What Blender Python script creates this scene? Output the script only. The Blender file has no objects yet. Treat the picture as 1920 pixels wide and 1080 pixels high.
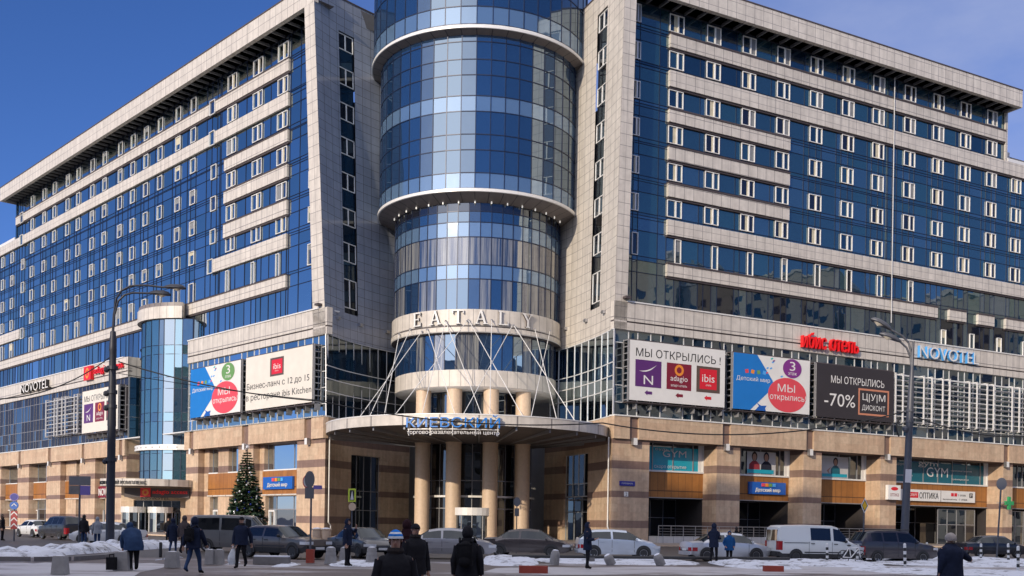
import bpy, bmesh, math, random
from mathutils import Vector, Matrix
random.seed(7)
V = Vector
scene = bpy.context.scene
COL = scene.collection

# ------------------------------------------------------------------ camera
F_PX = 1950.0; PX0, PY0 = 960.0, 983.0; RHO = math.atan(0.0150); EYE = 1.68
cR = V((math.cos(RHO), 0, math.sin(RHO))); cU = V((-math.sin(RHO), 0, math.cos(RHO))); cF = V((0, 1, 0))
EYEP = V((0, 0, EYE))
cam = bpy.data.cameras.new("camera"); camo = bpy.data.objects.new("camera", cam); COL.objects.link(camo)
cam.sensor_width = 36.0; cam.lens = 36.0 * F_PX / 1920.0
cam.shift_x = 0.0; cam.shift_y = (PY0 - 540.0) / 1920.0
cam.clip_start = 0.1; cam.clip_end = 5000
camo.matrix_world = Matrix(((cR.x, cU.x, -cF.x, 0), (cR.y, cU.y, -cF.y, 0), (cR.z, cU.z, -cF.z, EYE), (0, 0, 0, 1)))
scene.camera = camo

# ------------------------------------------------------------------ light
SUN_AZ = math.radians(-122.0)      # direction towards the sun, from +X
SUN_EL = math.radians(18.0)
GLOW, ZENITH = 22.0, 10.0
sd = V((math.cos(SUN_AZ) * math.cos(SUN_EL), math.sin(SUN_AZ) * math.cos(SUN_EL), math.sin(SUN_EL)))
sun = bpy.data.lights.new("sun", 'SUN'); suno = bpy.data.objects.new("sun", sun); COL.objects.link(suno)
sun.energy = 3.6; sun.angle = math.radians(0.5); sun.color = (1.0, 0.85, 0.66)
suno.rotation_euler = sd.to_track_quat('Z', 'Y').to_euler()
world = bpy.data.worlds.new("World"); scene.world = world; world.use_nodes = True
wn = world.node_tree.nodes; wl = world.node_tree.links
bg = wn['Background']
sky = wn.new('ShaderNodeTexSky'); sky.sky_type = 'NISHITA'; sky.sun_disc = False
sky.sun_elevation = SUN_EL; sky.sun_rotation = math.atan2(sd.x, sd.y)
sky.air_density = 0.8; sky.dust_density = 0.0; sky.ozone_density = 4.0; sky.altitude = 500
hsv = wn.new('ShaderNodeHueSaturation'); hsv.inputs['Saturation'].default_value = 1.12; hsv.inputs['Value'].default_value = 1.0
tint = wn.new('ShaderNodeMixRGB'); tint.blend_type = 'MULTIPLY'; tint.inputs['Fac'].default_value = 1; tint.inputs['Color2'].default_value = (1.15, 1.0, 1.28, 1)
wl.new(sky.outputs[0], hsv.inputs['Color'])
# thin cirrus veil, thicker to the right of the towers, from the direction of view only
tc = wn.new('ShaderNodeTexCoord'); mp = wn.new('ShaderNodeMapping'); mp.inputs['Scale'].default_value = (2.2, 2.2, 5.0)
nz = wn.new('ShaderNodeTexNoise'); nz.inputs['Scale'].default_value = 1.6; nz.inputs['Detail'].default_value = 6; nz.inputs['Roughness'].default_value = 0.6
sx = wn.new('ShaderNodeVectorMath'); sx.operation = 'DOT_PRODUCT'; sx.inputs[1].default_value = V((0.55, 0.74, 0.38)).normalized(); mr = wn.new('ShaderNodeMapRange'); mr.inputs['From Min'].default_value = 0.70; mr.inputs['From Max'].default_value = 0.98
mr2 = wn.new('ShaderNodeMapRange'); mr2.inputs['From Min'].default_value = 0.40; mr2.inputs['From Max'].default_value = 0.72
mul = wn.new('ShaderNodeMath'); mul.operation = 'MULTIPLY'
mul2 = wn.new('ShaderNodeMath'); mul2.operation = 'MULTIPLY_ADD'; mul2.inputs[1].default_value = 0.45; 
mx = wn.new('ShaderNodeMixRGB'); mx.inputs['Color2'].default_value = (3.3, 3.9, 6.2, 1)
wl.new(tc.outputs['Generated'], mp.inputs[0]); wl.new(mp.outputs[0], nz.inputs['Vector'])
wl.new(tc.outputs['Generated'], sx.inputs[0]); wl.new(sx.outputs['Value'], mr.inputs['Value'])
wl.new(nz.outputs['Fac'], mr2.inputs['Value']); wl.new(mr2.outputs[0], mul.inputs[0]); wl.new(mr.outputs[0], mul.inputs[1])
mul3 = wn.new('ShaderNodeMath'); mul3.operation = 'MULTIPLY'; mul3.inputs[1].default_value = 0.42
wl.new(mr.outputs[0], mul3.inputs[0]); wl.new(mul.outputs[0], mul2.inputs[0]); wl.new(mul3.outputs[0], mul2.inputs[2])
wl.new(mul2.outputs[0], mx.inputs['Fac']); wl.new(hsv.outputs[0], tint.inputs['Color1']); wl.new(tint.outputs[0], mx.inputs['Color1'])
# unseen overhead cloud and white glow round the low sun, added to lift the shade
def nmath(op, a, b=None, clamp=False):
    q = wn.new('ShaderNodeMath'); q.operation = op; q.use_clamp = clamp
    for i, v in enumerate((a, b)):
        if v is None: continue
        if isinstance(v, (int, float)): q.inputs[i].default_value = v
        else: wl.new(v, q.inputs[i])
    return q.outputs[0]
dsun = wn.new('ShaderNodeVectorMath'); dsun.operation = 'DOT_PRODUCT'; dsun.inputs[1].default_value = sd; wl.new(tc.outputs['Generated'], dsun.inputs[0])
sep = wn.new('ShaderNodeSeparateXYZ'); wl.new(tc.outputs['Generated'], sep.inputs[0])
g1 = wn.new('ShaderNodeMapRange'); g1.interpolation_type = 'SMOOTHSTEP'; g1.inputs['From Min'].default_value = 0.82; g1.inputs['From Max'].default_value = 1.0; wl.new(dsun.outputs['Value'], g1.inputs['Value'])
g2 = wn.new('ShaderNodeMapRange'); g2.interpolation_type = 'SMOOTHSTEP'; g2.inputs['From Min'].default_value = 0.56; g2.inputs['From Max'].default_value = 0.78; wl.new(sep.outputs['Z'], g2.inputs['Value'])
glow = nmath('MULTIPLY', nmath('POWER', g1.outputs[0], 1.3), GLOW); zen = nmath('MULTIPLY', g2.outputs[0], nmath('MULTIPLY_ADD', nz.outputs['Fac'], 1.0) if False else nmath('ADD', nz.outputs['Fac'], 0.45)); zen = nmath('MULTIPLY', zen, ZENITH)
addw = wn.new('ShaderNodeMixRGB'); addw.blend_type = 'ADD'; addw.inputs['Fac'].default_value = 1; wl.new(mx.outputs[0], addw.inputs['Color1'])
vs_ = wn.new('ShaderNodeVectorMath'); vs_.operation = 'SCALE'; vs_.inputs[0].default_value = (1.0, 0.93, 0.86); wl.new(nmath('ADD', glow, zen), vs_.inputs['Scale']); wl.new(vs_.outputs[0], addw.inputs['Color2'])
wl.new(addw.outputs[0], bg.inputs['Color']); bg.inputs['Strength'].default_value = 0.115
scene.view_settings.view_transform = 'Standard'; scene.view_settings.look = 'None'
scene.view_settings.exposure = 0.0; scene.view_settings.gamma = 1.0
scene.cycles.max_bounces = 6; scene.cycles.diffuse_bounces = 2; scene.cycles.glossy_bounces = 4

# ------------------------------------------------------------------ materials
M = {}
def newmat(name):
    m = bpy.data.materials.new(name); m.use_nodes = True
    b = m.node_tree.nodes['Principled BSDF']; M[name] = m
    return m, m.node_tree.nodes, m.node_tree.links, b
def plain(name, col, rough=0.6, metal=0.0, var=0.12, scale=3.0, bump=0.0, spec=0.5, emit=None):
    m, n, l, b = newmat(name)
    b.inputs['Roughness'].default_value = rough; b.inputs['Metallic'].default_value = metal
    b.inputs['Specular IOR Level'].default_value = spec
    if var > 0:
        t = n.new('ShaderNodeTexCoord'); z = n.new('ShaderNodeTexNoise'); z.inputs['Scale'].default_value = scale; z.inputs['Detail'].default_value = 5
        l.new(t.outputs['Object'], z.inputs['Vector'])
        r = n.new('ShaderNodeMixRGB'); r.inputs['Color1'].default_value = tuple(c * (1 - var) for c in col) + (1,); r.inputs['Color2'].default_value = tuple(min(1, c * (1 + var)) for c in col) + (1,)
        l.new(z.outputs['Fac'], r.inputs['Fac']); l.new(r.outputs[0], b.inputs['Base Color'])
        if bump:
            bp = n.new('ShaderNodeBump'); bp.inputs['Strength'].default_value = bump; bp.inputs['Distance'].default_value = 0.03
            l.new(z.outputs['Fac'], bp.inputs['Height']); l.new(bp.outputs[0], b.inputs['Normal'])
    else:
        b.inputs['Base Color'].default_value = tuple(col) + (1,)
    if emit:
        b.inputs['Emission Color'].default_value = tuple(emit[:3]) + (1,); b.inputs['Emission Strength'].default_value = emit[3]
    return m
def panels(name, c1, c2, joint, mort=0.012, rough=0.5, bump=0.25, stain=0.12, offset=0.0, nscale=1.2):
    """clad panels: the brick texture runs in panel units through the UV map"""
    m, n, l, b = newmat(name)
    uv = n.new('ShaderNodeUVMap'); br = n.new('ShaderNodeTexBrick'); br.offset = offset; br.squash = 1.0
    br.inputs['Scale'].default_value = 1.0; br.inputs['Brick Width'].default_value = 1.0; br.inputs['Row Height'].default_value = 1.0
    br.inputs['Mortar Size'].default_value = mort; br.inputs['Mortar Smooth'].default_value = 0.0; br.inputs['Bias'].default_value = 0.0
    br.inputs['Color1'].default_value = c1 + (1,); br.inputs['Color2'].default_value = c2 + (1,); br.inputs['Mortar'].default_value = joint + (1,)
    l.new(uv.outputs[0], br.inputs['Vector'])
    t = n.new('ShaderNodeTexCoord'); z = n.new('ShaderNodeTexNoise'); z.inputs['Scale'].default_value = nscale; z.inputs['Detail'].default_value = 7; z.inputs['Roughness'].default_value = 0.65
    l.new(t.outputs['Object'], z.inputs['Vector'])
    r = n.new('ShaderNodeMapRange'); r.inputs['From Min'].default_value = 0.3; r.inputs['From Max'].default_value = 0.7
    r.inputs['To Min'].default_value = 1 - stain; r.inputs['To Max'].default_value = 1.0
    l.new(z.outputs['Fac'], r.inputs['Value'])
    mp = n.new('ShaderNodeMapping'); mp.inputs['Scale'].default_value = (1.3, 1.3, .09); zs = n.new('ShaderNodeTexNoise'); zs.inputs['Scale'].default_value = 1.6; zs.inputs['Detail'].default_value = 6; l.new(t.outputs['Object'], mp.inputs[0]); l.new(mp.outputs[0], zs.inputs['Vector'])
    rs = n.new('ShaderNodeMapRange'); rs.inputs['From Min'].default_value = .35; rs.inputs['From Max'].default_value = .65; rs.inputs['To Min'].default_value = 1 - stain * .8; rs.inputs['To Max'].default_value = 1; l.new(zs.outputs['Fac'], rs.inputs['Value'])
    mm = n.new('ShaderNodeMath'); mm.operation = 'MULTIPLY'; l.new(r.outputs[0], mm.inputs[0]); l.new(rs.outputs[0], mm.inputs[1])
    q = n.new('ShaderNodeMixRGB'); q.blend_type = 'MULTIPLY'; q.inputs['Fac'].default_value = 1
    l.new(br.outputs['Color'], q.inputs['Color1']); l.new(mm.outputs[0], q.inputs['Color2'])
    l.new(q.outputs[0], b.inputs['Base Color']); b.inputs['Roughness'].default_value = rough
    bp = n.new('ShaderNodeBump'); bp.inputs['Strength'].default_value = bump; bp.inputs['Distance'].default_value = 0.02; bp.invert = True
    l.new(br.outputs['Fac'], bp.inputs['Height']); l.new(bp.outputs[0], b.inputs['Normal'])
    return m
def glass(name, base, tint, refl=0.35, rough=0.015, wob=0.0, top=0.95):
    """coated facade glass: a dark tinted body under a mirror coat"""
    m, n, l, b = newmat(name)
    n.remove(b); out = n['Material Output']
    d = n.new('ShaderNodeBsdfDiffuse'); d.inputs['Color'].default_value = base + (1,)
    g = n.new('ShaderNodeBsdfGlossy'); g.inputs['Color'].default_value = tint + (1,); g.inputs['Roughness'].default_value = rough
    lw = n.new('ShaderNodeLayerWeight'); lw.inputs['Blend'].default_value = 0.35
    mr = n.new('ShaderNodeMapRange'); mr.inputs['To Min'].default_value = refl; mr.inputs['To Max'].default_value = top
    l.new(lw.outputs['Fresnel'], mr.inputs['Value'])
    ms = n.new('ShaderNodeMixShader'); l.new(mr.outputs[0], ms.inputs['Fac']); l.new(d.outputs[0], ms.inputs[1]); l.new(g.outputs[0], ms.inputs[2])
    if wob:
        t = n.new('ShaderNodeTexCoord'); z = n.new('ShaderNodeTexNoise'); z.inputs['Scale'].default_value = 0.35; z.inputs['Detail'].default_value = 2
        bp = n.new('ShaderNodeBump'); bp.inputs['Strength'].default_value = wob; bp.inputs['Distance'].default_value = 0.05
        l.new(t.outputs['Object'], z.inputs['Vector']); l.new(z.outputs['Fac'], bp.inputs['Height']); l.new(bp.outputs[0], g.inputs['Normal'])
    l.new(ms.outputs[0], out.inputs['Surface'])
    return m

panels('cream_panel', (0.66, 0.61, 0.545), (0.70, 0.65, 0.58), (0.24, 0.22, 0.21), 0.022, 0.42, 0.25, 0.2)
panels('grey_panel', (0.50, 0.49, 0.48), (0.54, 0.53, 0.52), (0.12, 0.12, 0.13), 0.018, 0.3)
panels('satin_panel', (0.28, 0.31, 0.38), (0.32, 0.35, 0.42), (0.10, 0.10, 0.11), 0.02, 0.16)
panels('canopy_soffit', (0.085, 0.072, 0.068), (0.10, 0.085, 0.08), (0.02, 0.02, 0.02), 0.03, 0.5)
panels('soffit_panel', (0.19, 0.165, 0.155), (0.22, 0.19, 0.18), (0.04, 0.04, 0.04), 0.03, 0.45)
panels('tan_stone', (0.60, 0.42, 0.28), (0.68, 0.51, 0.35), (0.42, 0.31, 0.22), 0.006, 0.55, 0.15, 0.25, 0.5, 2.5)
panels('brown_stone', (0.235, 0.15, 0.115), (0.275, 0.18, 0.14), (0.16, 0.11, 0.085), 0.006, 0.5, 0.15, 0.2, 0.5, 2.5)
panels('wood_panel', (0.36, 0.145, 0.035), (0.43, 0.18, 0.045), (0.12, 0.05, 0.02), 0.02, 0.45, 0.2, 0.2, 0.0, 2.0)
glass('blue_glass_teal', (0.014, 0.046, 0.066), (0.54, 0.64, 0.58), 0.34, 0.015, 0.35)
glass('blue_glass', (0.013, 0.040, 0.068), (0.54, 0.60, 0.57), 0.32, 0.012, 0.25)
glass('blue_glass_dark', (0.006, 0.020, 0.042), (0.44, 0.51, 0.53), 0.26, 0.012, 0.25)
glass('blue_glass_soft', (0.022, 0.055, 0.095), (0.62, 0.68, 0.68), 0.33, 0.02, 0.3)
glass('tower_glass', (0.012, 0.034, 0.085), (0.52, 0.63, 0.68), 0.27, 0.012, 0.2)
glass('tower_spandrel', (0.10, 0.17, 0.27), (0.55, 0.66, 0.74), 0.30, 0.05, 0.2)
glass('shop_glass', (0.012, 0.015, 0.02), (0.65, 0.75, 0.82), 0.22, 0.01, 0.2)
glass('dark_glass', (0.010, 0.010, 0.013), (0.55, 0.6, 0.64), 0.14, 0.02, 0.2, .6)
glass('smoke_glass', (0.022, 0.018, 0.02), (0.42, 0.40, 0.42), 0.06, 0.02, 0.2, .35)
glass('cyan_glass', (0.035, 0.085, 0.11), (0.52, 0.68, 0.70), 0.36, 0.015, 0.25)
plain('mullion_navy', (0.012, 0.02, 0.05), 0.4, 0.2, 0)
plain('mullion_white', (0.68, 0.68, 0.67), 0.4, 0.1, 0.06)
plain('mullion_grey', (0.30, 0.30, 0.31), 0.4, 0.3, 0.06)
plain('frame_white', (0.74, 0.73, 0.70), 0.35, 0, 0.05)
plain('dark_line', (0.07, 0.055, 0.055), 0.6, 0, 0.1)
plain('curtain_cloth', (0.50, 0.46, 0.34), 0.85, 0, 0.3, 2.0)
plain('blind_grey', (0.20, 0.21, 0.22), 0.7, 0, 0.2, 2.0)
plain('column_stone', (0.58, 0.44, 0.31), 0.5, 0, 0.18, 4.0, 0.1)
plain('white_metal', (0.74, 0.73, 0.70), 0.35, 0.1, 0.05)
plain('steel', (0.45, 0.45, 0.46), 0.35, 0.8, 0.05)
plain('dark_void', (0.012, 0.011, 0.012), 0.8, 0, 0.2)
plain('roof_felt', (0.10, 0.10, 0.11), 0.8, 0, 0.2)
plain('snow', (0.80, 0.82, 0.86), 0.7, 0, 0.08, 1.5, 0.6)
plain('lamp_glow', (0.9, 0.9, 0.85), 0.4, 0, 0, emit=(1, 0.95, 0.85, 0.5))

# ------------------------------------------------------------------ mesh helpers
class Curve: pass
class MB:
    def __init__(s): s.v = []; s.f = []; s.m = []; s.uv = []; s.mats = []
    def mi(s, name):
        if name not in s.mats: s.mats.append(name)
        return s.mats.index(name)
    def face(s, pts, mat, uvs=None):
        i = len(s.v); s.v += [V(p) for p in pts]; s.f.append(list(range(i, i + len(pts)))); s.m.append(s.mi(mat))
        s.uv.append(uvs or [(0.5, 0.5)] * len(pts))
    def box(s, P, a0, a1, b0, b1, c0, c1, mat, us=1.0, vs=1.0, na=1, side=None):
        """box in a frame: a along, b up, c outwards; front face at c1. us/vs: panel size"""
        side = side or mat
        for k in range(na):
            x0 = a0 + (a1 - a0) * k / na; x1 = a0 + (a1 - a0) * (k + 1) / na
            q = lambda a, b, c: P(a, b, c)
            s.face([q(x0, b0, c1), q(x1, b0, c1), q(x1, b1, c1), q(x0, b1, c1)], mat, [(x0 / us, b0 / vs), (x1 / us, b0 / vs), (x1 / us, b1 / vs), (x0 / us, b1 / vs)])
            s.face([q(x0, b1, c1), q(x1, b1, c1), q(x1, b1, c0), q(x0, b1, c0)], side, [(x0 / us, 0.1), (x1 / us, 0.1), (x1 / us, 0.9), (x0 / us, 0.9)])
            s.face([q(x0, b0, c0), q(x1, b0, c0), q(x1, b0, c1), q(x0, b0, c1)], side, [(x0 / us, 0.1), (x1 / us, 0.1), (x1 / us, 0.9), (x0 / us, 0.9)])
            s.face([q(x1, b0, c0), q(x0, b0, c0), q(x0, b1, c0), q(x1, b1, c0)], side)
        for x in (a0, a1):
            s.face([P(x, b0, c0), P(x, b0, c1), P(x, b1, c1), P(x, b1, c0)], side, [(c0 / us, b0 / vs), (c1 / us, b0 / vs), (c1 / us, b1 / vs), (c0 / us, b1 / vs)])
    def rod(s, p, q, r, mat, n=8, r2=None):
        p = V(p); q = V(q); d = (q - p).normalized(); u = d.orthogonal().normalized(); w = d.cross(u)
        r2 = r if r2 is None else r2
        A = [p + (u * math.cos(2 * math.pi * i / n) + w * math.sin(2 * math.pi * i / n)) * r for i in range(n)]
        B = [q + (u * math.cos(2 * math.pi * i / n) + w * math.sin(2 * math.pi * i / n)) * r2 for i in range(n)]
        for i in range(n):
            j = (i + 1) % n; s.face([A[i], A[j], B[j], B[i]], mat)
        s.face(A[::-1], mat); s.face(B, mat)
    def tube(s, pts, r, mat, n=8):
        for a, b in zip(pts, pts[1:]): s.rod(a, b, r, mat, n)
    def lathe(s, c, prof, mat, n=24, a0=0, a1=2 * math.pi, ax=None):
        """prof: list of (radius, height) around the vertical through c"""
        c = V(c)
        for (r0, z0), (r1, z1) in zip(prof, prof[1:]):
            for i in range(n):
                t0 = a0 + (a1 - a0) * i / n; t1 = a0 + (a1 - a0) * (i + 1) / n
                P = lambda r, t, z: c + V((r * math.cos(t), r * math.sin(t), z))
                if r0 < 1e-6: s.face([P(0, 0, z0), P(r1, t1, z1), P(r1, t0, z1)][::-1], mat)
                elif r1 < 1e-6: s.face([P(r0, t0, z0), P(r0, t1, z0), P(0, 0, z1)], mat)
                else: s.face([P(r0, t0, z0), P(r0, t1, z0), P(r1, t1, z1), P(r1, t0, z1)], mat)
    def ball(s, c, r, mat, n=8, m=5, sc=(1, 1, 1)):
        c = V(c)
        for j in range(m):
            p0 = math.pi * j / m - math.pi / 2; p1 = math.pi * (j + 1) / m - math.pi / 2
            for i in range(n):
                t0 = 2 * math.pi * i / n; t1 = 2 * math.pi * (i + 1) / n
                Q = lambda p, t: c + V((r * sc[0] * math.cos(p) * math.cos(t), r * sc[1] * math.cos(p) * math.sin(t), r * sc[2] * math.sin(p)))
                if j == 0: s.face([Q(p0, t0), Q(p1, t1), Q(p1, t0)][::-1], mat)
                elif j == m - 1: s.face([Q(p0, t0), Q(p0, t1), Q(p1, t0)], mat)
                else: s.face([Q(p0, t0), Q(p0, t1), Q(p1, t1), Q(p1, t0)], mat)
    def mesh(s, name, merge=False, smooth=None):
        me = bpy.data.meshes.new(name)
        me.from_pydata([tuple(v) for v in s.v], [], s.f)
        for k in s.mats: me.materials.append(M[k])
        me.polygons.foreach_set('material_index', s.m)
        ul = me.uv_layers.new(name='UVMap'); flat = [c for f in s.uv for p in f for c in p]
        ul.data.foreach_set('uv', flat)
        if merge or smooth is not None:
            bm = bmesh.new(); bm.from_mesh(me); bmesh.ops.remove_doubles(bm, verts=bm.verts, dist=0.0005)
            bmesh.ops.recalc_face_normals(bm, faces=bm.faces); bm.to_mesh(me); bm.free()
        if smooth is not None:
            me.polygons.foreach_set('use_smooth', [True] * len(me.polygons))
            me.set_sharp_from_angle(angle=math.radians(smooth))
        me.update(); return me
    def build(s, name, parent=None, label=None, merge=False, smooth=None, local=False):
        o = bpy.data.objects.new(name, s.mesh(name, merge, smooth)); COL.objects.link(o)
        if parent:
            o.parent = parent
            if not local: o.matrix_parent_inverse = world_mat(parent).inverted()
        if label: o['label'] = label
        return o
def world_mat(o):
    m = Matrix.LocRotScale(o.location, o.rotation_euler, o.scale)
    return world_mat(o.parent) @ o.matrix_parent_inverse @ m if o.parent else m
def thing(name, label, cat, loc=(0, 0, 0), rz=0.0, group=None):
    o = bpy.data.objects.new(name, None); COL.objects.link(o); o.empty_display_size = 0.2
    o.location = loc; o.rotation_euler = (0, 0, rz); return tag(o, label, cat, group)
def tag(o, label=None, cat=None, group=None, kind=None):
    for k, v in (('label', label), ('category', cat), ('group', group), ('kind', kind)):
        if v: o[k] = v
    return o
def ray(x, y): return cR * ((x - PX0) / F_PX) + cU * ((PY0 - y) / F_PX) + cF
def at(x, y, Y): return EYEP + ray(x, y) * Y
def gnd(x, y, z=0.0):
    r = ray(x, y); return EYEP + r * ((z - EYE) / r.z)
def atx(x, Y, z=0.0):
    """the ground point under picture column x at distance Y"""
    t = math.tan(RHO); return V(((x - PX0 + (PY0 - 1020) * 0 + t * 30) / F_PX * Y, Y, z)) if False else V(((at(x, 1030, Y)).x, Y, z))
def copy_tree(o, parent=None):
    c = o.copy(); COL.objects.link(c)
    if parent: c.parent = parent
    for ch in o.children: copy_tree(ch, c)
    return c

# ------------------------------------------------------------------ the two wing frames
CR = V((9.247, 97.0, 0)); CL = V((-18.381, 101.824, 0))
DR = V((0.8814, 0.4723, 0)).normalized(); NR = V((0.4723, -0.8814, 0)).normalized()
DL = V((-0.6914, 0.7224, 0)).normalized(); NL = V((-0.7224, -0.6914, 0)).normalized()
def PR(t, z, c): return CR + DR * t + NR * c + V((0, 0, z))
def PL(t, z, c): return CL + DL * t + NL * c + V((0, 0, z))
GOFF = -2.2
mallroot = thing('shopping_centre', 'huge cream and blue glass hotel complex with a round glass tower at its corner', 'building', (-4.0, 110.0, 0))
def part(mb, name, label=None, **k): return mb.build(name, mallroot, label, **k)

def curtain(mb, P, tl, zl, c, mats, skip=None, bar='mullion_navy', bt=0.05, bz=0.05, tilt=0.004, matf=None, ts=1.0):
    """panes between the lines, each a little out of true, with bars along the lines"""
    for i in range(len(tl) - 1):
        for j in range(len(zl) - 1):
            t0, t1, z0, z1 = tl[i], tl[i + 1], zl[j], zl[j + 1]
            if skip and skip((t0 + t1) / 2, (z0 + z1) / 2): continue
            a = random.uniform(-1, 1) * tilt * ts * (t1 - t0); b = random.uniform(-1, 1) * tilt * (z1 - z0)
            m = matf((t0 + t1) / 2, (z0 + z1) / 2) if matf else None
            m = m or random.choice(mats)
            mb.face([P(t0, z0, c - a - b), P(t1, z0, c + a - b), P(t1, z1, c + a + b), P(t0, z1, c - a + b)], m, [(0, 0), (1, 0), (1, 1), (0, 1)])
    for j in range(len(zl)):
        segs = []
        for i in range(len(tl) - 1):
            tm = (tl[i] + tl[i + 1]) / 2
            ok = not skip or not (skip(tm, zl[j] - 0.05) and skip(tm, zl[j] + 0.05))
            if ok:
                if segs and abs(segs[-1][1] - tl[i]) < 1e-6: segs[-1][1] = tl[i + 1]
                else: segs.append([tl[i], tl[i + 1]])
        for a, b in segs: mb.box(P, a, b, zl[j] - bz / 2, zl[j] + bz / 2, c - 0.05, c + 0.045, bar, na=max(1, sum(1 for t in tl if a < t < b) + 1) if ts != 1.0 or isinstance(P, Curve) else 1)
    for i in range(len(tl)):
        segs = []
        for j in range(len(zl) - 1):
            zm = (zl[j] + zl[j + 1]) / 2
            ok = not skip or not (skip(tl[i] - 0.02, zm) and skip(tl[i] + 0.02, zm))
            if ok:
                if segs and abs(segs[-1][1] - zl[j]) < 1e-6: segs[-1][1] = zl[j + 1]
                else: segs.append([zl[j], zl[j + 1]])
        for a, b in segs: mb.box(P, tl[i] - bt / 2, tl[i] + bt / 2, a, b, c - 0.05, c + 0.05, bar)

def window_mb(P, t0, t1, z0, z1, c, style, rnd):
    """an opening hotel window: pale frame, dark glass, sometimes a drawn curtain"""
    mb = MB(); pn = MB(); f = 0.07; w = t1 - t0
    pn.face([P(t0, z0, c + 0.02), P(t1, z0, c + 0.02), P(t1, z1, c + 0.02), P(t0, z1, c + 0.02)], rnd.choice(['blue_glass_dark', 'blue_glass_dark', 'dark_glass', 'blue_glass']))
    bars = [(t0, t0 + f), (t1 - f, t1)]
    if style == 'double': bars.append((t0 + w * 0.55, t0 + w * 0.55 + 0.14))
    if style == 'doubleL': bars.append((t1 - w * 0.60, t1 - w * 0.60 + 0.16))
    for a, b in bars: mb.box(P, a, b, z0, z1, c, c + 0.14, 'frame_white')
    for a, b in ((z0, z0 + f), (z1 - f, z1)): mb.box(P, t0, t1, a, b, c, c + 0.138, 'frame_white')
    k = rnd.random()
    if style == 'single' and k < 0.3 and z1 - z0 > 1.5: q = z0 + (z1 - z0) * rnd.uniform(.45, .8); pn.face([P(t0 + f, q, c + 0.03), P(t1 - f, q, c + 0.03), P(t1 - f, z1 - f, c + 0.03), P(t0 + f, z1 - f, c + 0.03)], rnd.choice(['curtain_cloth', 'blind_grey', 'blind_grey']))
    if style.startswith('double') and k > 0.72: pn.face([P(t0 + w * .6, z0 + f, c + 0.03), P(t1 - f, z0 + f, c + 0.03), P(t1 - f, z1 - f, c + 0.03), P(t0 + w * .6, z1 - f, c + 0.03)], 'blind_grey')
    if style.startswith('double') and k < 0.6:
        a = t0 + w * rnd.uniform(0.3, 0.48); pn.face([P(a, z0 + f, c + 0.03), P(t0 + w * 0.56, z0 + f, c + 0.03), P(t0 + w * 0.56, z1 - f, c + 0.03), P(a, z1 - f, c + 0.03)], 'curtain_cloth')
    return mb, pn
windows = []   # (apparent size, mb)
rw = random.Random(3)
def add_window(P, t0, t1, z0, z1, c, style):
    a = P(t0, z0, c) - EYEP; b = P(t1, z1, c) - EYEP
    area = abs(a.x / a.y - b.x / b.y) * abs(a.z / a.y - b.z / b.y)
    p = P((t0 + t1) / 2, z1, c) - EYEP
    u = p.dot(cR) / p.y * F_PX + PX0
    if u < -10 or u > 1930: area = 0
    windows.append((area, window_mb(P, t0, t1, z0, z1, c, style, rw)))

# ================================================================== RIGHT WING
RB = [(48.82, 50.08), (44.98, 46.55), (41.49, 42.70), (37.76, 39.02), (34.14, 35.40), (30.38, 31.87), (26.32, 27.48)]   # cream bands
RT = [7.41, 12.05, 16.68, 21.35, 26.02, 30.71, 35.36, 40.34, 45.07, 49.71, 54.40, 58.95, 63.6, 68.3]
WW = 1.78; SOF = 52.4; REND = 57.5; TLOW = 22.72; TOPR = 54.4
wrow = [(50.45, 52.2), (46.85, 48.55), (43.05, 44.75), (39.45, 41.2), (35.8, 37.5), (32.2, 33.9), (27.95, 30.1)]
def wing_glass(P, tl, bands, zrows, end, endlow, t0, bandat, z_bot, top):
    zl = [z_bot]
    for (b0, b1) in bands[::-1]: zl += [b0, b1]
    for i, (a, b) in enumerate(zrows):
        zl += [a - 0.05]
        if i < 6: zl += [a - 0.62]
    zl.append(top); zl = sorted(set(round(z, 3) for z in zl))
    def skip(t, z):
        if z > zparapet(P) and t > end: return True
        for k, (b0, b1) in enumerate(bands):
            if b0 < z < b1 and bandat(k, t): return True
        return False
    return zl, skip
def zparapet(P): return (46.55 if P is PR else 47.85)
def bandR(k, t):
    if k in (0, 1, 5): return t > 7.38
    if k in (2, 3, 4): return 7.38 < t < 23.1
    return 7.38 < t < 46.0 or 48.0 < t < 50.9 or 53.0 < t < 55.9 or t > 58
tl = [1.5, 3.4, 4.0, 6.35]
for t in RT: tl += [t, t + 1.02, t + WW, t + 3.95]
tl = sorted(tl + [37.9, 38.6]) + [71.5]
zl, skipR = wing_glass(PR, tl, RB, wrow, REND, 75, 1.5, bandR, TLOW, SOF)
mb = MB()
def matR(t, z):
    if z < 26.3: return random.choice(['blue_glass', 'blue_glass_dark', 'blue_glass_dark', 'dark_glass'] if t > 8 else ['blue_glass'])
    return None
tl_low = tl
curtain(mb, PR, tl, [z for z in zl if z <= 46.55], GOFF, ['blue_glass', 'blue_glass', 'blue_glass_teal', 'blue_glass_soft'], skipR, matf=matR)
tlu = [t for t in tl if t < 57] + [REND]
curtain(mb, PR, tlu, [z for z in zl if z >= 46.55], GOFF, ['blue_glass', 'blue_glass_teal', 'blue_glass_dark'], skipR)
part(mb, 'curtain_wall', 'blue curtain wall of the wing on the right')
mb = MB()
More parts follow.
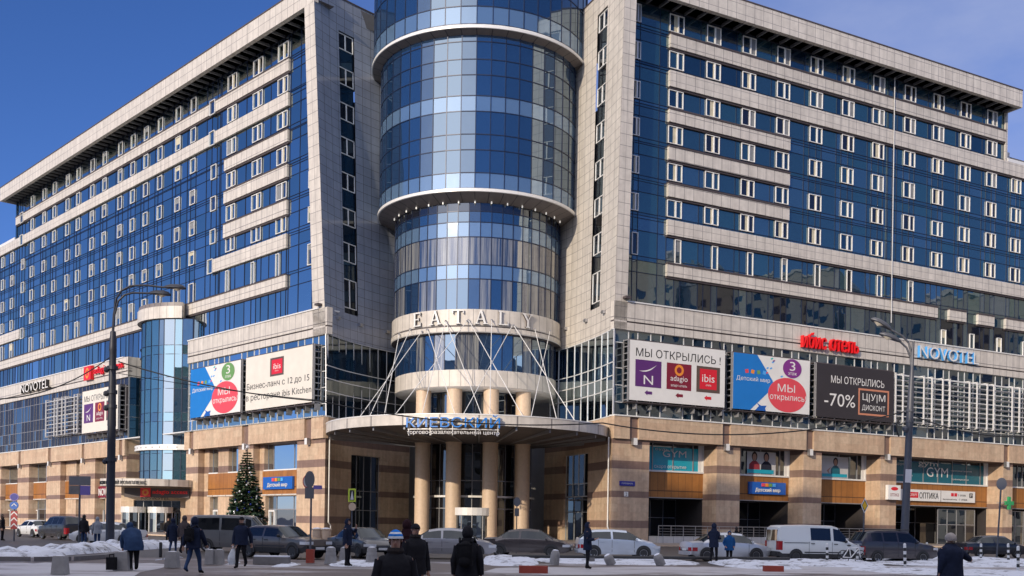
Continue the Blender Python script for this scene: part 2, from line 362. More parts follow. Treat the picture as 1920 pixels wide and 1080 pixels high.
for k, (b0, b1) in enumerate(RB):
    segs = [(7.38, REND if k == 0 else 71.5)]
    if k in (2, 3, 4): segs = [(7.38, 23.1)]
    if k == 6: segs = [(7.38, 46.0), (48.0, 50.9), (53.0, 55.9), (58, 71.5)]
    for a, b in segs:
        mb.box(PR, a, b, b0, b1, GOFF - 0.1, GOFF + 0.35, 'cream_panel', 1.165, (b1 - b0) / (2 if k in (1, 5) else 1))
        if k not in (1, 5): mb.box(PR, a, b, b1 - 0.003, b1 + 0.16, GOFF - 0.1, GOFF + 0.42, 'dark_line')
        mb.box(PR, a, b, b0 - 0.2, b0 + 0.003, GOFF - 0.1, GOFF + 0.2, 'dark_line')
# the end of the taller block and the parapet of the lower one
mb.box(PR, REND, REND + 0.35, 46.5, SOF, GOFF - 14, GOFF + 0.3, 'cream_panel', 1.2, 0.9)
mb.box(PR, REND + 0.4, 71.5, 46.55, 46.95, GOFF - 0.6, GOFF + 0.36, 'white_metal')
part(mb, 'cladding_band', 'pale spandrel bands across the wing on the right')
for k, t in enumerate(RT):
    for i, (a, b) in enumerate(wrow):
        if i < 2 and t > 56: continue
        if i < 6: add_window(PR, t, t + WW, a, b, GOFF + 0.02, 'double')
        elif t < 44: add_window(PR, t + 1.02, t + WW, a - 0.25, b, GOFF + 0.02, 'single')
for i, (a, b) in enumerate(wrow): add_window(PR, 3.0 if i < 6 else 3.3, 4.0, a, b, GOFF + 0.02, 'double' if i < 6 else 'single')
for t in (46.9, 51.8, 56.7, 61.5): add_window(PR, t, t + 0.8, 23.0, 25.1, GOFF + 0.03, 'single')

def frame_wing(P, tip0, tip1, topz, sofz, t_end, pier, sofdepth, base):
    """the projecting frame round the glass: leaning pier and deep eaves"""
    mb = MB(); (a0, a1, z0), (b0, b1, z1) = pier      # outer and inner edge at the foot and at the head
    n = 30
    for k in range(n):
        u0 = k / n; u1 = (k + 1) / n
        L = lambda u: (a0 + (b0 - a0) * u, a1 + (b1 - a1) * u, z0 + (z1 - z0) * u)
        o0, i0, y0 = L(u0); o1, i1, y1 = L(u1)
        mb.face([P(o0, y0, 0), P(i0, y0, 0), P(i1, y1, 0), P(o1, y1, 0)], 'cream_panel', [(0, k), (2, k), (2, k + 1), (0, k + 1)])
        mb.face([P(i0, y0, 0), P(i0, y0, GOFF - .1), P(i1, y1, GOFF - .1), P(i1, y1, 0)], 'cream_panel', [(0, k), (2, k), (2, k + 1), (0, k + 1)])
    part(mb, 'pier', 'leaning cream pier at the inner end of the wing on the ' + ('right' if P is PR else 'left'))
    mb = MB()
    mb.box(P, b0, t_end, sofz + 0.02, topz, -0.5, 0.0, 'cream_panel', 1.17, (topz - sofz) / 2)
    mb.box(P, b0, t_end, topz, topz + 0.12, -1.0, 0.06, 'dark_line')
    # soffit and its ribs
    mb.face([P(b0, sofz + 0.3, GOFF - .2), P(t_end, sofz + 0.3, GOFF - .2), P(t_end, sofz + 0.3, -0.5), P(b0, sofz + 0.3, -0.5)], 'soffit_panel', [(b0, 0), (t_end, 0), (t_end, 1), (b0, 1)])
    t = b1 + 1.0
    while t < t_end - 0.2:
        mb.box(P, t, t + 0.12, sofz + 0.02, sofz + 0.32, GOFF, -0.5, 'mullion_grey'); t += 1.55
    mb.box(P, b0 + 1.5, t_end, sofz + 0.3, topz - 0.2, -16, -0.5, 'roof_felt')
    mb.box(P, t_end - 0.3, t_end, sofz, topz - 0.002, -16, -0.005, 'cream_panel', 1.2, 1.0)
    part(mb, 'roof_overhang', 'deep cream eaves of the wing on the ' + ('right' if P is PR else 'left'))
frame_wing(PR, 0, 0, TOPR, SOF, 57.9, ((0.0, 1.42, 20.1), (0.66, 2.02, 52.4)), 2.2, 20.1)

# sign band, podium glazing, stone storey of a wing
def podium_front(P, t0, t1, bw, first, zt=22.72, zb=20.1):
    mb = MB()
    mb.box(P, t0, t1, 20.95, zt, -0.6, 0.0, 'cream_panel', 1.16, zt - 20.95)
    mb.box(P, t0, t1, 20.8, 20.95, -0.6, -0.1, 'dark_line')
    mb.box(P, t0, t1, zb, 20.8, -0.6, 0.0, 'cream_panel', 1.16, 1.0)
    mb.box(P, t0 + 1.4, t1, zt, zt + 0.12, -2.4, 0.1, 'white_metal')
    part(mb, 'sign_band', 'pale sign band of the wing on the ' + ('right' if P is PR else 'left'))
def podium_glass(P, t0, t1, step, white):
    mb = MB(); tl = [t0]
    k = 0; pat = [1.55, 1.05, 1.5, 1.2, 2.7, 1.15, 1.35, 0.95]
    while tl[-1] + pat[k % 8] < t1 - 0.4: tl.append(tl[-1] + pat[k % 8]); k += 1
    tl.append(t1)
    curtain(mb, P, tl, [12.1, 13.3, 14.9, 16.5, 18.9, 20.1], -0.25, ['blue_glass', 'blue_glass_dark', 'shop_glass', 'blue_glass_soft'] if not white else ['smoke_glass', 'smoke_glass', 'dark_glass'], None, 'mullion_white' if not white else 'mullion_grey', 0.09 if not white else .07, 0.07)
    part(mb, 'podium_glazing', 'glazed storey behind the billboards on the ' + ('right' if P is PR else 'left'))
podium_front(PR, 0.0, 71.5, 11, 0); podium_glass(PR, 0.25, 71.5, 1.3, False)

def wall(mb, P, t0, t1, z0, z1, c, holes, depth, matf, us=1.2, vs=0.62, zcuts=(), na=1, jamb=None):
    """a wall sheet with openings cut through it and jambs behind each"""
    ts = sorted(set([t0, t1] + [x for h in holes for x in h[:2] if t0 < x < t1] + [t0 + (t1 - t0) * k / na for k in range(1, na)]))
    zs = sorted(set([z0, z1] + [x for h in holes for x in h[2:4] if z0 < x < z1] + [z for z in zcuts if z0 < z < z1]))
    for i in range(len(ts) - 1):
        for j in range(len(zs) - 1):
            a, b, p, q = ts[i], ts[i + 1], zs[j], zs[j + 1]
            tm, zm = (a + b) / 2, (p + q) / 2
            if any(h[0] < tm < h[1] and h[2] < zm < h[3] for h in holes): continue
            mb.face([P(a, p, c), P(b, p, c), P(b, q, c), P(a, q, c)], matf(zm), [(a / us, p / vs), (b / us, p / vs), (b / us, q / vs), (a / us, q / vs)])
    for h in holes:
        a, b, p, q = max(h[0], t0), min(h[1], t1), max(h[2], z0), min(h[3], z1); d = c - depth
        zz = sorted(set([p, q] + [z for z in zcuts if p < z < q]))
        for x in (a, b):
            for u, w in zip(zz, zz[1:]):
                mb.face([P(x, u, c), P(x, w, c), P(x, w, d), P(x, u, d)], matf((u + w) / 2), [(0, u / vs), (0, w / vs), (depth / us, w / vs), (depth / us, u / vs)])
        mb.face([P(a, q, c), P(b, q, c), P(b, q, d), P(a, q, d)], matf(q), [(a / us, .2), (b / us, .2), (b / us, .8), (a / us, .8)])
        if p > 0.05: mb.face([P(a, p, c), P(b, p, c), P(b, p, d), P(a, p, d)], matf(p), [(a / us, .2), (b / us, .2), (b / us, .8), (a / us, .8)])
BANDZ = [(1.5, 2.2), (4.36, 4.97), (7.05, 7.81), (9.4, 10.1)]
ZC = [z for b in BANDZ for z in b]
def stone(z): return 'brown_stone' if any(a < z < b for a, b in BANDZ) else 'tan_stone'
LINT = 9.85; LED = 11.95

def lintels(P, segs, side):
    mb = MB(); allseg = []
    for a, b in segs: mb.box(P, a, b, LINT, LED, -0.3, 0.28, 'tan_stone', 1.6, 0.72)
    t0, t1 = segs[0][0], segs[-1][1]
    for (a, b), (c, d) in zip(segs, segs[1:]):
        mb.face([P(b, LINT - 0.05, 0.06), P(c, LINT - 0.05, 0.06), P(c, LED, 0.06), P(b, LED, 0.06)], 'brown_stone', [(0, 0), (1, 0), (1, 3), (0, 3)])
    mb.box(P, 0, t1, LED, LED + 0.12, -0.6, 0.36, 'white_metal')
    part(mb, 'stone_lintel', 'tan stone beam under the glazing on the ' + side)
    for (a, b), (c, d) in zip(segs, segs[1:]):
        m = (b + c) / 2; w = MB()
        w.box(P, m - 0.22, m + 0.22, LINT - 0.55, LINT + 0.1, 0.08, 0.5, 'white_metal', side='steel'); part(w, 'wall_lamp')

# right wing ground storey
RO = [(4.23, 12.40), (15.34, 23.82), (26.38, 35.07), (37.51, 55.38), (57.12, 66.0)]
mb = MB()
wall(mb, PR, 0, 71.5, 0, LED, 0, [(a, b, 0, LINT) for a, b in RO], 2.2, stone, 1.35, 0.75, ZC)
part(mb, 'stone_wall', 'tan stone piers with dark brown bands on the right')
lintels(PR, [(-0.0, 1.76), (2.79, 12.85), (13.86, 23.93), (24.97, 35.29), (36.27, 55.09), (56.05, 71.5)], 'right')
plain('recess_shade', (.035, .03, .03), .7, 0, .2); plain('teal_film', (0.015, 0.36, 0.48), 0.25, 0, 0.1); plain('teal_dark', (0.01, 0.13, 0.18), 0.3, 0, 0.15)
plain('poster_white', (0.55, 0.56, 0.56), 0.5, 0, 0.05); plain('skin', (0.42, 0.24, 0.17), 0.6, 0, 0.1)
plain('red_cloth', (0.30, 0.035, 0.05), 0.8, 0, 0.15); plain('navy_cloth', (0.012, 0.016, 0.035), 0.85, 0, 0.25); plain('hair_dark', (0.02, 0.014, 0.012), 0.7, 0, 0.1)
for k, (a, b) in enumerate(RO):
    mb = MB(); c = -2.2
    g = 'teal_film' if k == 0 else ('teal_dark' if k == 3 else 'shop_glass')
    mb.face([PR(a, 7.05, c), PR(b, 7.05, c), PR(b, LINT, c), PR(a, LINT, c)], 'shop_glass')
    for u, w in ((a, a + 0.15), (b - 0.15, b)): mb.box(PR, u, w, 7.05, LINT, c, c + 0.16, 'frame_white')
    mb.box(PR, a, b, 7.05, 7.22, c, c + 0.18, 'frame_white')
    mb.box(PR, b - 0.62, b - 0.15, 7.22, LINT, c, c + 0.06, 'frame_white')
    nmul = 2 if k in (0, 1, 2) else 6
    for i in range(nmul + 1):
        x = a + 1.9 + (b - a - 3.2) * i / nmul; mb.box(PR, x - 0.05, x + 0.05, 7.22, LINT, c, c + 0.09, 'mullion_grey')
    if k in (0, 3):
        mb.face([PR(a + .15, 7.22, c + .02), PR(b - .6, 7.22, c + .02), PR(b - .6, LINT - .35, c + .02), PR(a + .15, LINT - .35, c + .02)], g)
    w = part(mb, 'shop_window')
    mb = MB(); mb.box(PR, a, b, 4.55, 7.05, c - 0.2, c + 0.05, 'wood_panel', 0.85, 2.6); mb.box(PR, a, b, 4.47, 4.56, c - 0.2, c + 0.12, 'mullion_grey'); part(mb, 'wood_panel')
    mb = MB()      # entrance recess, its shade painted near black, shop front set far back
    mb.face([PR(a, 4.47, c), PR(b, 4.47, c), PR(b, 4.47, -7), PR(a, 4.47, -7)], 'recess_shade')
    for x in (a, b): mb.face([PR(x, 0, c), PR(x, 0, -7), PR(x, 4.47, -7), PR(x, 4.47, c)], 'recess_shade')
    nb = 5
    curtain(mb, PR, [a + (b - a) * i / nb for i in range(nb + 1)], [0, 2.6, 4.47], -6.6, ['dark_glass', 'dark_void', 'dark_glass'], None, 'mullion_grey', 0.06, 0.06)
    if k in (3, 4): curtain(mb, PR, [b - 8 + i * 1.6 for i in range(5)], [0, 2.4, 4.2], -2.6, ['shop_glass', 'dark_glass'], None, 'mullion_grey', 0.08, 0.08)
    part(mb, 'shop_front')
mb = MB()
for (a, b) in ((0.0, 36.0),):
    mb.box(PR, 4.3, 36, 0, 0.75, -2, 1.6, 'grey_panel', 1.2, 0.8)
part(mb, 'terrace_plinth')
mb = MB()
for z in (1.72, 1.45, 1.2, 0.95): mb.box(PR, 4.4, 36, z, z + (0.07 if z > 1.7 else 0.03), 1.35, 1.42, 'steel')
t = 4.4
while t < 36: mb.box(PR, t, t + 0.06, 0.75, 1.72, 1.34, 1.40, 'steel'); t += 1.45
part(mb, 'terrace_railing')

# mast on the right wing
plain('mast_grey', (.45, .45, .45), .5, 0, .1)
mb = MB(); p = PR(38.25, 0, GOFF + 0.5); mb.rod(p + V((0, 0, 24.9)), p + V((0, 0, 52.4)), 0.06, 'mast_grey'); part(mb, 'white_mast')

# ================================================================== LEFT WING
LB = [(49.82, 51.09), (46.08, 47.52), (42.27, 43.52), (38.47, 39.79), (34.47, 35.99), (30.87, 32.39), (26.66, 27.96)]
lrow = [(51.4, 53.2), (47.75, 49.5), (44.0, 45.75), (40.15, 41.9), (36.35, 38.1), (32.75, 34.4), (28.3, 30.5)]
LS = [32.95, 37.0, 42.0, 46.17, 50.2, 54.26, 59.5, 63.8, 69.0, 73.1, 78.4, 82.7, 87.9, 97.1, 101.7, 106.0, 110.2]; LD = [11.33, 16.6, 22.4]; SOFL = 53.75; LENDU = 95.1
tl = [4.8, 6.2, 8.9, 10.9]
for t in LD: tl += [t, t + 1.02, t + 2.08, t + 3.6]
tl += [26.3, 27.0, 28.3, 29.6]
for t in LS: tl += [t - 0.68, t + 0.68, t + 1.6]
tl += [91.3, 92.7, 93.9, LENDU, 113.0]
tl = sorted(set(round(t, 2) for t in tl))
tl = [t for i, t in enumerate(tl) if i == 0 or t - tl[i - 1] > 0.3]
def bandL(k, t):
    if k in (0, 1): return t > 11.0
    if k in (2, 3, 4): return 11.0 < t < 24.8
    if k == 5: return 11.0 < t < 27.0 or t > 92.8
    return t > 11.0
zl, skipL = wing_glass(PL, tl, LB, lrow, LENDU, 113, 2.0, bandL, TLOW, SOFL)
mb = MB()
def matL(t, z):
    if z < 26.5 and t > 46: return random.choice(['blue_glass_dark', 'dark_glass', 'blue_glass', 'shop_glass'])
curtain(mb, PL, tl, [z for z in zl if z <= 47.52], GOFF, ['blue_glass_soft', 'blue_glass_soft', 'blue_glass'], skipL, matf=matL, bt=0.055, bz=0.06)
curtain(mb, PL, [t for t in tl if t <= LENDU], [z for z in zl if z >= 47.5], GOFF, ['blue_glass_soft', 'blue_glass'], skipL, bt=0.055, bz=0.06)
part(mb, 'curtain_wall', 'blue curtain wall of the wing on the left')
mb = MB()
for k, (b0, b1) in enumerate(LB):
    segs = {0: [(11.0, 95.1)], 1: [(11.0, 113)], 5: [(11.0, 27.0), (92.8, 113)], 6: [(11.0, 113)]}.get(k, [(11.0, 24.8)])
    for a, b in segs:
        mb.box(PL, a, b, b0, b1, GOFF - 0.1, GOFF + 0.3, 'cream_panel', 1.15, (b1 - b0) / (2 if k in (1, 5) else 1))
        if k not in (1, 5): mb.box(PL, a, b, b0 - 0.2, b0 + 0.003, GOFF - 0.1, GOFF + 0.18, 'dark_line'); mb.box(PL, a, b, b1 - .003, b1 + 0.12, GOFF - 0.1, GOFF + 0.36, 'dark_line')
mb.box(PL, LENDU, LENDU + 0.3, 47.5, SOFL, GOFF - 14, GOFF + 0.2, 'blue_glass_soft')
mb.box(PL, LENDU + 0.4, 113, 47.5, 47.95, GOFF - 0.6, GOFF + 0.3, 'white_metal')
part(mb, 'cladding_band', 'pale spandrel bands across the wing on the left')
for i, (a, b) in enumerate(lrow):
    for t in LD:
        if i < 6: add_window(PL, t, t + 2.08, a, b, GOFF + 0.02, 'doubleL')
        else: add_window(PL, t + 1.3, t + 2.0, a - 0.2, b + 0.1, GOFF + 0.02, 'single')
    for t in LS:
        if i < 2 and t > 94: continue
        hh = 0.5 if i == 6 else 0
        add_window(PL, t - 0.66, t + 0.66, a - hh, b, GOFF + 0.02, 'single')
    z = (LB[i][0] + LB[i][1]) / 2 - 0.85
    if i < 6:
        add_window(PL, 27.0, 28.3, z, z + 1.7, GOFF + 0.31 if i < 2 or i == 5 else GOFF + 0.02, 'single')
        if i < 6: add_window(PL, 91.3, 92.7, z, z + 1.7, GOFF + 0.31 if i < 2 else GOFF + 0.02, 'single')
    add_window(PL, 6.0, 7.0, a, b, GOFF + 0.02, 'single')
frame_wing(PL, 0, 0, 55.9, SOFL, 97.0, ((0.25, 2.45, 20.1), (3.2, 5.0, 53.8)), 2.2, 20.1)
# plant room on the roof
mb = MB(); mb.box(PL, 84, 95, 55, 60.2, -13, -7, 'cream_panel', 1.5, 1.5); mb.box(PL, 83.8, 95.2, 60.2, 60.4, -13.1, -6.9, 'white_metal'); part(mb, 'roof_plant_room')
mb = MB(); mb.box(PR, 59.5, 66, 46.9, 48.3, -9, -4, 'roof_felt'); mb.box(PR, 58.4, 60.3, 46.9, 48.5, -6, -3.4, 'grey_panel', 1, 1); part(mb, 'roof_plant_room')

N0, N1 = 29.3, 46.0           # the niche with the round stair tower
podium_front(PL, 0.0, N0, 11, 0); podium_front(PL, N1, 113, 11, 0)
podium_glass(PL, 0.25, N0, 1.3, False); podium_glass(PL, N1, 113, 1.3, True)
mb = MB()     # niche returns and back wall
for t, s in ((N0, 1), (N1, -1)):
    f = lambda a, z, c, t=t: PL(t, z, -a)
    wall(mb, f, 0, 5, 0, 11.95, 0, [], 0, stone, 1.35, .75, ZC)
    g = MB(); curtain(g, f, [0.15, 1.6, 3.2, 5], [12.0, 14.9, 16.5, 20.1], 0, ['blue_glass_dark', 'blue_glass'], None, 'mullion_white', 0.1, 0.07); part(g, 'podium_glazing', 'glazed return beside the round stair tower')
    wall(mb, f, 0, 5, 20.1, 22.72, 0, [], 0, lambda z: 'cream_panel', 1.2, 1.8)
curtain(mb, PL, [N0, 34, 38, 42, N1], [0, 5, 12, 17, 22.7, 26.66], -5, ['blue_glass_dark'], None)
part(mb, 'niche_wall')

# ground storey, left
def lt(x, z, c):      # t on a left plane under a picture column at a given height
    r = ray(x, 900); n = NL; P0 = CL + n * c + V((0, 0, z)); s = (P0 - EYEP).dot(n) / r.dot(n); p = EYEP + r * s
    return (p - CL).dot(DL)
c1 = -0.8
GAPS = [(5.1, 13.8), (17.0, 26.3)]
FG = [(lt(a, 5, 0), lt(b, 5, 0)) for a, b in ((199, 178), (150, 113), (90, 54), (33, 2))]
mb = MB()
wall(mb, PL, 0, N0, 0, LED, 0, [(a, b, 0, LINT) for a, b in GAPS], 0.8, stone, 1.35, .75, ZC)
part(mb, 'stone_wall', 'tan stone piers with brown bands beside the decorated fir'); mb = MB()
wall(mb, PL, N1, 113, 0, LED, 0, [(a, b, 0, LINT) for a, b in FG], 0.8, stone, 1.35, .75, ZC)
part(mb, 'stone_wall', 'tan stone piers with brown bands at the far left')
g1 = [lt(x, 10, 0) for x in (41.7, 37.5)]; g2 = [lt(x, 10, 0) for x in (98, 93)]; g3 = [lt(x, 10, 0) for x in (161, 156)]; g4 = [lt(x, 10, 0) for x in (232, 226)]
lintels(PL, [(0, 2.14), (3.4, 14.43), (15.8, 27.03), (28.0, N0)], 'left beside the main entrance')
lintels(PL, [(N1, g4[0]), (g4[1], g3[0]), (g3[1], g2[0]), (g2[1], g1[0]), (g1[1], 113)], 'far left')
def hol(x1, x0, c): return lt(x1, 7, c), lt(x0, 7, c)
UP = [hol(557, 495, c1), hol(447, 428, c1), hol(409, 392, c1), hol(198, 182, c1), hol(149, 143, c1), hol(124, 118, c1), hol(87, 61, c1), hol(33, 8, c1)]
LOW = [hol(565, 498, c1), hol(447, 430, c1), hol(409, 394, c1), hol(198, 182, c1), hol(149, 143, c1), hol(124, 118, c1), hol(87, 61, c1), hol(33, 10, c1)]
WOOD = [hol(557, 493, c1), hol(455, 391, c1), hol(198, 180, c1), hol(150, 118, c1), hol(87, 60, c1), hol(33, 8, c1)]
allh = [(a, b, 7.05, 9.86) for a, b in UP] + [(a, b, 0.15, 4.3) for a, b in LOW]
for (a, b) in GAPS + FG:
    mb = MB(); hs = [h for h in allh if a - 1 < (h[0] + h[1]) / 2 < b + 1]
    wall(mb, PL, a, b, 0, LINT, c1, hs, 0.5, stone, 1.35, .75, ZC); part(mb, 'window_surround')
for k, (a, b) in enumerate(UP):
    m = MB(); curtain(m, PL, [a, b] if b - a < 3 else [a, a + (b - a) * .2, a + (b - a) * .82, b], [7.05, 9.86], c1 - 0.5, ['shop_glass'], None, 'mullion_grey', 0.08, 0.1)
    m.box(PL, a, b, 6.97, 7.1, c1 - .5, c1 + .08, 'frame_white')
    if b - a < 3.2: m.box(PL, a + 0.1, a + .7, 7.15, 8.6, c1 - .5, c1 - .38, 'frame_white'); m.box(PL, a + .2, a + .6, 7.25, 8.5, c1 - .45, c1 - .37, 'dark_glass')
    part(m, 'shop_window')
for k, (a, b) in enumerate(LOW):
    m = MB(); w = b - a; curtain(m, PL, [a, b] if w < 3 else [a, a + w * .3, a + w * .78, b], [0.15, 2.9, 4.3], c1 - 0.5, ['shop_glass', 'dark_glass'], None, 'mullion_grey', 0.08, 0.1)
    d0 = b - min(w, 1.3); m.box(PL, d0, d0 + .12, .15, 2.75, c1 - .5, c1 - .35, 'frame_white'); m.box(PL, b - .2, b - .08, .15, 2.75, c1 - .5, c1 - .35, 'frame_white'); m.box(PL, d0, b - .08, 2.65, 2.8, c1 - .5, c1 - .34, 'frame_white')
    part(m, 'shop_door')
for a, b in WOOD:
    m = MB(); m.box(PL, a, b, 4.5, 6.97, c1 - .1, c1 + .06, 'wood_panel', .9, 2.6); m.box(PL, a - .1, b + .1, 4.36, 4.5, c1 - .1, c1 + .12, 'cream_panel', 3, 1); part(m, 'wood_panel')

# the windows: the hundred that show largest are parts, the rest are one part
windows.sort(key=lambda w: -w[0])
for _, (m, pn) in windows[:98]: o = part(m, 'window'); pn.build('pane', o)
rest = MB()
for m in [q for w_ in windows[98:] for q in w_[1]]:
    o = len(rest.v); rest.v += m.v; rest.f += [[i + o for i in f] for f in m.f]; rest.m += [rest.mi(m.mats[i]) for i in m.m]; rest.uv += m.uv
tag(part(rest, 'window', 'small white framed hotel windows further away'), kind='stuff')

# ================================================================== INNER WALLS
def catmull(pts, n):
    out = []; P = [pts[0] * 2 - pts[1]] + pts + [pts[-1] * 2 - pts[-2]]
    for i in range(1, len(P) - 2):
        for k in range(n):
            t = k / n; a, b, c, d = P[i - 1:i + 3]
            out.append(0.5 * ((2 * b) + (c - a) * t + (2 * a - 5 * b + 4 * c - d) * t * t + (3 * b - a - 3 * c + d) * t ** 3))
    return out + [pts[-1]]
class Curve:
    def __init__(s, pts, lean, sgn):
        s.p = catmull([V((x, y, 0)) for x, y in pts], 6); s.L = [0]
        for a, b in zip(s.p, s.p[1:]): s.L.append(s.L[-1] + (b - a).length)
        s.tot = s.L[-1]; s.lean = lean; s.sgn = sgn
    def __call__(s, a, z, c):
        a = min(max(a, 0), s.tot)
        for i in range(len(s.p) - 1):
            if a <= s.L[i + 1] + 1e-9: break
        d = s.p[i + 1] - s.p[i]; k = (a - s.L[i]) / d.length; d = d.normalized()
        n = V((d.y, -d.x, 0)) * s.sgn
        return s.p[i] + d * (a - s.L[i]) + n * c + V((0, 0, z)) + s.lean(z) * (1 - a / s.tot)
def leanL(z): return DL * (0 if z < 20.1 else 0.25 + (z - 20.1) / 33.7 * 2.95)
def leanR(z): return DR * (0 if z < 20.1 else (z - 20.1) / 32.3 * 0.66)
KL = Curve([(-18.381, 101.824), (-17.19, 105.5), (-15.71, 108.5), (-14.26, 111.0), (-12.86, 112.9), (-11.4, 114.6)], leanL, 1)
KR = Curve([(9.247, 97.0), (8.21, 100.9), (7.07, 104.25), (5.82, 107.5), (4.73, 109.6), (3.4, 112)], leanR, -1)
def find_s(K, px, z):
    best = None
    for i in range(200):
        a = K.tot * i / 199; p = K(a, z, 0) - EYEP; u = p.dot(cR) / p.y * F_PX + PX0
        if best is None or abs(u - px) < best[0]: best = (abs(u - px), a)
    return best[1]
irow = [(50.6, 52.3), (46.9, 48.7), (43.2, 45.0), (39.6, 41.4), (35.9, 37.7), (32.2, 34.0), (28.4, 30.4), (23.6, 26.6)]
for K, side, pa, pb, top, mat in ((KL, 'left', 641, 668, 55.9, 'satin_panel'), (KR, 'right', 1113, 1131, 54.4, 'cream_panel')):
    mb = MB(); s0 = find_s(K, pa, 36); s1 = find_s(K, pb, 36)
    if s0 > s1: s0, s1 = s1, s0
    NS = 16; ss = sorted(set([K.tot * i / NS for i in range(NS + 1)] + [s0, s1])); zz = [20.1, 21, 23.0] + [25 + k * 1.9 for k in range(16)] + [top]; zz = [z for z in zz if z <= top]
    zz = sorted(set(zz + [23.0, 52.4]))
    for i in range(len(ss) - 1):
        for j in range(len(zz) - 1):
            a, b, p, q = ss[i], ss[i + 1], zz[j], zz[j + 1]
            if s0 - 1e-6 <= a and b <= s1 + 1e-6 and 22.9 < p < 52.3: continue
            mb.face([K(a, p, 0), K(b, p, 0), K(b, q, 0), K(a, q, 0)], mat, [(a / 1.25, p / .93), (b / 1.25, p / .93), (b / 1.25, q / .93), (a / 1.25, q / .93)])
    mb.box(K, 0, K.tot, top, top + .15, -.5, .05, 'dark_line', na=10)
    part(mb, 'inner_wall', 'curved panelled wall between the tower and the wing on the ' + side)
    mb = MB(); prev = 52.4
    for a, b in irow:
        for p, q, m in ((b, prev, 'dark_glass' if side == 'right' else 'blue_glass_dark'), (a, b, 'dark_glass')):
            mb.face([K(s0, p, -.2), K(s1, p, -.2), K(s1, q, -.2), K(s0, q, -.2)], m)
        f = .08
        for x, y in ((s0, s0 + f), (s1 - f, s1), (s0 + (s1 - s0) * .5 - .08, s0 + (s1 - s0) * .5 + .08)): mb.box(K, x, y, a, b, -.2, -.13, 'frame_white')
        for x, y in ((a, a + f), (b - f, b)): mb.box(K, s0, s1, x, y, -.2, -.128, 'frame_white')
        prev = a
    mb.face([K(s0, 22.9, -.2), K(s1, 22.9, -.2), K(s1, prev, -.2), K(s0, prev, -.2)], 'dark_glass')
    part(mb, 'stair_window_strip', 'vertical strip of windows in the curved wall on the ' + side)
    mb = MB(); n = 10 if side == 'left' else 9
    curtain(mb, K, [K.tot * .94 * i / n for i in range(n + 1)], [12.0, 14.5, 15.75, 17.0, 20.1], 0, ['shop_glass', 'blue_glass_dark', 'shop_glass'], None, 'mullion_white', .09, .08)
    part(mb, 'podium_glazing', 'curved glazing beside the tower on the ' + side)
    mb = MB(); q = .36 if side == 'left' else .45
    wall(mb, K, 0, K.tot, 0, LED, 0, [(K.tot * .36, K.tot * .70, 0, 8.6)] if side == 'left' else [(K.tot * .40, K.tot * .75, 0, 8.9)], .3, stone, 1.35, .75, ZC, 12)
    part(mb, 'stone_wall', 'shaded stone wall under the entrance canopy on the ' + side)
    mb = MB(); a, b = (K.tot * .36, K.tot * .70) if side == 'left' else (K.tot * .40, K.tot * .75)
    if side == 'left': curtain(mb, K, [a + (b - a) * i / 4 for i in range(5)], [0, 2.9, 4.9, 8.6], -.28, ['shop_glass'], None, 'mullion_grey', .09, .08)
    else: curtain(mb, K, [a + (b - a) * i / 4 for i in range(5)], [4.6, 5.9, 8.9], -.28, ['dark_glass'], None, 'mullion_white', .08, .08); curtain(mb, K, [a + (b - a) * i / 3 for i in range(4)], [0, 3, 4.55], -.28, ['dark_glass', 'shop_glass'], None, 'mullion_grey', .08, .08)
    part(mb, 'entrance_glazing')
    mb = MB()
    mb.tube([K(.55, 10.0, .16), K(.55, 1.6, .16), K(.9 if side == 'left' else .1, 1.3, .22), K(.9 if side == 'left' else .1, .1, .22)], .07, 'white_metal', 6); part(mb, 'downpipe')
    for fr in (.17, .45, .75):
        mb = MB(); a = K.tot * fr; mb.box(K, a - .25, a + .25, 22.0, 22.3, .02, .3, 'steel'); mb.tube([K(a, 22.1, .0), K(a, 22.25, .35)], .04, 'steel', 5); part(mb, 'floodlight')
for P in (PL, PR):
    mb = MB(); mb.box(P, .9, 1.5, 22.95, 23.15, 0, .55, 'dark_line'); part(mb, 'floodlight')

# ================================================================== TOWER
TC = V((-4.07, 110.27, 0))
def PTw(R): return lambda a, z, c: TC + V((math.sin(a) * (R + c), -math.cos(a) * (R + c), z))
m, n, l, b = newmat('curtain_glass'); uv = n.new('ShaderNodeUVMap'); w = n.new('ShaderNodeTexWave'); w.inputs['Scale'].default_value = 1.1; w.inputs['Distortion'].default_value = 4; w.inputs['Detail'].default_value = 3; w.inputs['Detail Scale'].default_value = 0.6
tcx = n.new('ShaderNodeTexCoord'); mpg = n.new('ShaderNodeMapping'); mpg.inputs['Scale'].default_value = (1.5, 1.5, 0.04); l.new(tcx.outputs['Object'], mpg.inputs[0]); w = n.new('ShaderNodeTexNoise'); w.inputs['Scale'].default_value = 1.6; w.inputs['Detail'].default_value = 5; w.inputs['Roughness'].default_value = .7; l.new(mpg.outputs[0], w.inputs['Vector'])
rp = n.new('ShaderNodeValToRGB'); rp.color_ramp.elements[0].position = .40; rp.color_ramp.elements[0].color = (.015, .03, .07, 1); rp.color_ramp.elements[1].position = .66; rp.color_ramp.elements[1].color = (.30, .30, .27, 1)
l.new(w.outputs['Fac'], rp.inputs[0]); l.new(rp.outputs[0], b.inputs['Base Color']); b.inputs['Roughness'].default_value = .03; b.inputs['IOR'].default_value = 2.2
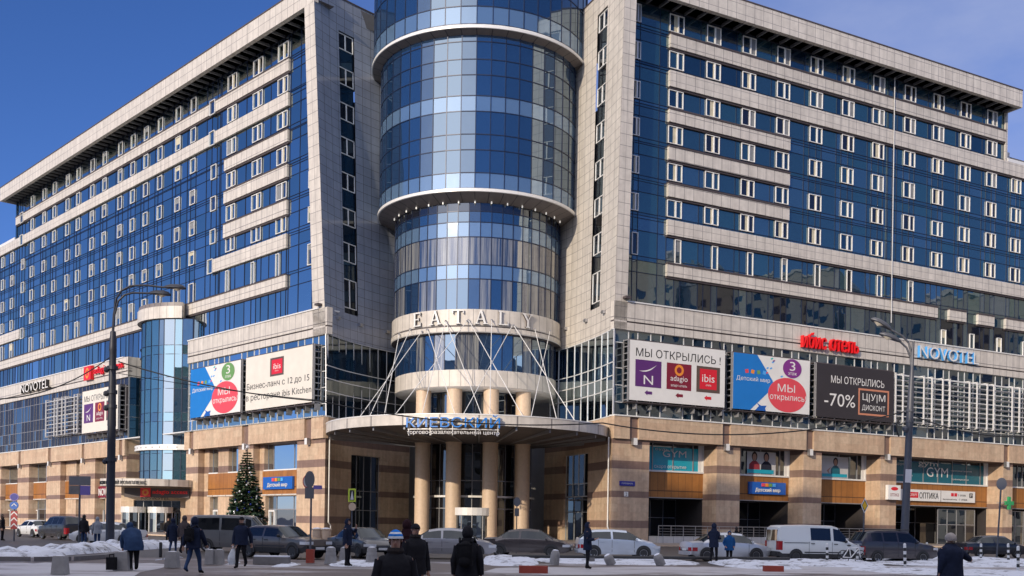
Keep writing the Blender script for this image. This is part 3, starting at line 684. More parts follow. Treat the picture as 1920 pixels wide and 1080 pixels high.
def drum(name, R, zl, n, span, rows, label):
    mb = MB(); A = math.radians(span); k = int(round(2 * A / (2 * math.pi / n))); tl = [-A + 2 * A * i / k for i in range(k + 1)]
    def mf(t, z):
        for (a, b, m) in rows:
            if a < z < b: return random.choice(m) if isinstance(m, list) else m
        return 'tower_glass'
    curtain(mb, PTw(R), tl, zl, 0, ['tower_glass'], None, 'mullion_navy', .075 / R, .085, .004, mf, R)
    return part(mb, name, label, merge=False)
drum('tower_drum', 11.2, [49.3, 51.0, 54.0, 57, 60], 46, 110, [(49.3, 51.0, 'tower_spandrel')], 'topmost glass drum of the round tower')
drum('tower_drum', 10.4, [33.9, 35.4, 37.6, 39.1, 41.3, 42.8, 44.8, 46.3, 48.0, 49.2], 46, 110, [(33.9, 35.4, 'tower_spandrel'), (41.3, 42.8, 'tower_spandrel')], 'tall glass drum between the two soffits')
drum('tower_drum', 8.7, [22.6, 25.6, 27.0, 29.7, 31.15, 32.2, 33.3], 50, 120, [(22.6, 25.6, ['curtain_glass', 'curtain_glass', 'tower_glass']), (25.6, 27, 'tower_spandrel'), (27, 29.7, 'curtain_glass'), (29.7, 31.15, 'tower_spandrel'), (32.2, 33.3, 'dark_glass')], 'narrower glass drum with curtains behind it')
drum('tower_drum', 8.4, [16.7, 20.4], 46, 130, [(16.7, 20.4, ['tower_glass', 'curtain_glass', 'tower_glass'])], 'single storey glass drum under the sign band')
def ring(prof, mat, name, label, n=72, span=125):
    mb = MB(); A = math.radians(span)
    for i in range(n):
        a0 = -A + 2 * A * i / n; a1 = -A + 2 * A * (i + 1) / n
        for (r0, z0, u0), (r1, z1, u1), m in zip(prof, prof[1:], mat):
            p = lambda r, a, z: TC + V((math.sin(a) * r, -math.cos(a) * r, z))
            s = 46 / (2 * math.pi)
            mb.face([p(r0, a0, z0), p(r0, a1, z0), p(r1, a1, z1), p(r1, a0, z1)], m, [(a0 * s, u0), (a1 * s, u0), (a1 * s, u1), (a0 * s, u1)])
    return part(mb, name, label, merge=True, smooth=30)
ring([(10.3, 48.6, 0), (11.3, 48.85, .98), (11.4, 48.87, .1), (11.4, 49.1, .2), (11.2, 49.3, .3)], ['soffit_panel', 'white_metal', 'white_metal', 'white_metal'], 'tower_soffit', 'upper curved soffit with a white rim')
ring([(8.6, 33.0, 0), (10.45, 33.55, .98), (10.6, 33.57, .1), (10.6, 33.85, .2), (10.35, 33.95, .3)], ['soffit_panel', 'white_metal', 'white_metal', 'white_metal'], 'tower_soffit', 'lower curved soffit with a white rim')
ring([(8.35, 20.3, 0), (8.95, 20.35, .5), (9.0, 20.4, 0), (9.0, 20.85, .45), (8.85, 20.9, .5), (8.85, 21.0, .5), (8.92, 21.02, 0), (8.92, 22.6, .97), (8.7, 22.65, .97)], ['dark_line', 'white_metal', 'cream_panel', 'white_metal', 'dark_line', 'white_metal', 'cream_panel', 'white_metal'], 'tower_band', 'cream band that carries the large letters')
ring([(3.0, 14.9, .5), (8.2, 14.95, .5), (8.5, 15.1, 0), (8.5, 16.75, .98), (8.35, 16.8, .5)], ['white_metal', 'white_metal', 'cream_panel', 'white_metal'], 'tower_band', 'white rounded base of the tower over the columns')
for R, z, nn in ((9.9, 48.6, 17), (8.98, 33.0, 15)):
    for i in range(nn):
        a = math.radians(-72 + 144 * i / (nn - 1)); mb = MB(); c = TC + V((math.sin(a) * (R + .02), -math.cos(a) * (R + .02), z - .05 + (.02 if R > 9.5 else .05)))
        mb.lathe(c, [(0, -.1), (.065, -.1), (.065, .1)], 'lamp_glow', 8); part(mb, 'downlight')
for i, ang in enumerate((-42, -14, 14, 42)):
    a = math.radians(ang); c = TC + V((math.sin(a) * 7.5, -math.cos(a) * 7.5, 0)); mb = MB()
    mb.lathe(c, [(.92, 0), (.92, .35), (.76, .45), (.76, 9.6), (.82, 9.62), (.82, 9.75), (.76, 9.78), (.76, 14.95)], 'column_stone', 28); part(mb, 'column', smooth=40)
mb = MB()
PB = PTw(6.0); A = math.radians(100); tl = [-A + 2 * A * i / 18 for i in range(19)]
curtain(mb, PB, tl, [0.1, 3.2, 4.4, 6.0, 9.8], 0, ['dark_glass', 'shop_glass', 'dark_glass'], None, 'mullion_grey', .012, .09, .004, None, 6)
curtain(mb, PB, tl, [11.0, 12.5, 14.9], 0, ['blue_glass_dark', 'dark_glass', 'shop_glass'], None, 'mullion_navy', .012, .09, .004, None, 6)
part(mb, 'entrance_glazing', 'dark glazed entrance front behind the columns', merge=False)
mb = MB(); mb.face([TC + V((math.sin(-A + 2 * A * i / 24) * 6.4, -math.cos(-A + 2 * A * i / 24) * 6.4, 4.45)) for i in range(25)], 'soffit_panel')
for i in range(24):
    a0 = -A + 2 * A * i / 24; a1 = -A + 2 * A * (i + 1) / 24
    p = lambda a, z: TC + V((math.sin(a) * 6.4, -math.cos(a) * 6.4, z)); mb.face([p(a0, 4.3), p(a1, 4.3), p(a1, 4.5), p(a0, 4.5)], 'white_metal')
part(mb, 'entrance_ledge')
c = TC + V((0.15, -6.6, 0)); mb = MB()
mb.lathe(c, [(0, 3.25), (2.2, 3.25), (2.2, 2.5), (2.1, 2.48), (0, 2.48)], 'white_metal', 28)
for i in range(12):
    a = math.radians(i * 30); mb.rod(c + V((2.1 * math.cos(a), 2.1 * math.sin(a), 0)), c + V((2.1 * math.cos(a), 2.1 * math.sin(a), 2.5)), .04, 'mullion_grey', 6)
mb.lathe(c, [(2.05, .05), (2.05, 2.5)], 'shop_glass', 28); part(mb, 'revolving_door')

# entrance canopy: a bow of panels hung from the sign band by rods
cc, cr = V((-4.35, 101.6, 0)), 13.75
CT, CBm = 10.92, 10.02
a_l, a_r = math.radians(-91.5), math.radians(103.5)
mb = MB(); n = 14
for i in range(n):
    a0 = a_l + (a_r - a_l) * i / n; a1 = a_l + (a_r - a_l) * (i + 1) / n
    for k in range(3):
        b0 = a0 + (a1 - a0) * k / 3; b1 = a0 + (a1 - a0) * (k + 1) / 3
        p = lambda a, r, z: cc + V((math.sin(a) * r, -math.cos(a) * r, z))
        q = lambda a, z: TC + V((math.sin(a * .8) * 6.1, -math.cos(a * .8) * 6.1, z))
        mb.face([p(b0, cr, CBm), p(b1, cr, CBm), p(b1, cr, CT), p(b0, cr, CT)], 'canopy_panel' if False else 'cream_panel', [(i + k / 3, 0.02), (i + (k + 1) / 3, 0.02), (i + (k + 1) / 3, .97), (i + k / 3, .97)])
        mb.face([p(b0, cr, CT), p(b1, cr, CT), q(b1, CT), q(b0, CT)], 'white_metal')
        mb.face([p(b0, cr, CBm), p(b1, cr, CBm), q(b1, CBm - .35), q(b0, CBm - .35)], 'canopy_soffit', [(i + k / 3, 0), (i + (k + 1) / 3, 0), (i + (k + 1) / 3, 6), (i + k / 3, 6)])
    mb.box(lambda a, z, c: cc.lerp(TC, c) + V((math.sin(a) * (cr * (1 - c) + 6.1 * c), -math.cos(a) * (cr * (1 - c) + 6.1 * c), z)), a0 - .006, a0 + .006, CBm - .32, CBm + .1, .03, 1, 'mullion_grey')
    mb.box(lambda a, z, c: cc + V((math.sin(a) * (cr + c), -math.cos(a) * (cr + c), z)), a0, a1, CT - .03, CT + .06, -.3, .04, 'white_metal', na=3)
part(mb, 'entrance_canopy', 'bowed entrance canopy with a pale panelled edge')
def onz(x, y, z):
    r = ray(x, y); return EYEP + r * ((z - EYE) / r.z)
def canopy_pt(x, y):
    p = onz(x, y, CT); d = p - cc; d.z = 0
    if d.length > cr - .4: d = d.normalized() * (cr - .4)
    return V((cc.x + d.x, cc.y + d.y, CT))
def band_pt(x, y):
    best = None
    for i in range(240):
        a = math.radians(-100 + 200 * i / 239); p = TC + V((math.sin(a) * 9.15, -math.cos(a) * 9.15, 0)); v = p - EYEP
        z = 21.2; w = V((p.x, p.y, z)) - EYEP; u = w.dot(cR) / w.y * F_PX + PX0
        if best is None or abs(u - x) < best[0]: best = (abs(u - x), V((p.x, p.y, z)))
    p = best[1]; zz = EYE + (p.y) * ray(x, y).z; return V((p.x, p.y, zz))
for (ux, uy, bx, by) in ((791.7, 621.7, 670, 788), (769, 617, 691, 785), (876.7, 602, 739, 780), (801.7, 618, 852, 776), (836.7, 602, 791, 778), (877.5, 600, 992, 779), (961.7, 610, 868, 776), (963, 610, 1095, 789), (921.7, 600, 924, 775), (1003, 616.7, 1055, 785), (1031.7, 620, 1003, 781), (836.7, 602, 905, 776), (749, 627, 720, 782)):
    mb = MB(); p = band_pt(ux, uy); mb.rod(p, canopy_pt(bx, by), .036, 'white_metal', 6); mb.ball(p, .11, 'mullion_grey', 6, 4); part(mb, 'tie_rod')

# ================================================================== ROUND STAIR TOWER IN THE NICHE
SC = PL(34.0, 0, -3.2); SC = V((-40.75, 133.3, 0)); SR = 6.8
def PS(a, z, c): return SC + V((math.sin(a) * (SR + c), -math.cos(a) * (SR + c), z))
A = math.radians(105); AC = .05; tl = [-A, -1.5, -1.0, -.8, -.6, -.41, -.30, -.09, .05, .23, .5, .9, 1.4, A]
mb = MB(); curtain(mb, PS, [t for t in tl if t < .3], [22.9, 26.1], 0, ['cyan_glass', 'cyan_glass', 'blue_glass_soft'], None, 'mullion_navy', .012, .06, .005, None, 5); curtain(mb, PS, tl, [0, 4, 7.6, 9.7, 10.4, 13.6, 14.7, 17.6, 19.0, 21.8, 22.9], 0, ['cyan_glass', 'cyan_glass', 'cyan_glass', 'blue_glass_soft'], None, 'mullion_navy', .012, .06, .005, None, 5)
part(mb, 'stair_tower', 'round glass stair tower beside the side entrance')
mb = MB()
for i in range(20):
    a0 = -A + (A + AC) * i / 20; a1 = -A + (A + AC) * (i + 1) / 20; p = lambda a, r, z: SC + V((math.sin(a) * r, -math.cos(a) * r, z))
    for r0, z0, r1, z1, m in ((SR + .1, 26.05, SR + .4, 26.1, 'soffit_panel'), (SR + .4, 26.1, SR + .4, 27.55, 'cream_panel'), (SR + .4, 27.55, SR + .25, 27.6, 'white_metal'), (SR + .25, 27.6, SR + .25, 28.05, 'soffit_panel'), (SR + .25, 28.05, SR - .2, 28.1, 'white_metal')):
        mb.face([p(a0, r0, z0), p(a1, r0, z0), p(a1, r1, z1), p(a0, r1, z1)], m, [(i * .7, 0.02), (i * .7 + .7, 0.02), (i * .7 + .7, .97), (i * .7, .97)])
mb.box(lambda a, z, c: SC + V((math.sin(AC) * (SR + c) + a, -math.cos(AC) * (SR + c), z)), -.02, .04, 26.1, 28.05, -1.2, .24, 'cream_panel')
part(mb, 'stair_tower_crown', merge=True, smooth=30)
mb = MB()
for i in range(24):
    a0 = -A + 2 * A * i / 24; a1 = -A + 2 * A * (i + 1) / 24
    p = lambda a, r, z: SC + V((math.sin(a) * r, -math.cos(a) * r, z))
    for r0, z0, r1, z1 in ((SR + .05, 10.1, SR + .5, 10.1), (SR + .5, 10.1, SR + .5, 10.75), (SR + .5, 10.75, SR + .05, 10.75)):
        mb.face([p(a0, r0, z0), p(a1, r0, z0), p(a1, r1, z1), p(a0, r1, z1)], 'white_metal')
    mb.ball(p(a0, SR + .52, 10.42), .07, 'dark_line', 6, 4)
part(mb, 'stair_tower_ring')
# side entrance: canopy, sign strip, doors
EC = V((at(281, 900, 123).x, 123.5, 0)); ER = 5.75
mb = MB(); A2 = math.radians(96); n = 12
for i in range(n):
    a0 = -A2 + 2 * A2 * i / n; a1 = -A2 + 2 * A2 * (i + 1) / n
    p = lambda a, r, z: EC + V((math.sin(a) * r, -math.cos(a) * r * .9, z))
    mb.face([p(a0, ER, 5.45), p(a1, ER, 5.45), p(a1, ER, 6.25), p(a0, ER, 6.25)], 'cream_panel', [(i * .6, .03), (i * .6 + .6, .03), (i * .6 + .6, .96), (i * .6, .96)])
    mb.face([p(a0, ER, 6.25), p(a1, ER, 6.25), EC + V((0, 2, 6.25))], 'white_metal'); mb.face([p(a0, ER, 5.45), p(a1, ER, 5.45), EC + V((0, 2, 5.45))], 'soffit_panel')
part(mb, 'side_canopy', 'small bowed canopy over the side entrance')
def PE(a, z, c): return EC + V((a, 1.2 - c, z))
mb = MB(); wall(mb, PE, -4.0, 3.6, 0, 5.45, 0, [(-2.5, 3.1, 0, 3.9)], .3, lambda z: 'tan_stone', 1.35, .75)
wall(mb, PE, 3.6, 7, 0, 5.4, .02, [], .3, stone, 1.35, .75, ZC); part(mb, 'stone_wall', 'stone wall round the side entrance doors')
mb = MB(); curtain(mb, PE, [-2.5 + 5.6 * i / 5 for i in range(6)], [2.6, 3.9], -.25, ['shop_glass', 'blue_glass_soft'], None, 'mullion_grey', .08, .08); curtain(mb, PE, [-2.5 + 5.6 * i / 8 for i in range(9)], [0, 2.6], -.25, ['dark_glass', 'shop_glass'], None, 'frame_white', .1, .1); part(mb, 'entrance_glazing', 'glazed doors of the side entrance')
for dx in (-2.2, 1.0):
    mb = MB(); c = EC + V((dx, 0.4, 0)); mb.lathe(c, [(0, 3.1), (1.45, 3.1), (1.45, 2.4), (0, 2.38)], 'white_metal', 20)
    mb.lathe(c, [(1.36, .05), (1.36, 2.4)], 'shop_glass', 20)
    for i in range(8): a = i * math.pi / 4; mb.rod(c + V((1.4 * math.cos(a), 1.4 * math.sin(a), 0)), c + V((1.4 * math.cos(a), 1.4 * math.sin(a), 2.4)), .05, 'frame_white', 6)
    part(mb, 'revolving_door')
# the body of the building behind the fronts
mb = MB()
mb.box(PR, 6.5, 71.5, 0, 46.4, -16, -8.0, 'roof_felt'); mb.box(PL, 8, 113, 0, 47.4, -16, -8.0, 'roof_felt')
mb.box(lambda a, b, c: V((a, c, b)), -14, 6, 0, 52, 118, 130, 'grey_panel', 1.3, 1)
part(mb, 'building_core')
# ================================================================== GROUND
def snowy(name, base1, base2, amount, scale, snowcol=(.62, .65, .72)):
    m, n, l, b = newmat(name)
    t = n.new('ShaderNodeTexCoord'); z = n.new('ShaderNodeTexNoise'); z.inputs['Scale'].default_value = scale; z.inputs['Detail'].default_value = 8; z.inputs['Roughness'].default_value = .65
    mp = n.new('ShaderNodeMapping'); mp.inputs['Scale'].default_value = (.45, 1.0, 1); l.new(t.outputs['Object'], mp.inputs[0]); l.new(mp.outputs[0], z.inputs['Vector'])
    r = n.new('ShaderNodeValToRGB'); r.color_ramp.elements[0].position = 1 - amount - .08; r.color_ramp.elements[1].position = 1 - amount + .06
    r.color_ramp.elements[0].color = (0, 0, 0, 1); r.color_ramp.elements[1].color = (1, 1, 1, 1)
    l.new(z.outputs['Fac'], r.inputs[0])
    z2 = n.new('ShaderNodeTexNoise'); z2.inputs['Scale'].default_value = 1.7; z2.inputs['Detail'].default_value = 9; z2.inputs['Roughness'].default_value = .7; l.new(t.outputs['Object'], z2.inputs['Vector'])
    mx = n.new('ShaderNodeMixRGB'); mx.inputs[1].default_value = base1 + (1,); mx.inputs[2].default_value = base2 + (1,); l.new(z2.outputs['Fac'], mx.inputs[0])
    m2 = n.new('ShaderNodeMixRGB'); m2.inputs[2].default_value = snowcol + (1,); l.new(mx.outputs[0], m2.inputs[1]); l.new(r.outputs[0], m2.inputs[0])
    l.new(m2.outputs[0], b.inputs['Base Color']); b.inputs['Roughness'].default_value = .5
    bp = n.new('ShaderNodeBump'); bp.inputs['Strength'].default_value = .5; bp.inputs['Distance'].default_value = .05; l.new(z2.outputs['Fac'], bp.inputs['Height']); l.new(bp.outputs[0], b.inputs['Normal'])
    return m
snowy('plaza_paving', (.085, .066, .059), (.14, .11, .099), .40, .35, (.36, .345, .36))
snowy('road_asphalt', (.040, .034, .031), (.070, .058, .053), .2, .5, (.16, .148, .144))
snowy('pavement_slab', (.24, .20, .17), (.32, .27, .23), .22, .4)
def slab(name, pts, z, mat):
    mb = MB(); mb.face([V((x, y, z)) for x, y in pts], mat); o = mb.build(name); tag(o, kind='structure'); return o
slab('ground', [(-1200, -800), (1200, -800), (1200, 1500), (-1200, 1500)], -0.06, 'road_asphalt')
slab('plaza', [(-60, -5), (60, -5), (60, 46), (-60, 46)], -0.02, 'plaza_paving')
slab('road', [(-90, 46), (90, 46), (90, 74), (-90, 112)], -0.016, 'road_asphalt')
snowy('packed_snow', (.15, .125, .115), (.22, .185, .17), .56, .55, (.46, .445, .455))
rs_ = random.Random(9)
def patch(name, px):
    up = [gnd(x, y + rs_.uniform(-1.2, 1.2)) for x, y in px]; mb = MB(); mb.face([V((p.x, p.y, -.012)) for p in up], 'packed_snow'); tag(mb.build(name), kind='structure')
patch('packed_snow', [(-20, 1056)] + [(x, 1055) for x in range(20, 300, 22)] + [(318, 1058), (300, 1066), (262, 1073), (250, 1082), (225, 1096), (-20, 1096)])
patch('packed_snow', [(905, 1072)] + [(x, 1064 - (x - 905) * .004) for x in range(930, 1950, 30)] + [(1990, 1064), (1990, 1076)] + [(x, 1077) for x in range(1950, 920, -40)])
# pavement along the building, a real kerb high
mb = MB()
def Wd(x, y): return V((x, y, 0))
foot = [PL(113, 0, 0) + NL * 7, PL(30, 0, 0) + NL * 9, PL(8, 0, 0) + NL * 11, V((-6, 78, 0)), PR(3, 0, 0) + NR * 9, PR(75, 0, 0) + NR * 8]
back = [PL(113, 0, 0) - NL * 3, PL(30, 0, 0) - NL * 12, PL(8, 0, 0) - NL * 8, V((-6, 118, 0)), PR(3, 0, 0) - NR * 9, PR(75, 0, 0) - NR * 9]
for i in range(5):
    a, b, c, d = foot[i], foot[i + 1], back[i + 1], back[i]
    mb.face([V((p.x, p.y, .12)) for p in (a, b, c, d)], 'pavement_slab'); mb.face([V((a.x, a.y, -.02)), V((b.x, b.y, -.02)), V((b.x, b.y, .12)), V((a.x, a.y, .12))], 'column_stone')
tag(mb.build('pavement'), kind='structure')

# ================================================================== BUILDINGS ACROSS THE SQUARE (behind the camera: they shade it and show in the glass)
panels('old_render', (.38, .35, .30), (.42, .38, .33), (.2, .18, .16), .01, .8, .1)
def block(name, label, x0, x1, y0, y1, h, fl=3.4):
    r = thing(name, label, 'building', ((x0 + x1) / 2, (y0 + y1) / 2, 0))
    mb = MB(); f = lambda a, b, c: V((a, c, b)); mb.box(f, x0, x1, 0, h, y0, y1, 'old_render', 3, 3.4); mb.box(f, x0 - .4, x1 + .4, h, h + .6, y0 - .4, y1 + .4, 'grey_panel'); mb.build('wall', r)
    mb = MB()
    for face in ('S', 'N', 'E', 'W'):
        L = (x1 - x0) if face in 'SN' else (y1 - y0); k = int(L / 4)
        for i in range(k):
            for j in range(int(h / fl) - 1):
                a = 1.4 + i * 4; z = 1.5 + j * fl
                q = {'N': lambda t, zz: V((x0 + t, y1 + .04, zz)), 'S': lambda t, zz: V((x0 + t, y0 - .04, zz)), 'E': lambda t, zz: V((x1 + .04, y0 + t, zz)), 'W': lambda t, zz: V((x0 - .04, y0 + t, zz))}[face]
                mb.face([q(a, z), q(a + 1.7, z), q(a + 1.7, z + 1.8), q(a, z + 1.8)], 'dark_glass')
    o = mb.build('window', r); tag(o, kind='stuff')
    return r
# ================================================================== LETTERING
import numpy as np
from mathutils.geometry import delaunay_2d_cdt
def text_mb(mb, s, P, t0, t1, z0, z1, c, mat, thick=0.0, bold=0.0, side=None, keep=False, shear=0.0):
    """letters stretched to fill t0..t1, z0..z1 of a frame"""
    cu = bpy.data.curves.new('lettering', 'FONT'); cu.body = s; cu.resolution_u = 3; cu.size = 20; cu.offset = bold * 20; cu.fill_mode = 'NONE'
    o = bpy.data.objects.new('lettering', cu); COL.objects.link(o)
    bpy.context.view_layer.update()
    me = bpy.data.meshes.new_from_object(o.evaluated_get(bpy.context.evaluated_depsgraph_get()))
    vs = [V((v.co.x, v.co.y)) for v in me.vertices]; up = list(range(len(vs)))
    def root(i):
        while up[i] != i: up[i] = up[up[i]]; i = up[i]
        return i
    for e in me.edges: up[root(e.vertices[0])] = root(e.vertices[1])
    comp = {}
    for i in range(len(vs)): comp.setdefault(root(i), []).append(i)
    loops = [c_ for c_ in comp.values() if len(c_) > 2]
    bpy.data.objects.remove(o); bpy.data.curves.remove(cu); bpy.data.meshes.remove(me)
    edges = [(c_[i], c_[(i + 1) % len(c_)]) for c_ in loops for i in range(len(c_))]
    ov, _, of, _, _, _ = delaunay_2d_cdt(vs, edges, [], 0, 1e-5)
    A = np.array([vs[i] for i, j in edges]); B = np.array([vs[j] for i, j in edges])
    xs = [v.x for v in vs]; ys = [v.y for v in vs]; x0, x1, y0, y1 = min(xs), max(xs), min(ys), max(ys)
    sxx = (t1 - t0) / (x1 - x0); syy = (z1 - z0) / (y1 - y0)
    Q = lambda co, cc: P(t0 + (co[0] - x0) * sxx, z0 + (co[1] - y0) * syy, cc)
    for f in of:
        cx = sum(ov[i].x for i in f) / len(f); cy = sum(ov[i].y for i in f) / len(f)
        up_ = (A[:, 1] <= cy) & (B[:, 1] > cy); dn = (A[:, 1] > cy) & (B[:, 1] <= cy)
        side_ = (B[:, 0] - A[:, 0]) * (cy - A[:, 1]) - (cx - A[:, 0]) * (B[:, 1] - A[:, 1])
        if int((up_ & (side_ > 0)).sum()) - int((dn & (side_ < 0)).sum()) != 0: mb.face([Q(ov[i], c + thick) for i in f], mat)
    if thick:
        for i, j in edges: mb.face([Q(vs[i], c), Q(vs[j], c), Q(vs[j], c + thick), Q(vs[i], c + thick)], side or mat)
def rect(mb, P, t0, t1, z0, z1, c, mat): mb.face([P(t0, z0, c), P(t1, z0, c), P(t1, z1, c), P(t0, z1, c)], mat)
def disc(mb, P, t, z, rt, rz, c, mat, n=32, a0=0, a1=2 * math.pi, inner=0):
    for i in range(n):
        p = a0 + (a1 - a0) * i / n; q = a0 + (a1 - a0) * (i + 1) / n
        if inner: mb.face([P(t + rt * inner * math.cos(p), z + rz * inner * math.sin(p), c), P(t + rt * math.cos(p), z + rz * math.sin(p), c), P(t + rt * math.cos(q), z + rz * math.sin(q), c), P(t + rt * inner * math.cos(q), z + rz * inner * math.sin(q), c)], mat)
        else: mb.face([P(t, z, c), P(t + rt * math.cos(p), z + rz * math.sin(p), c), P(t + rt * math.cos(q), z + rz * math.sin(q), c)], mat)
def poly(mb, P, pts, c, mat): mb.face([P(t, z, c) for t, z in pts], mat)
PLm = lambda a, z, c: PL(-a, z, c)
for nm, col in (('ink_black', (.02, .02, .02)), ('vinyl_white', (.72, .71, .68)), ('vinyl_cream', (.70, .66, .58)), ('vinyl_purple', (.10, .025, .15)), ('vinyl_maroon', (.20, .012, .03)), ('vinyl_red', (.62, .015, .03)), ('vinyl_orange', (.75, .25, .03)), ('vinyl_brown', (.10, .07, .055)),
                ('vinyl_blue', (.01, .17, .52)), ('vinyl_coral', (.68, .07, .09)), ('vinyl_violet', (.20, .03, .22)), ('vinyl_green', (.14, .30, .09)), ('vinyl_black', (.035, .03, .033)), ('vinyl_copper', (.55, .22, .13)), ('sign_red', (.70, .01, .015)), ('sign_blue', (.01, .10, .42)), ('sign_sky', (.08, .35, .75)), ('sign_teal', (.02, .45, .42)), ('plate_blue', (.02, .025, .25)), ('cross_green', (.03, .30, .10))):
    plain(nm, col, 0.4, 0, 0.10, .9, .25 if nm.startswith('vinyl') else 0)
plain('red_letter', (.72, .012, .015), .35, 0, 0, emit=(.9, .01, .012, .12))

def board(name, label, cat, P, t0, t1, z0, z1, c, face, group='billboards in front of the glazed storey', truss='L'):
    r = thing(name, label, cat, P((t0 + t1) / 2, z0, c), 0, group)
    m = MB(); m.box(P, t0, t1, z0, z1, c - .12, c, face, side='mullion_grey'); m.build('panel', r)
    m = MB()
    for x in (t0 - .05, t1 + .05):
        m.box(P, x - .05, x + .05, z0 - .15, z1 + .1, -.2, c - .13, 'mullion_grey') if False else None
        for cc_ in (-.15, c - .2): m.box(P, x - .06, x + .06, z0 - .15, z1 + .1, cc_ - .05, cc_ + .05, 'mullion_grey')
        z = z0
        while z < z1: m.box(P, x - .05, x + .05, z, z + .09, -.2, c - .12, 'mullion_grey'); z += .62
    for z in (z0 - .2, z1 + .02): m.box(P, t0, t1, z, z + .09, -.1, c - .1, 'dark_line')
    k = t0 + 1.0
    while k < t1: m.box(P, k, k + .06, z0 - .75, z0 - .1, -.1, c - .3, 'mullion_grey'); m.box(P, k, k + .06, z0 - .12, z1, c - .19, c - .122, 'mullion_grey'); k += 1.7
    m.build('support_frame', r)
    return r
def kid(mb, name, r, label=None): return mb.build(name, r, label)

def hotel_tiles(r, P, t0, t1, z0, z1, c, arrows=True):
    w = t1 - t0; h = z1 - z0; X = lambda u: t0 + w * u; Z = lambda v: z0 + h * v
    m = MB(); text_mb(m, 'МЫ ОТКРЫЛИСЬ !', P, X(.06), X(.95), Z(.74), Z(.88), c + .012, 'ink_black', bold=.004); kid(m, 'lettering', r)
    m = MB(); rect(m, P, X(.055), X(.32), Z(.235), Z(.685), c + .012, 'vinyl_purple')
    text_mb(m, 'N', P, X(.14), X(.235), Z(.28), Z(.43), c + .02, 'vinyl_white', bold=.012)
    pts = [(X(.095 + .175 * k / 12), Z(.50 + .12 * (k / 12) ** 2.2 - .0 * k)) for k in range(13)]
    low = [(a, b - h * .022 * math.sin(math.pi * i / 12) - .01) for i, (a, b) in enumerate(pts)]
    for i in range(12): poly(m, P, [low[i], low[i + 1], pts[i + 1], pts[i]], c + .02, 'vinyl_white')
    kid(m, 'logo', r, 'purple square with a white letter N and a white curve')
    m = MB(); rect(m, P, X(.375), X(.635), Z(.235), Z(.685), c + .012, 'vinyl_maroon'); disc(m, P, X(.505), Z(.57), w * .048, h * .095, c + .02, 'vinyl_orange', inner=.55)
    text_mb(m, 'adagio', P, X(.415), X(.595), Z(.355), Z(.475), c + .02, 'vinyl_white', bold=.012); text_mb(m, 'апарт-отель', P, X(.42), X(.59), Z(.275), Z(.32), c + .02, 'vinyl_white', bold=.01); kid(m, 'logo', r, 'maroon square with an orange ring')
    m = MB(); rect(m, P, X(.69), X(.945), Z(.235), Z(.685), c + .012, 'vinyl_brown'); rect(m, P, X(.725), X(.91), Z(.29), Z(.64), c + .018, 'vinyl_red')
    text_mb(m, 'ibis', P, X(.75), X(.885), Z(.415), Z(.55), c + .026, 'vinyl_white', bold=.02); text_mb(m, 'отель', P, X(.79), X(.85), Z(.345), Z(.375), c + .026, 'vinyl_white', bold=.01); kid(m, 'logo', r, 'brown square with a red square inside')
    if arrows:
        for u, col in ((.19, 'vinyl_purple'), (.51, 'vinyl_maroon'), (.815, 'vinyl_red')):
            m = MB(); v = .14; poly(m, P, [(X(u - .04), Z(v)), (X(u - .01), Z(v - .045)), (X(u - .01), Z(v + .045))], c + .012, col); rect(m, P, X(u - .01), X(u + .038), Z(v - .025), Z(v + .025), c + .012, col); kid(m, 'arrow', r)
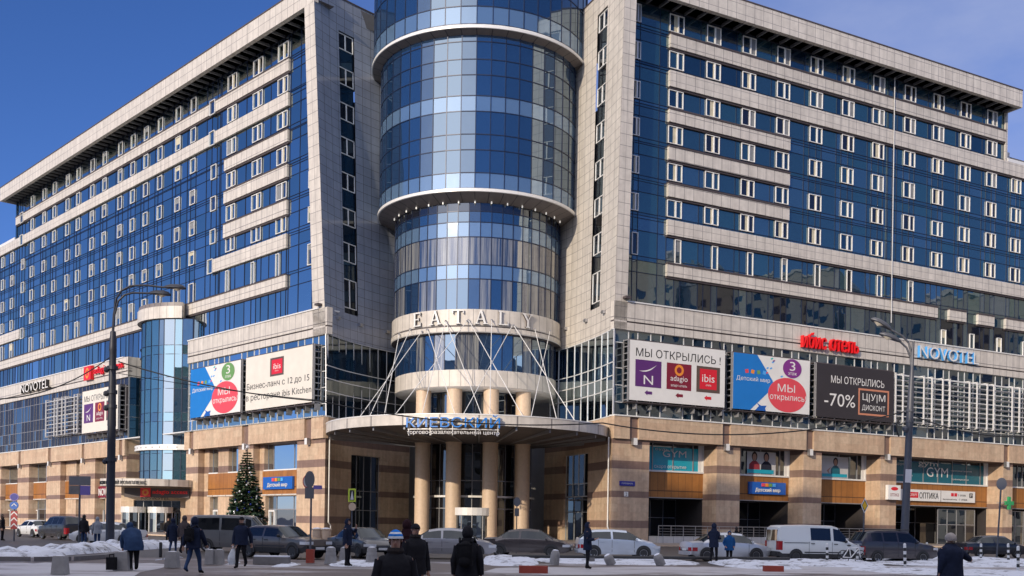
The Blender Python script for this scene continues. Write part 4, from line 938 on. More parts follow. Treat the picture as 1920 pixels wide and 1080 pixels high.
def toy_board(r, P, t0, t1, z0, z1, c, badge):
    w = t1 - t0; h = z1 - z0; X = lambda u: t0 + w * u; Z = lambda v: z0 + h * v
    m = MB(); poly(m, P, [(X(0), Z(0)), (X(.22), Z(0)), (X(.50), Z(.42)), (X(.52), Z(.50)), (X(.50), Z(.57)), (X(.30), Z(1)), (X(0), Z(1))], c + .012, 'vinyl_blue'); kid(m, 'blue_field', r)
    m = MB(); disc(m, P, X(.70), Z(.325), w * .255, h * .315, c + .018, 'vinyl_coral', 40)
    text_mb(m, 'МЫ', P, X(.57), X(.80), Z(.38), Z(.52), c + .026, 'vinyl_white', bold=.01); text_mb(m, 'открылись!', P, X(.47), X(.95), Z(.20), Z(.335), c + .026, 'vinyl_white', bold=.008); kid(m, 'round_label', r)
    m = MB(); disc(m, P, X(.76), Z(.82), w * .125, h * .175, c + .024, badge, 36); text_mb(m, '3', P, X(.725), X(.80), Z(.78), Z(.945), c + .03, 'vinyl_white'); text_mb(m, 'этаж', P, X(.705), X(.82), Z(.70), Z(.75), c + .03, 'vinyl_white', bold=.01); kid(m, 'round_badge', r)
    m = MB()
    for i, col in enumerate(('vinyl_coral', 'vinyl_orange', 'vinyl_green', 'sign_sky')):
        u = .17 + i * .075; a = .2 * (-1) ** i
        poly(m, P, [(X(u) + w * .03 * math.cos(a + q), Z(.69) + h * .048 * math.sin(a + q)) for q in (.78, 2.36, 3.93, 5.5)], c + .02, col)
    text_mb(m, 'Детский мир', P, X(.04), X(.47), Z(.50), Z(.60), c + .02, 'vinyl_white', bold=.035); kid(m, 'lettering', r)
    m = MB(); rr = random.Random(5)
    for i in range(12):
        u, v = rr.uniform(.42, .95), rr.uniform(.62, .97)
        if (u - .76) ** 2 + (v - .82) ** 2 < .04: continue
        poly(m, P, [(X(u) + w * .02 * math.cos(q), Z(v) + h * .022 * math.sin(q + .4)) for q in (0, 1.4, 2.9, 4.5)], c + .014, rr.choice(['sign_teal', 'sign_sky', 'vinyl_coral', 'vinyl_violet']))
    poly(m, P, [(X(.28), Z(.0)), (X(.33), Z(.08)), (X(.30), Z(.14)), (X(.36), Z(.09)), (X(.43), Z(.10)), (X(.41), Z(.05)), (X(.42), Z(.0))], c + .014, 'sign_blue'); kid(m, 'confetti', r)
BBC = .85
r = board('billboard', 'pale billboard reading МЫ ОТКРЫЛИСЬ with an exclamation mark and three arrows, right of the tower', 'billboard', PR, 1.25, 12.53, 13.45, 19.05, BBC, 'vinyl_white'); hotel_tiles(r, PR, 1.25, 12.53, 13.45, 19.05, BBC)
r = board('billboard', 'blue and coral toy shop billboard with a purple round 3 badge', 'billboard', PR, 13.57, 23.7, 13.45, 19.0, BBC, 'vinyl_white'); toy_board(r, PR, 13.57, 23.7, 13.45, 19.0, BBC, 'vinyl_violet')
r = board('billboard', 'black billboard reading minus 70 percent beside a copper framed logo', 'billboard', PR, 24.63, 35.97, 13.35, 18.9, BBC, 'vinyl_black')
X = lambda u: 24.63 + 11.34 * u; Z = lambda v: 13.35 + 5.55 * v
m = MB(); text_mb(m, 'МЫ ОТКРЫЛИСЬ', PR, X(.18), X(.87), Z(.66), Z(.80), BBC + .012, 'vinyl_white', bold=.008); text_mb(m, '-70%', PR, X(.10), X(.49), Z(.22), Z(.46), BBC + .012, 'vinyl_white', bold=.035); kid(m, 'lettering', r)
m = MB()
for a, b, p, q in ((.53, .935, .10, .135), (.53, .935, .575, .61), (.53, .55, .135, .575), (.915, .935, .135, .575)): rect(m, PR, X(a), X(b), Z(p), Z(q), BBC + .012, 'vinyl_copper')
text_mb(m, 'Ц|У|М', PR, X(.585), X(.885), Z(.35), Z(.52), BBC + .014, 'vinyl_white'); text_mb(m, 'ДИСКОНТ', PR, X(.58), X(.885), Z(.18), Z(.30), BBC + .014, 'vinyl_white', bold=.01); kid(m, 'logo', r)
# left hand billboards (the frame runs right to left, so the lettering uses the mirrored frame)
r = board('billboard', 'cream billboard with a red ibis square and two lines about a business lunch', 'billboard', PLm, -14.1, -1.2, 13.4, 19.05, BBC, 'vinyl_cream')
X = lambda u: -14.1 + 12.9 * u; Z = lambda v: 13.4 + 5.65 * v
m = MB(); text_mb(m, 'Бизнес-ланч с 12 до 15', PLm, X(.02), X(.96), Z(.36), Z(.50), BBC + .012, 'ink_black', bold=.004); text_mb(m, 'в ресторане ibis Kitchen', PLm, X(.01), X(.99), Z(.14), Z(.29), BBC + .012, 'ink_black', bold=.004); kid(m, 'lettering', r)
m = MB(); rect(m, PLm, X(.385), X(.59), Z(.565), Z(.90), BBC + .012, 'vinyl_brown'); rect(m, PLm, X(.41), X(.57), Z(.60), Z(.865), BBC + .018, 'vinyl_red'); text_mb(m, 'ibis', PLm, X(.435), X(.545), Z(.69), Z(.79), BBC + .026, 'vinyl_white', bold=.02); text_mb(m, 'отель', PLm, X(.46), X(.515), Z(.645), Z(.665), BBC + .026, 'vinyl_white'); kid(m, 'logo', r)
r = board('billboard', 'blue and coral toy shop billboard with a green round 3 badge', 'billboard', PLm, -26.75, -15.2, 13.4, 19.0, BBC, 'vinyl_white'); toy_board(r, PLm, -26.75, -15.2, 13.4, 19.0, BBC, 'vinyl_green')
r = board('billboard', 'pale hotel billboard partly hidden by the lamp post at the left', 'billboard', PLm, -58.7, -46.9, 13.3, 19.05, BBC, 'vinyl_cream'); hotel_tiles(r, PLm, -58.7, -46.9, 13.3, 19.05, BBC, False)
def louvres(label, P, t0, t1, z0, z1):
    r = thing('louvre_screen', label, 'louvre screen', P((t0 + t1) / 2, z0, .5), 0, 'sunshade louvre screens'); c = .9
    t = t0; k = 0; pat = [1.15, 3.3, 1.3, 1.75]
    while t < t1:
        m = MB(); m.box(P, t, t + .14, z0, z1, c - .14, c, 'mullion_white'); m.box(P, t, t + .1, z0, z0 + .1, 0, c, 'mullion_white'); m.box(P, t, t + .1, z1 - .1, z1, 0, c, 'mullion_white'); t += pat[k % 4]; k += 1; m.build('upright', r)
    m = MB(); z = z0 + .15; k = 0
    while z < z1: m.box(P, t0, t1, z, z + (.08 if k % 2 else .13), c - .42, c - .15, 'mullion_white' if k % 2 else 'mullion_grey'); z += .56; k += 1
    tag(m.build('slat', r), kind='stuff')
louvres('pale sunshade slats over the glazing right of the black billboard', PR, 36.2, 71, 13.4, 18.85)
louvres('pale sunshade slats over the glazing left of the far hotel billboard', PL, 60.4, 72.4, 13.4, 19.0)
louvres2 = None
def letters(name, label, s, P, t0, t1, z0, z1, c, mat, thick, bold=0.0, side=None, back=None):
    m = MB(); text_mb(m, s, P, t0, t1, z0, z1, c, mat, thick, bold, side)
    if back: back(m)
    return tag(m.build(name), label, 'sign', 'raised letter signs on the pale bands')
letters('letter_sign', 'red raised letters on the cream band above the black billboard', 'ибис отель', PR, 23.1, 31.1, 20.45, 22.1, .05, 'red_letter', .4, .03, 'sign_red')
letters('letter_sign', 'white NOVOTEL letters with blue sides on the band at the right', 'NOVOTEL', PR, 40.5, 50.3, 20.95, 22.3, .05, 'vinyl_white', .35, .008, 'sign_sky')
letters('letter_sign', 'white NOVOTEL letters with black sides on the far left band', 'NOVOTEL', PLm, -84.2, -72.7, 20.9, 22.2, .05, 'vinyl_white', .5, .012, 'ink_black')
def adbox(m):
    m.box(PLm, -59.3, -56.9, 20.7, 22.6, .05, .5, 'sign_red'); disc(m, PLm, -58.1, 21.65, .6, .75, .51, 'vinyl_orange', inner=.6)
letters('letter_sign', 'red adagio letters with an orange ring box behind the left lamp post', 'adagio access', PLm, -56.3, -47.0, 21.05, 22.3, .1, 'red_letter', .25, .01, 'sign_red', adbox)
# the large serif letters round the tower
m = MB(); PE2 = PTw(8.97)
def stroke(px, pz, qx, qz, w, a0, zs):
    d = V((qx - px, qz - pz)); L = d.length; n = V((-d.y, d.x)) / L * w / 2
    pts = [(px - n.x, pz - n.y), (qx - n.x, qz - n.y), (qx + n.x, qz + n.y), (px + n.x, pz + n.y)]
    f = lambda x, z, c: PE2(a0 + x / 8.97, 21.12 + z, c)
    for c in (.05, .24): m.face([f(x, z, c) for x, z in pts], 'vinyl_white')
    for i in range(4):
        (x, z), (u, w2) = pts[i], pts[(i + 1) % 4]; m.face([f(x, z, .05), f(u, w2, .05), f(u, w2, .24), f(x, z, .24)], 'dark_line')
GL = {'E': [(.2, 0, .2, 1.35, .2), (0, .05, 1, .05, .1), (0, 1.3, .95, 1.3, .1), (.3, .68, .7, .68, .09), (.95, 0, .95, .35, .08), (.9, 1.0, .9, 1.35, .08), (.7, .52, .7, .84, .07)],
      'A': [(.15, 0, .55, 1.35, .09), (.55, 1.35, 1.0, 0, .2), (.3, .45, .8, .45, .09), (-.05, .04, .4, .04, .08), (.75, .04, 1.25, .04, .08)],
      'T': [(.55, 0, .55, 1.35, .2), (0, 1.3, 1.1, 1.3, .1), (.04, 1.0, .04, 1.35, .08), (1.06, 1.0, 1.06, 1.35, .08), (.3, .04, .8, .04, .08)],
      'L': [(.2, 0, .2, 1.35, .2), (0, .05, 1, .05, .1), (0, 1.3, .45, 1.3, .08), (.95, 0, .95, .38, .08)],
      'Y': [(.6, 0, .6, .65, .2), (.6, .65, .15, 1.33, .18), (.6, .65, 1.0, 1.33, .08), (-.05, 1.31, .4, 1.31, .08), (.8, 1.31, 1.2, 1.31, .08), (.35, .04, .85, .04, .08)]}
def ang_at(px):
    best = None
    for i in range(300):
        a = math.radians(-90 + 180 * i / 299); p = PE2(a, 21.8, 0) - EYEP; u = p.dot(cR) / p.y * F_PX + PX0
        if best is None or abs(u - px) < best[0]: best = (abs(u - px), a)
    return best[1]
for ch, px in zip('EATALY', (785, 818, 859, 901, 944, 987)):
    a0 = ang_at(px) - .55 / 8.97
    for s in GL[ch]: stroke(*s, a0, 0)
tag(m.build('letter_sign'), 'big white serif letters EATALY round the cream band of the tower', 'sign')
# name sign on the front of the canopy
plain('kiev_blue', (.02, .20, .62), .35, 0, .05)
PK = lambda a, z, c: cc + V((math.sin(a / 13.9) * (13.9 + c), -math.cos(a / 13.9) * (13.9 + c), z))
aK = lambda px: [a for a in [min(((abs((PK(k * .05 - 12, 10.4, .3) - EYEP).dot(cR) / (PK(k * .05 - 12, 10.4, .3) - EYEP).y * F_PX + PX0 - px), k * .05 - 12) for k in range(480)))[1]]][0]
k0, k1 = aK(763), aK(937)
r = thing('canopy_sign', 'blue КИЕВСКИЙ name sign with a smaller line on the canopy edge', 'sign', PK((k0 + k1) / 2, 9.2, .2))
m = MB(); text_mb(m, 'КИЕВСКИЙ', PK, k0, k1, 9.75, 10.85, .12, 'kiev_blue', .28, .055, 'vinyl_white'); kid(m, 'lettering', r)
m = MB(); text_mb(m, 'торгово-развлекательный центр', PK, k0, k1, 9.12, 9.55, .1, 'vinyl_white', .12, .004, 'sign_blue'); kid(m, 'small_lettering', r)
m = MB()
for i in range(5): a = k0 + .1 + (k1 - k0 - .2) * i / 4; m.box(PK, a - .03, a + .03, 9.1, 10.6, -.2, .1, 'white_metal')
m.box(PK, k0, k1, 9.6, 9.68, -.1, .08, 'white_metal', na=8); m.box(PK, k0, k1, 10.5, 10.58, -.1, .1, 'white_metal', na=8); kid(m, 'bracket', r)

# shop signs
def RT_(px, z, c):
    r_ = ray(px, 920); P0 = CR + NR * c + V((0, 0, z)); s = (P0 - EYEP).dot(NR) / r_.dot(NR); return (EYEP + r_ * s - CR).dot(DR)
def toy_sign(label, P, t0, t1, z0, z1, c):
    r = thing('shop_sign', label, 'sign', P((t0 + t1) / 2, z0, c), 0, 'shop signs on the brown panels')
    m = MB(); m.box(P, t0, t1, z0, z1, c, c + .25, 'sign_blue'); kid(m, 'panel', r); w = t1 - t0; h = z1 - z0
    m = MB(); text_mb(m, 'Детский мир', P, t0 + w * .16, t0 + w * .84, z0 + h * .12, z0 + h * .52, c + .26, 'vinyl_white', .05, .035); kid(m, 'lettering', r)
    m = MB()
    for i, col in enumerate(('vinyl_coral', 'vinyl_orange', 'vinyl_green', 'sign_sky')):
        x = t0 + w * (.33 + i * .1); m.box(P, x, x + w * .075, z0 + h * .64, z0 + h * .9, c + .25, c + .34, col)
    kid(m, 'toy_block_logo', r)
toy_sign('blue toy shop sign on the brown panel of the right wing', PR, RT_(1402, 5.8, -2.1), RT_(1470, 5.8, -2.1), 5.2, 6.45, -2.1)
toy_sign('blue toy shop sign on the brown panel beside the decorated fir', PLm, -lt(497, 5.8, -.7), -lt(552, 5.8, -.7), 5.0, 6.3, -.7)
a, b = RT_(1684, 5.8, -2.1), RT_(1825, 5.8, -2.1); w = b - a
r = thing('shop_sign', 'long white optician sign reading ОПТИКА on the brown panel', 'sign', PR((a + b) / 2, 5, -2), 0, 'shop signs on the brown panels'); m = MB(); m.box(PR, a, b, 5.05, 6.35, -2.1, -1.85, 'vinyl_white'); m.box(PR, a + w * .53, a + w * .535, 5.05, 6.35, -2.1, -1.84, 'dark_line'); kid(m, 'panel', r)
m = MB(); text_mb(m, 'ОПТИКА', PR, a + w * .25, a + w * .5, 5.35, 6.05, -1.84, 'ink_black', .02, .005)
m.box(PR, a + w * .06, a + w * .235, 5.4, 6.05, -1.85, -1.83, 'vinyl_red'); text_mb(m, 'ЭКСПЕРТ', PR, a + w * .08, a + w * .22, 5.58, 5.88, -1.82, 'vinyl_white', .01, .01)
for x in (.67, .715): m.box(PR, a + w * x, a + w * (x + .035), 5.72, 6.1, -1.85, -1.83, 'vinyl_red')
m.box(PR, a + w * .92, a + w * .965, 5.62, 6.15, -1.85, -1.83, 'ink_black'); text_mb(m, 'Р', PR, a + w * .93, a + w * .955, 5.7, 6.05, -1.82, 'vinyl_white', .01)
text_mb(m, '1 этаж', PR, a + w * .77, a + w * .87, 5.75, 6.0, -1.84, 'ink_black', .01); text_mb(m, '-1 этаж', PR, a + w * .77, a + w * .89, 5.25, 5.5, -1.84, 'ink_black', .01); text_mb(m, 'бесплатный вход', PR, a + w * .56, a + w * .75, 5.25, 5.45, -1.84, 'ink_black', .01); kid(m, 'lettering', r)
r = thing('box_sign', 'small white lightbox with a red oval sticking out beside the optician sign', 'sign', PR(36.2, 4.6, 0)); m = MB(); p0 = RT_(1663, 5.4, .3); m.box(PR, p0, p0 + 1.9, 5.0, 6.6, .1, .5, 'vinyl_white'); kid(m, 'box', r); m = MB(); disc(m, PR, p0 + .95, 6.2, .55, .2, .51, 'vinyl_red', 20); text_mb(m, 'оптика', PR, p0 + .3, p0 + 1.6, 5.35, 5.7, .505, 'vinyl_maroon'); kid(m, 'lettering', r)
p0 = RT_(1161, 5.6, .02); m = MB(); m.box(PR, p0, p0 + 1.75, 5.45, 5.9, .02, .07, 'plate_blue'); text_mb(m, 'ПЛОЩАДЬ', PR, p0 + .25, p0 + 1.5, 5.6, 5.75, .075, 'vinyl_white'); tag(m.build('street_plate'), 'small dark blue street name plate on the stone corner pier', 'sign')
p0 = RT_(1170, 4.6, .02); m = MB(); m.box(PR, p0, p0 + .45, 4.45, 4.9, .02, .07, 'vinyl_white'); text_mb(m, '2', PR, p0 + .14, p0 + .31, 4.52, 4.82, .075, 'ink_black', .004, .02); tag(m.build('house_number'), 'small white number plate below the blue street plate', 'sign')
p0 = RT_(1893, 5.2, .9); m = MB()
for x0, x1, z0, z1 in ((-.22, .22, -.75, .75), (-.75, -.22, -.22, .22), (.22, .75, -.22, .22)): m.box(PR, p0 + x0, p0 + x1, 5.05 + z0, 5.05 + z1, .75, .95, 'cross_green')
m.box(PR, p0 - 1.2, p0 - .75, 5.0, 5.1, .1, .9, 'steel'); tag(m.build('pharmacy_cross'), 'green pharmacy cross sticking out at the right edge', 'sign')
# window graphics on the right wing
m = MB(); a, b = RO[0]; text_mb(m, 'GYM', PR, a + 3.1, a + 6.0, 8.55, 9.2, -2.1, 'vinyl_white', 0, .004); text_mb(m, 'будь в', PR, a + 2.2, a + 4.4, 9.1, 9.4, -2.1, 'vinyl_white'); text_mb(m, 'скоро открытие', PR, a + 2.1, a + 6.0, 7.35, 7.7, -2.1, 'vinyl_white', 0, .01); tag(m.build('window_graphic'), 'white GYM lettering on the turquoise window above the plain brown panel', 'sign', 'gym lettering on the windows')
m = MB(); a, b = RO[3]; text_mb(m, 'GYM', PR, a + 7.3, a + 10.9, 7.9, 9.0, -2.1, 'vinyl_white', 0, .004); text_mb(m, 'gym', PR, a + 5.9, a + 9.2, 8.95, 9.5, -2.1, 'vinyl_white'); text_mb(m, 'здоровье', PR, a + 2.2, a + 4.4, 9.0, 9.3, -2.1, 'vinyl_white'); text_mb(m, 'групповые занятия', PR, a + 11.4, a + 15, 8.6, 8.8, -2.1, 'vinyl_white'); text_mb(m, 'персональные', PR, a + 2, a + 5, 7.8, 8.0, -2.1, 'vinyl_white'); text_mb(m, 'тренировки', PR, a + 11.5, a + 14.5, 7.6, 7.8, -2.1, 'vinyl_white'); tag(m.build('window_graphic'), 'white GYM lettering on the long teal window above the optician', 'sign', 'gym lettering on the windows')
def bust(m, x, z, s, cloth, c, hood):
    poly(m, PR, [(x - .55 * s, z), (x + .55 * s, z), (x + .5 * s, z + .7 * s), (x + .2 * s, z + .95 * s), (x - .2 * s, z + .95 * s), (x - .5 * s, z + .7 * s)], c, cloth)
    disc(m, PR, x, z + 1.28 * s, .27 * s, .36 * s, c + .004, cloth if hood else 'hair_dark', 20); disc(m, PR, x, z + 1.22 * s, .19 * s, .27 * s, c + .008, 'skin', 18)
m = MB(); a = RO[1][0] + 2.7; rect(m, PR, a, a + 3.9, 7.25, 9.6, -2.1, 'poster_white'); bust(m, a + 1.0, 7.3, 1.4, 'red_cloth', -2.09, False); bust(m, a + 2.6, 7.3, 1.4, 'navy_cloth', -2.085, True); rect(m, PR, a, a + 3.6, 7.35, 7.75, -2.06, 'teal_film'); tag(m.build('window_poster'), 'poster of two people in red and dark tops inside the shop window', 'poster', 'posters in the shop windows')
m = MB(); a = RO[2][0] + 2.1; rect(m, PR, a, a + 3.9, 7.25, 9.55, -2.1, 'poster_white'); bust(m, a + 2, 7.35, 1.3, 'teal_dark', -2.09, False); m.face([PR(a + x, z, -2.085) for x, z in ((1.4, 8.5), (.7, 8.0), (1.2, 7.6), (1.0, 8.0))], 'skin'); rect(m, PR, a, a + 3.7, 7.35, 7.7, -2.06, 'teal_film'); tag(m.build('window_poster'), 'poster of a dark haired woman in a teal top inside the window', 'poster', 'posters in the shop windows')
# side entrance signs
PEn = lambda a, z, c: EC + V((math.sin(a / ER) * (ER + c), -math.cos(a / ER) * (ER + c) * .9, z))
m = MB(); text_mb(m, 'ГОСТИНИЧНЫЙ КОМПЛЕКС', PEn, -6.2, 1.2, 5.6, 6.1, .03, 'ink_black', .08, .01); tag(m.build('letter_sign'), 'dark КОМПЛЕКС letters round the edge of the small side canopy', 'sign')
r = thing('sign_strip', 'dark strip with an orange ring box and red adagio letters under the side canopy', 'sign', PE(.5, 4.3, 1)); m = MB(); m.box(PE, -2.6, 5.0, 4.2, 5.3, 2.6, 2.75, 'dark_line'); kid(m, 'panel', r)
m = MB(); m.box(PE, -.7, .5, 4.25, 5.3, 2.76, 2.85, 'sign_red'); disc(m, PE, -.1, 4.77, .38, .38, 2.86, 'vinyl_orange', 24, inner=.45); text_mb(m, 'adagio access', PE, .7, 4.8, 4.5, 5.1, 2.76, 'red_letter', .05, .01); kid(m, 'lettering', r)
m = MB(); text_mb(m, 'NOVOTEL', PE, -1.2, 2.2, 3.95, 4.25, 1.0, 'ink_black', .05, .01); tag(m.build('letter_sign'), 'small dark NOVOTEL letters above the side entrance doors', 'sign')
r = thing('banner', 'tall red and dark banner at the right of the side entrance', 'banner', PE(5.6, 0, 1)); m = MB(); m.box(PE, 4.75, 6.0, 1.6, 5.3, 1.6, 1.7, 'vinyl_maroon'); m.box(PE, 4.75, 6.0, 2.9, 4.0, 1.7, 1.71, 'navy_cloth'); kid(m, 'panel', r); m = MB(); text_mb(m, 'ibis', PE, 5.0, 5.7, 4.4, 4.9, 1.72, 'vinyl_white', .01, .02); kid(m, 'lettering', r)
t1_ = lt(222, 5, -.7); t0_ = lt(186, 5, -.7)
m = MB(); m.box(PLm, -t0_, -t1_, 4.5, 6.0, -.75, -.5, 'vinyl_maroon'); text_mb(m, 'NOVOTEL', PLm, -t0_ + .6, -t1_ - .4, 4.75, 5.7, -.48, 'vinyl_white', .1, .015); tag(m.build('wall_sign'), 'white NOVOTEL letters on a maroon panel behind the left lamp post', 'sign')
# ================================================================== VEHICLES
def paint(name, col, metal=0.35, rough=0.28, dirt=0.25):
    m, n, l, b = newmat(name)
    t = n.new('ShaderNodeTexCoord'); z = n.new('ShaderNodeTexNoise'); z.inputs['Scale'].default_value = 2.2; z.inputs['Detail'].default_value = 7; l.new(t.outputs['Object'], z.inputs['Vector'])
    s = n.new('ShaderNodeSeparateXYZ'); l.new(t.outputs['Object'], s.inputs[0])
    # road salt and mud thrown up along the sills
    r = n.new('ShaderNodeMapRange'); r.inputs['From Min'].default_value = .85; r.inputs['From Max'].default_value = .2; r.inputs['To Min'].default_value = 0.04; r.inputs['To Max'].default_value = dirt * 2.6; l.new(s.outputs['Z'], r.inputs['Value'])
    mu = n.new('ShaderNodeMath'); mu.operation = 'MULTIPLY'; mu.use_clamp = True; l.new(r.outputs[0], mu.inputs[0]); l.new(z.outputs['Fac'], mu.inputs[1])
    mx = n.new('ShaderNodeMixRGB'); mx.inputs[1].default_value = col + (1,); mx.inputs[2].default_value = (.20, .175, .155, 1); l.new(mu.outputs[0], mx.inputs[0]); l.new(mx.outputs[0], b.inputs['Base Color'])
    b.inputs['Metallic'].default_value = metal * .5; b.inputs['Roughness'].default_value = rough; b.inputs['Coat Weight'].default_value = .6; b.inputs['Coat Roughness'].default_value = .08
for nm, c in (('paint_white', (.68, .69, .69)), ('paint_black', (.018, .018, .022)), ('paint_grey', (.16, .165, .17)), ('paint_darkbrown', (.075, .058, .052)), ('paint_graphite', (.07, .072, .078)), ('paint_silvergrey', (.34, .34, .36)), ('paint_umber', (.05, .04, .042)), ('paint_silverblue', (.60, .66, .72)), ('paint_silver', (.52, .54, .57)), ('paint_ivory', (.66, .68, .66)), ('paint_plum', (.04, .034, .042)), ('paint_navy', (.012, .015, .028))):
    paint(nm, c, 0.0 if nm in ('paint_white', 'paint_ivory') else .5)
glass('car_glass', (.008, .009, .011), (.55, .60, .64), .06, .02, .1)
plain('tyre_rubber', (.018, .018, .018), .85, 0, .2); plain('alloy_rim', (.34, .34, .35), .35, .7, .1); plain('rim_dark', (.10, .10, .10), .5, .4, .2)
plain('lens_red', (.30, .01, .015), .2, 0, 0); plain('lens_clear', (.62, .64, .66), .12, .1, 0); plain('bumper_black', (.025, .025, .026), .6, 0, .15); plain('plate_white', (.62, .62, .60), .5, 0, .05); plain('chrome', (.6, .6, .6), .15, 1, 0)
SEDAN = dict(L=4.5, st=[(0, .66, .74, .70, .60), (.07, .90, .96, .82, .70), (.72, .94, 1.00, .87, .70), (1.30, .94, 1.36, .88, .60), (1.75, .93, 1.43, .88, .60), (2.35, .92, 1.45, .88, .61), (2.9, .90, 1.40, .88, .60), (3.62, .87, .96, .87, .74), (4.15, .78, .84, .84, .66), (4.42, .62, .68, .76, .56), (4.5, .46, .50, .70, .52)], side=[(1.02, 1.88), (1.98, 3.35)], ws=(2.9, 3.62), rw=(.72, 1.30), wx=(.86, 3.56), doors=(1.15, 1.93, 3.15))
HATCH = dict(L=4.15, st=[(0, .70, .82, .72, .62), (.06, .98, 1.06, .82, .70), (.50, 1.0, 1.40, .86, .62), (.85, 1.0, 1.46, .87, .61), (1.7, .98, 1.49, .88, .62), (2.45, .95, 1.44, .88, .61), (3.2, .91, 1.02, .87, .74), (3.75, .82, .88, .84, .66), (4.07, .64, .70, .76, .56), (4.15, .46, .50, .70, .52)], side=[(.62, 1.62), (1.72, 2.95)], ws=(2.45, 3.2), rw=(.06, .50), wx=(.75, 3.28), doors=(.98, 1.67, 2.8))
BOXY = dict(L=4.15, st=[(0, .66, .78, .74, .68), (.05, .88, .92, .80, .72), (.55, .90, 1.32, .82, .64), (.8, .90, 1.38, .82, .64), (1.7, .90, 1.40, .83, .65), (2.35, .89, 1.36, .83, .64), (2.95, .87, .93, .82, .74), (3.6, .82, .86, .81, .72), (4.08, .76, .80, .79, .70), (4.15, .45, .50, .78, .68)], side=[(.60, 1.55), (1.65, 2.72)], ws=(2.35, 2.95), rw=(.05, .55), wx=(.72, 3.35), doors=(.85, 1.6, 2.6))
SUV = dict(L=4.75, st=[(0, .80, .95, .78, .70), (.06, 1.10, 1.2, .88, .78), (.42, 1.15, 1.70, .92, .70), (.9, 1.15, 1.78, .93, .70), (2.2, 1.13, 1.80, .94, .70), (2.95, 1.10, 1.74, .93, .69), (3.65, 1.05, 1.16, .92, .80), (4.3, .98, 1.05, .90, .74), (4.66, .84, .90, .84, .66), (4.75, .5, .55, .8, .6)], side=[(.62, 1.25), (1.35, 2.15), (2.25, 3.4)], ws=(2.95, 3.65), rw=(.06, .42), wx=(.95, 3.75), doors=(1.3, 2.2, 3.25))
VAN = dict(L=4.75, st=[(0, 1.0, 1.35, .84, .76), (.05, 1.08, 1.80, .90, .78), (.2, 1.1, 1.90, .92, .78), (1.6, 1.1, 1.94, .93, .79), (3.0, 1.08, 1.92, .93, .78), (3.3, 1.06, 1.84, .92, .76), (3.95, 1.0, 1.14, .91, .80), (4.5, .86, .92, .88, .70), (4.7, .70, .74, .82, .62), (4.75, .45, .5, .8, .6)], side=[(1.75, 2.85), (3.0, 3.72)], ws=(3.3, 3.95), rw=None, wx=(.95, 3.85), doors=(1.65, 2.92, 3.85))
MINIVAN = dict(VAN, side=[(.25, 1.6), (1.72, 2.85), (2.98, 3.72)])
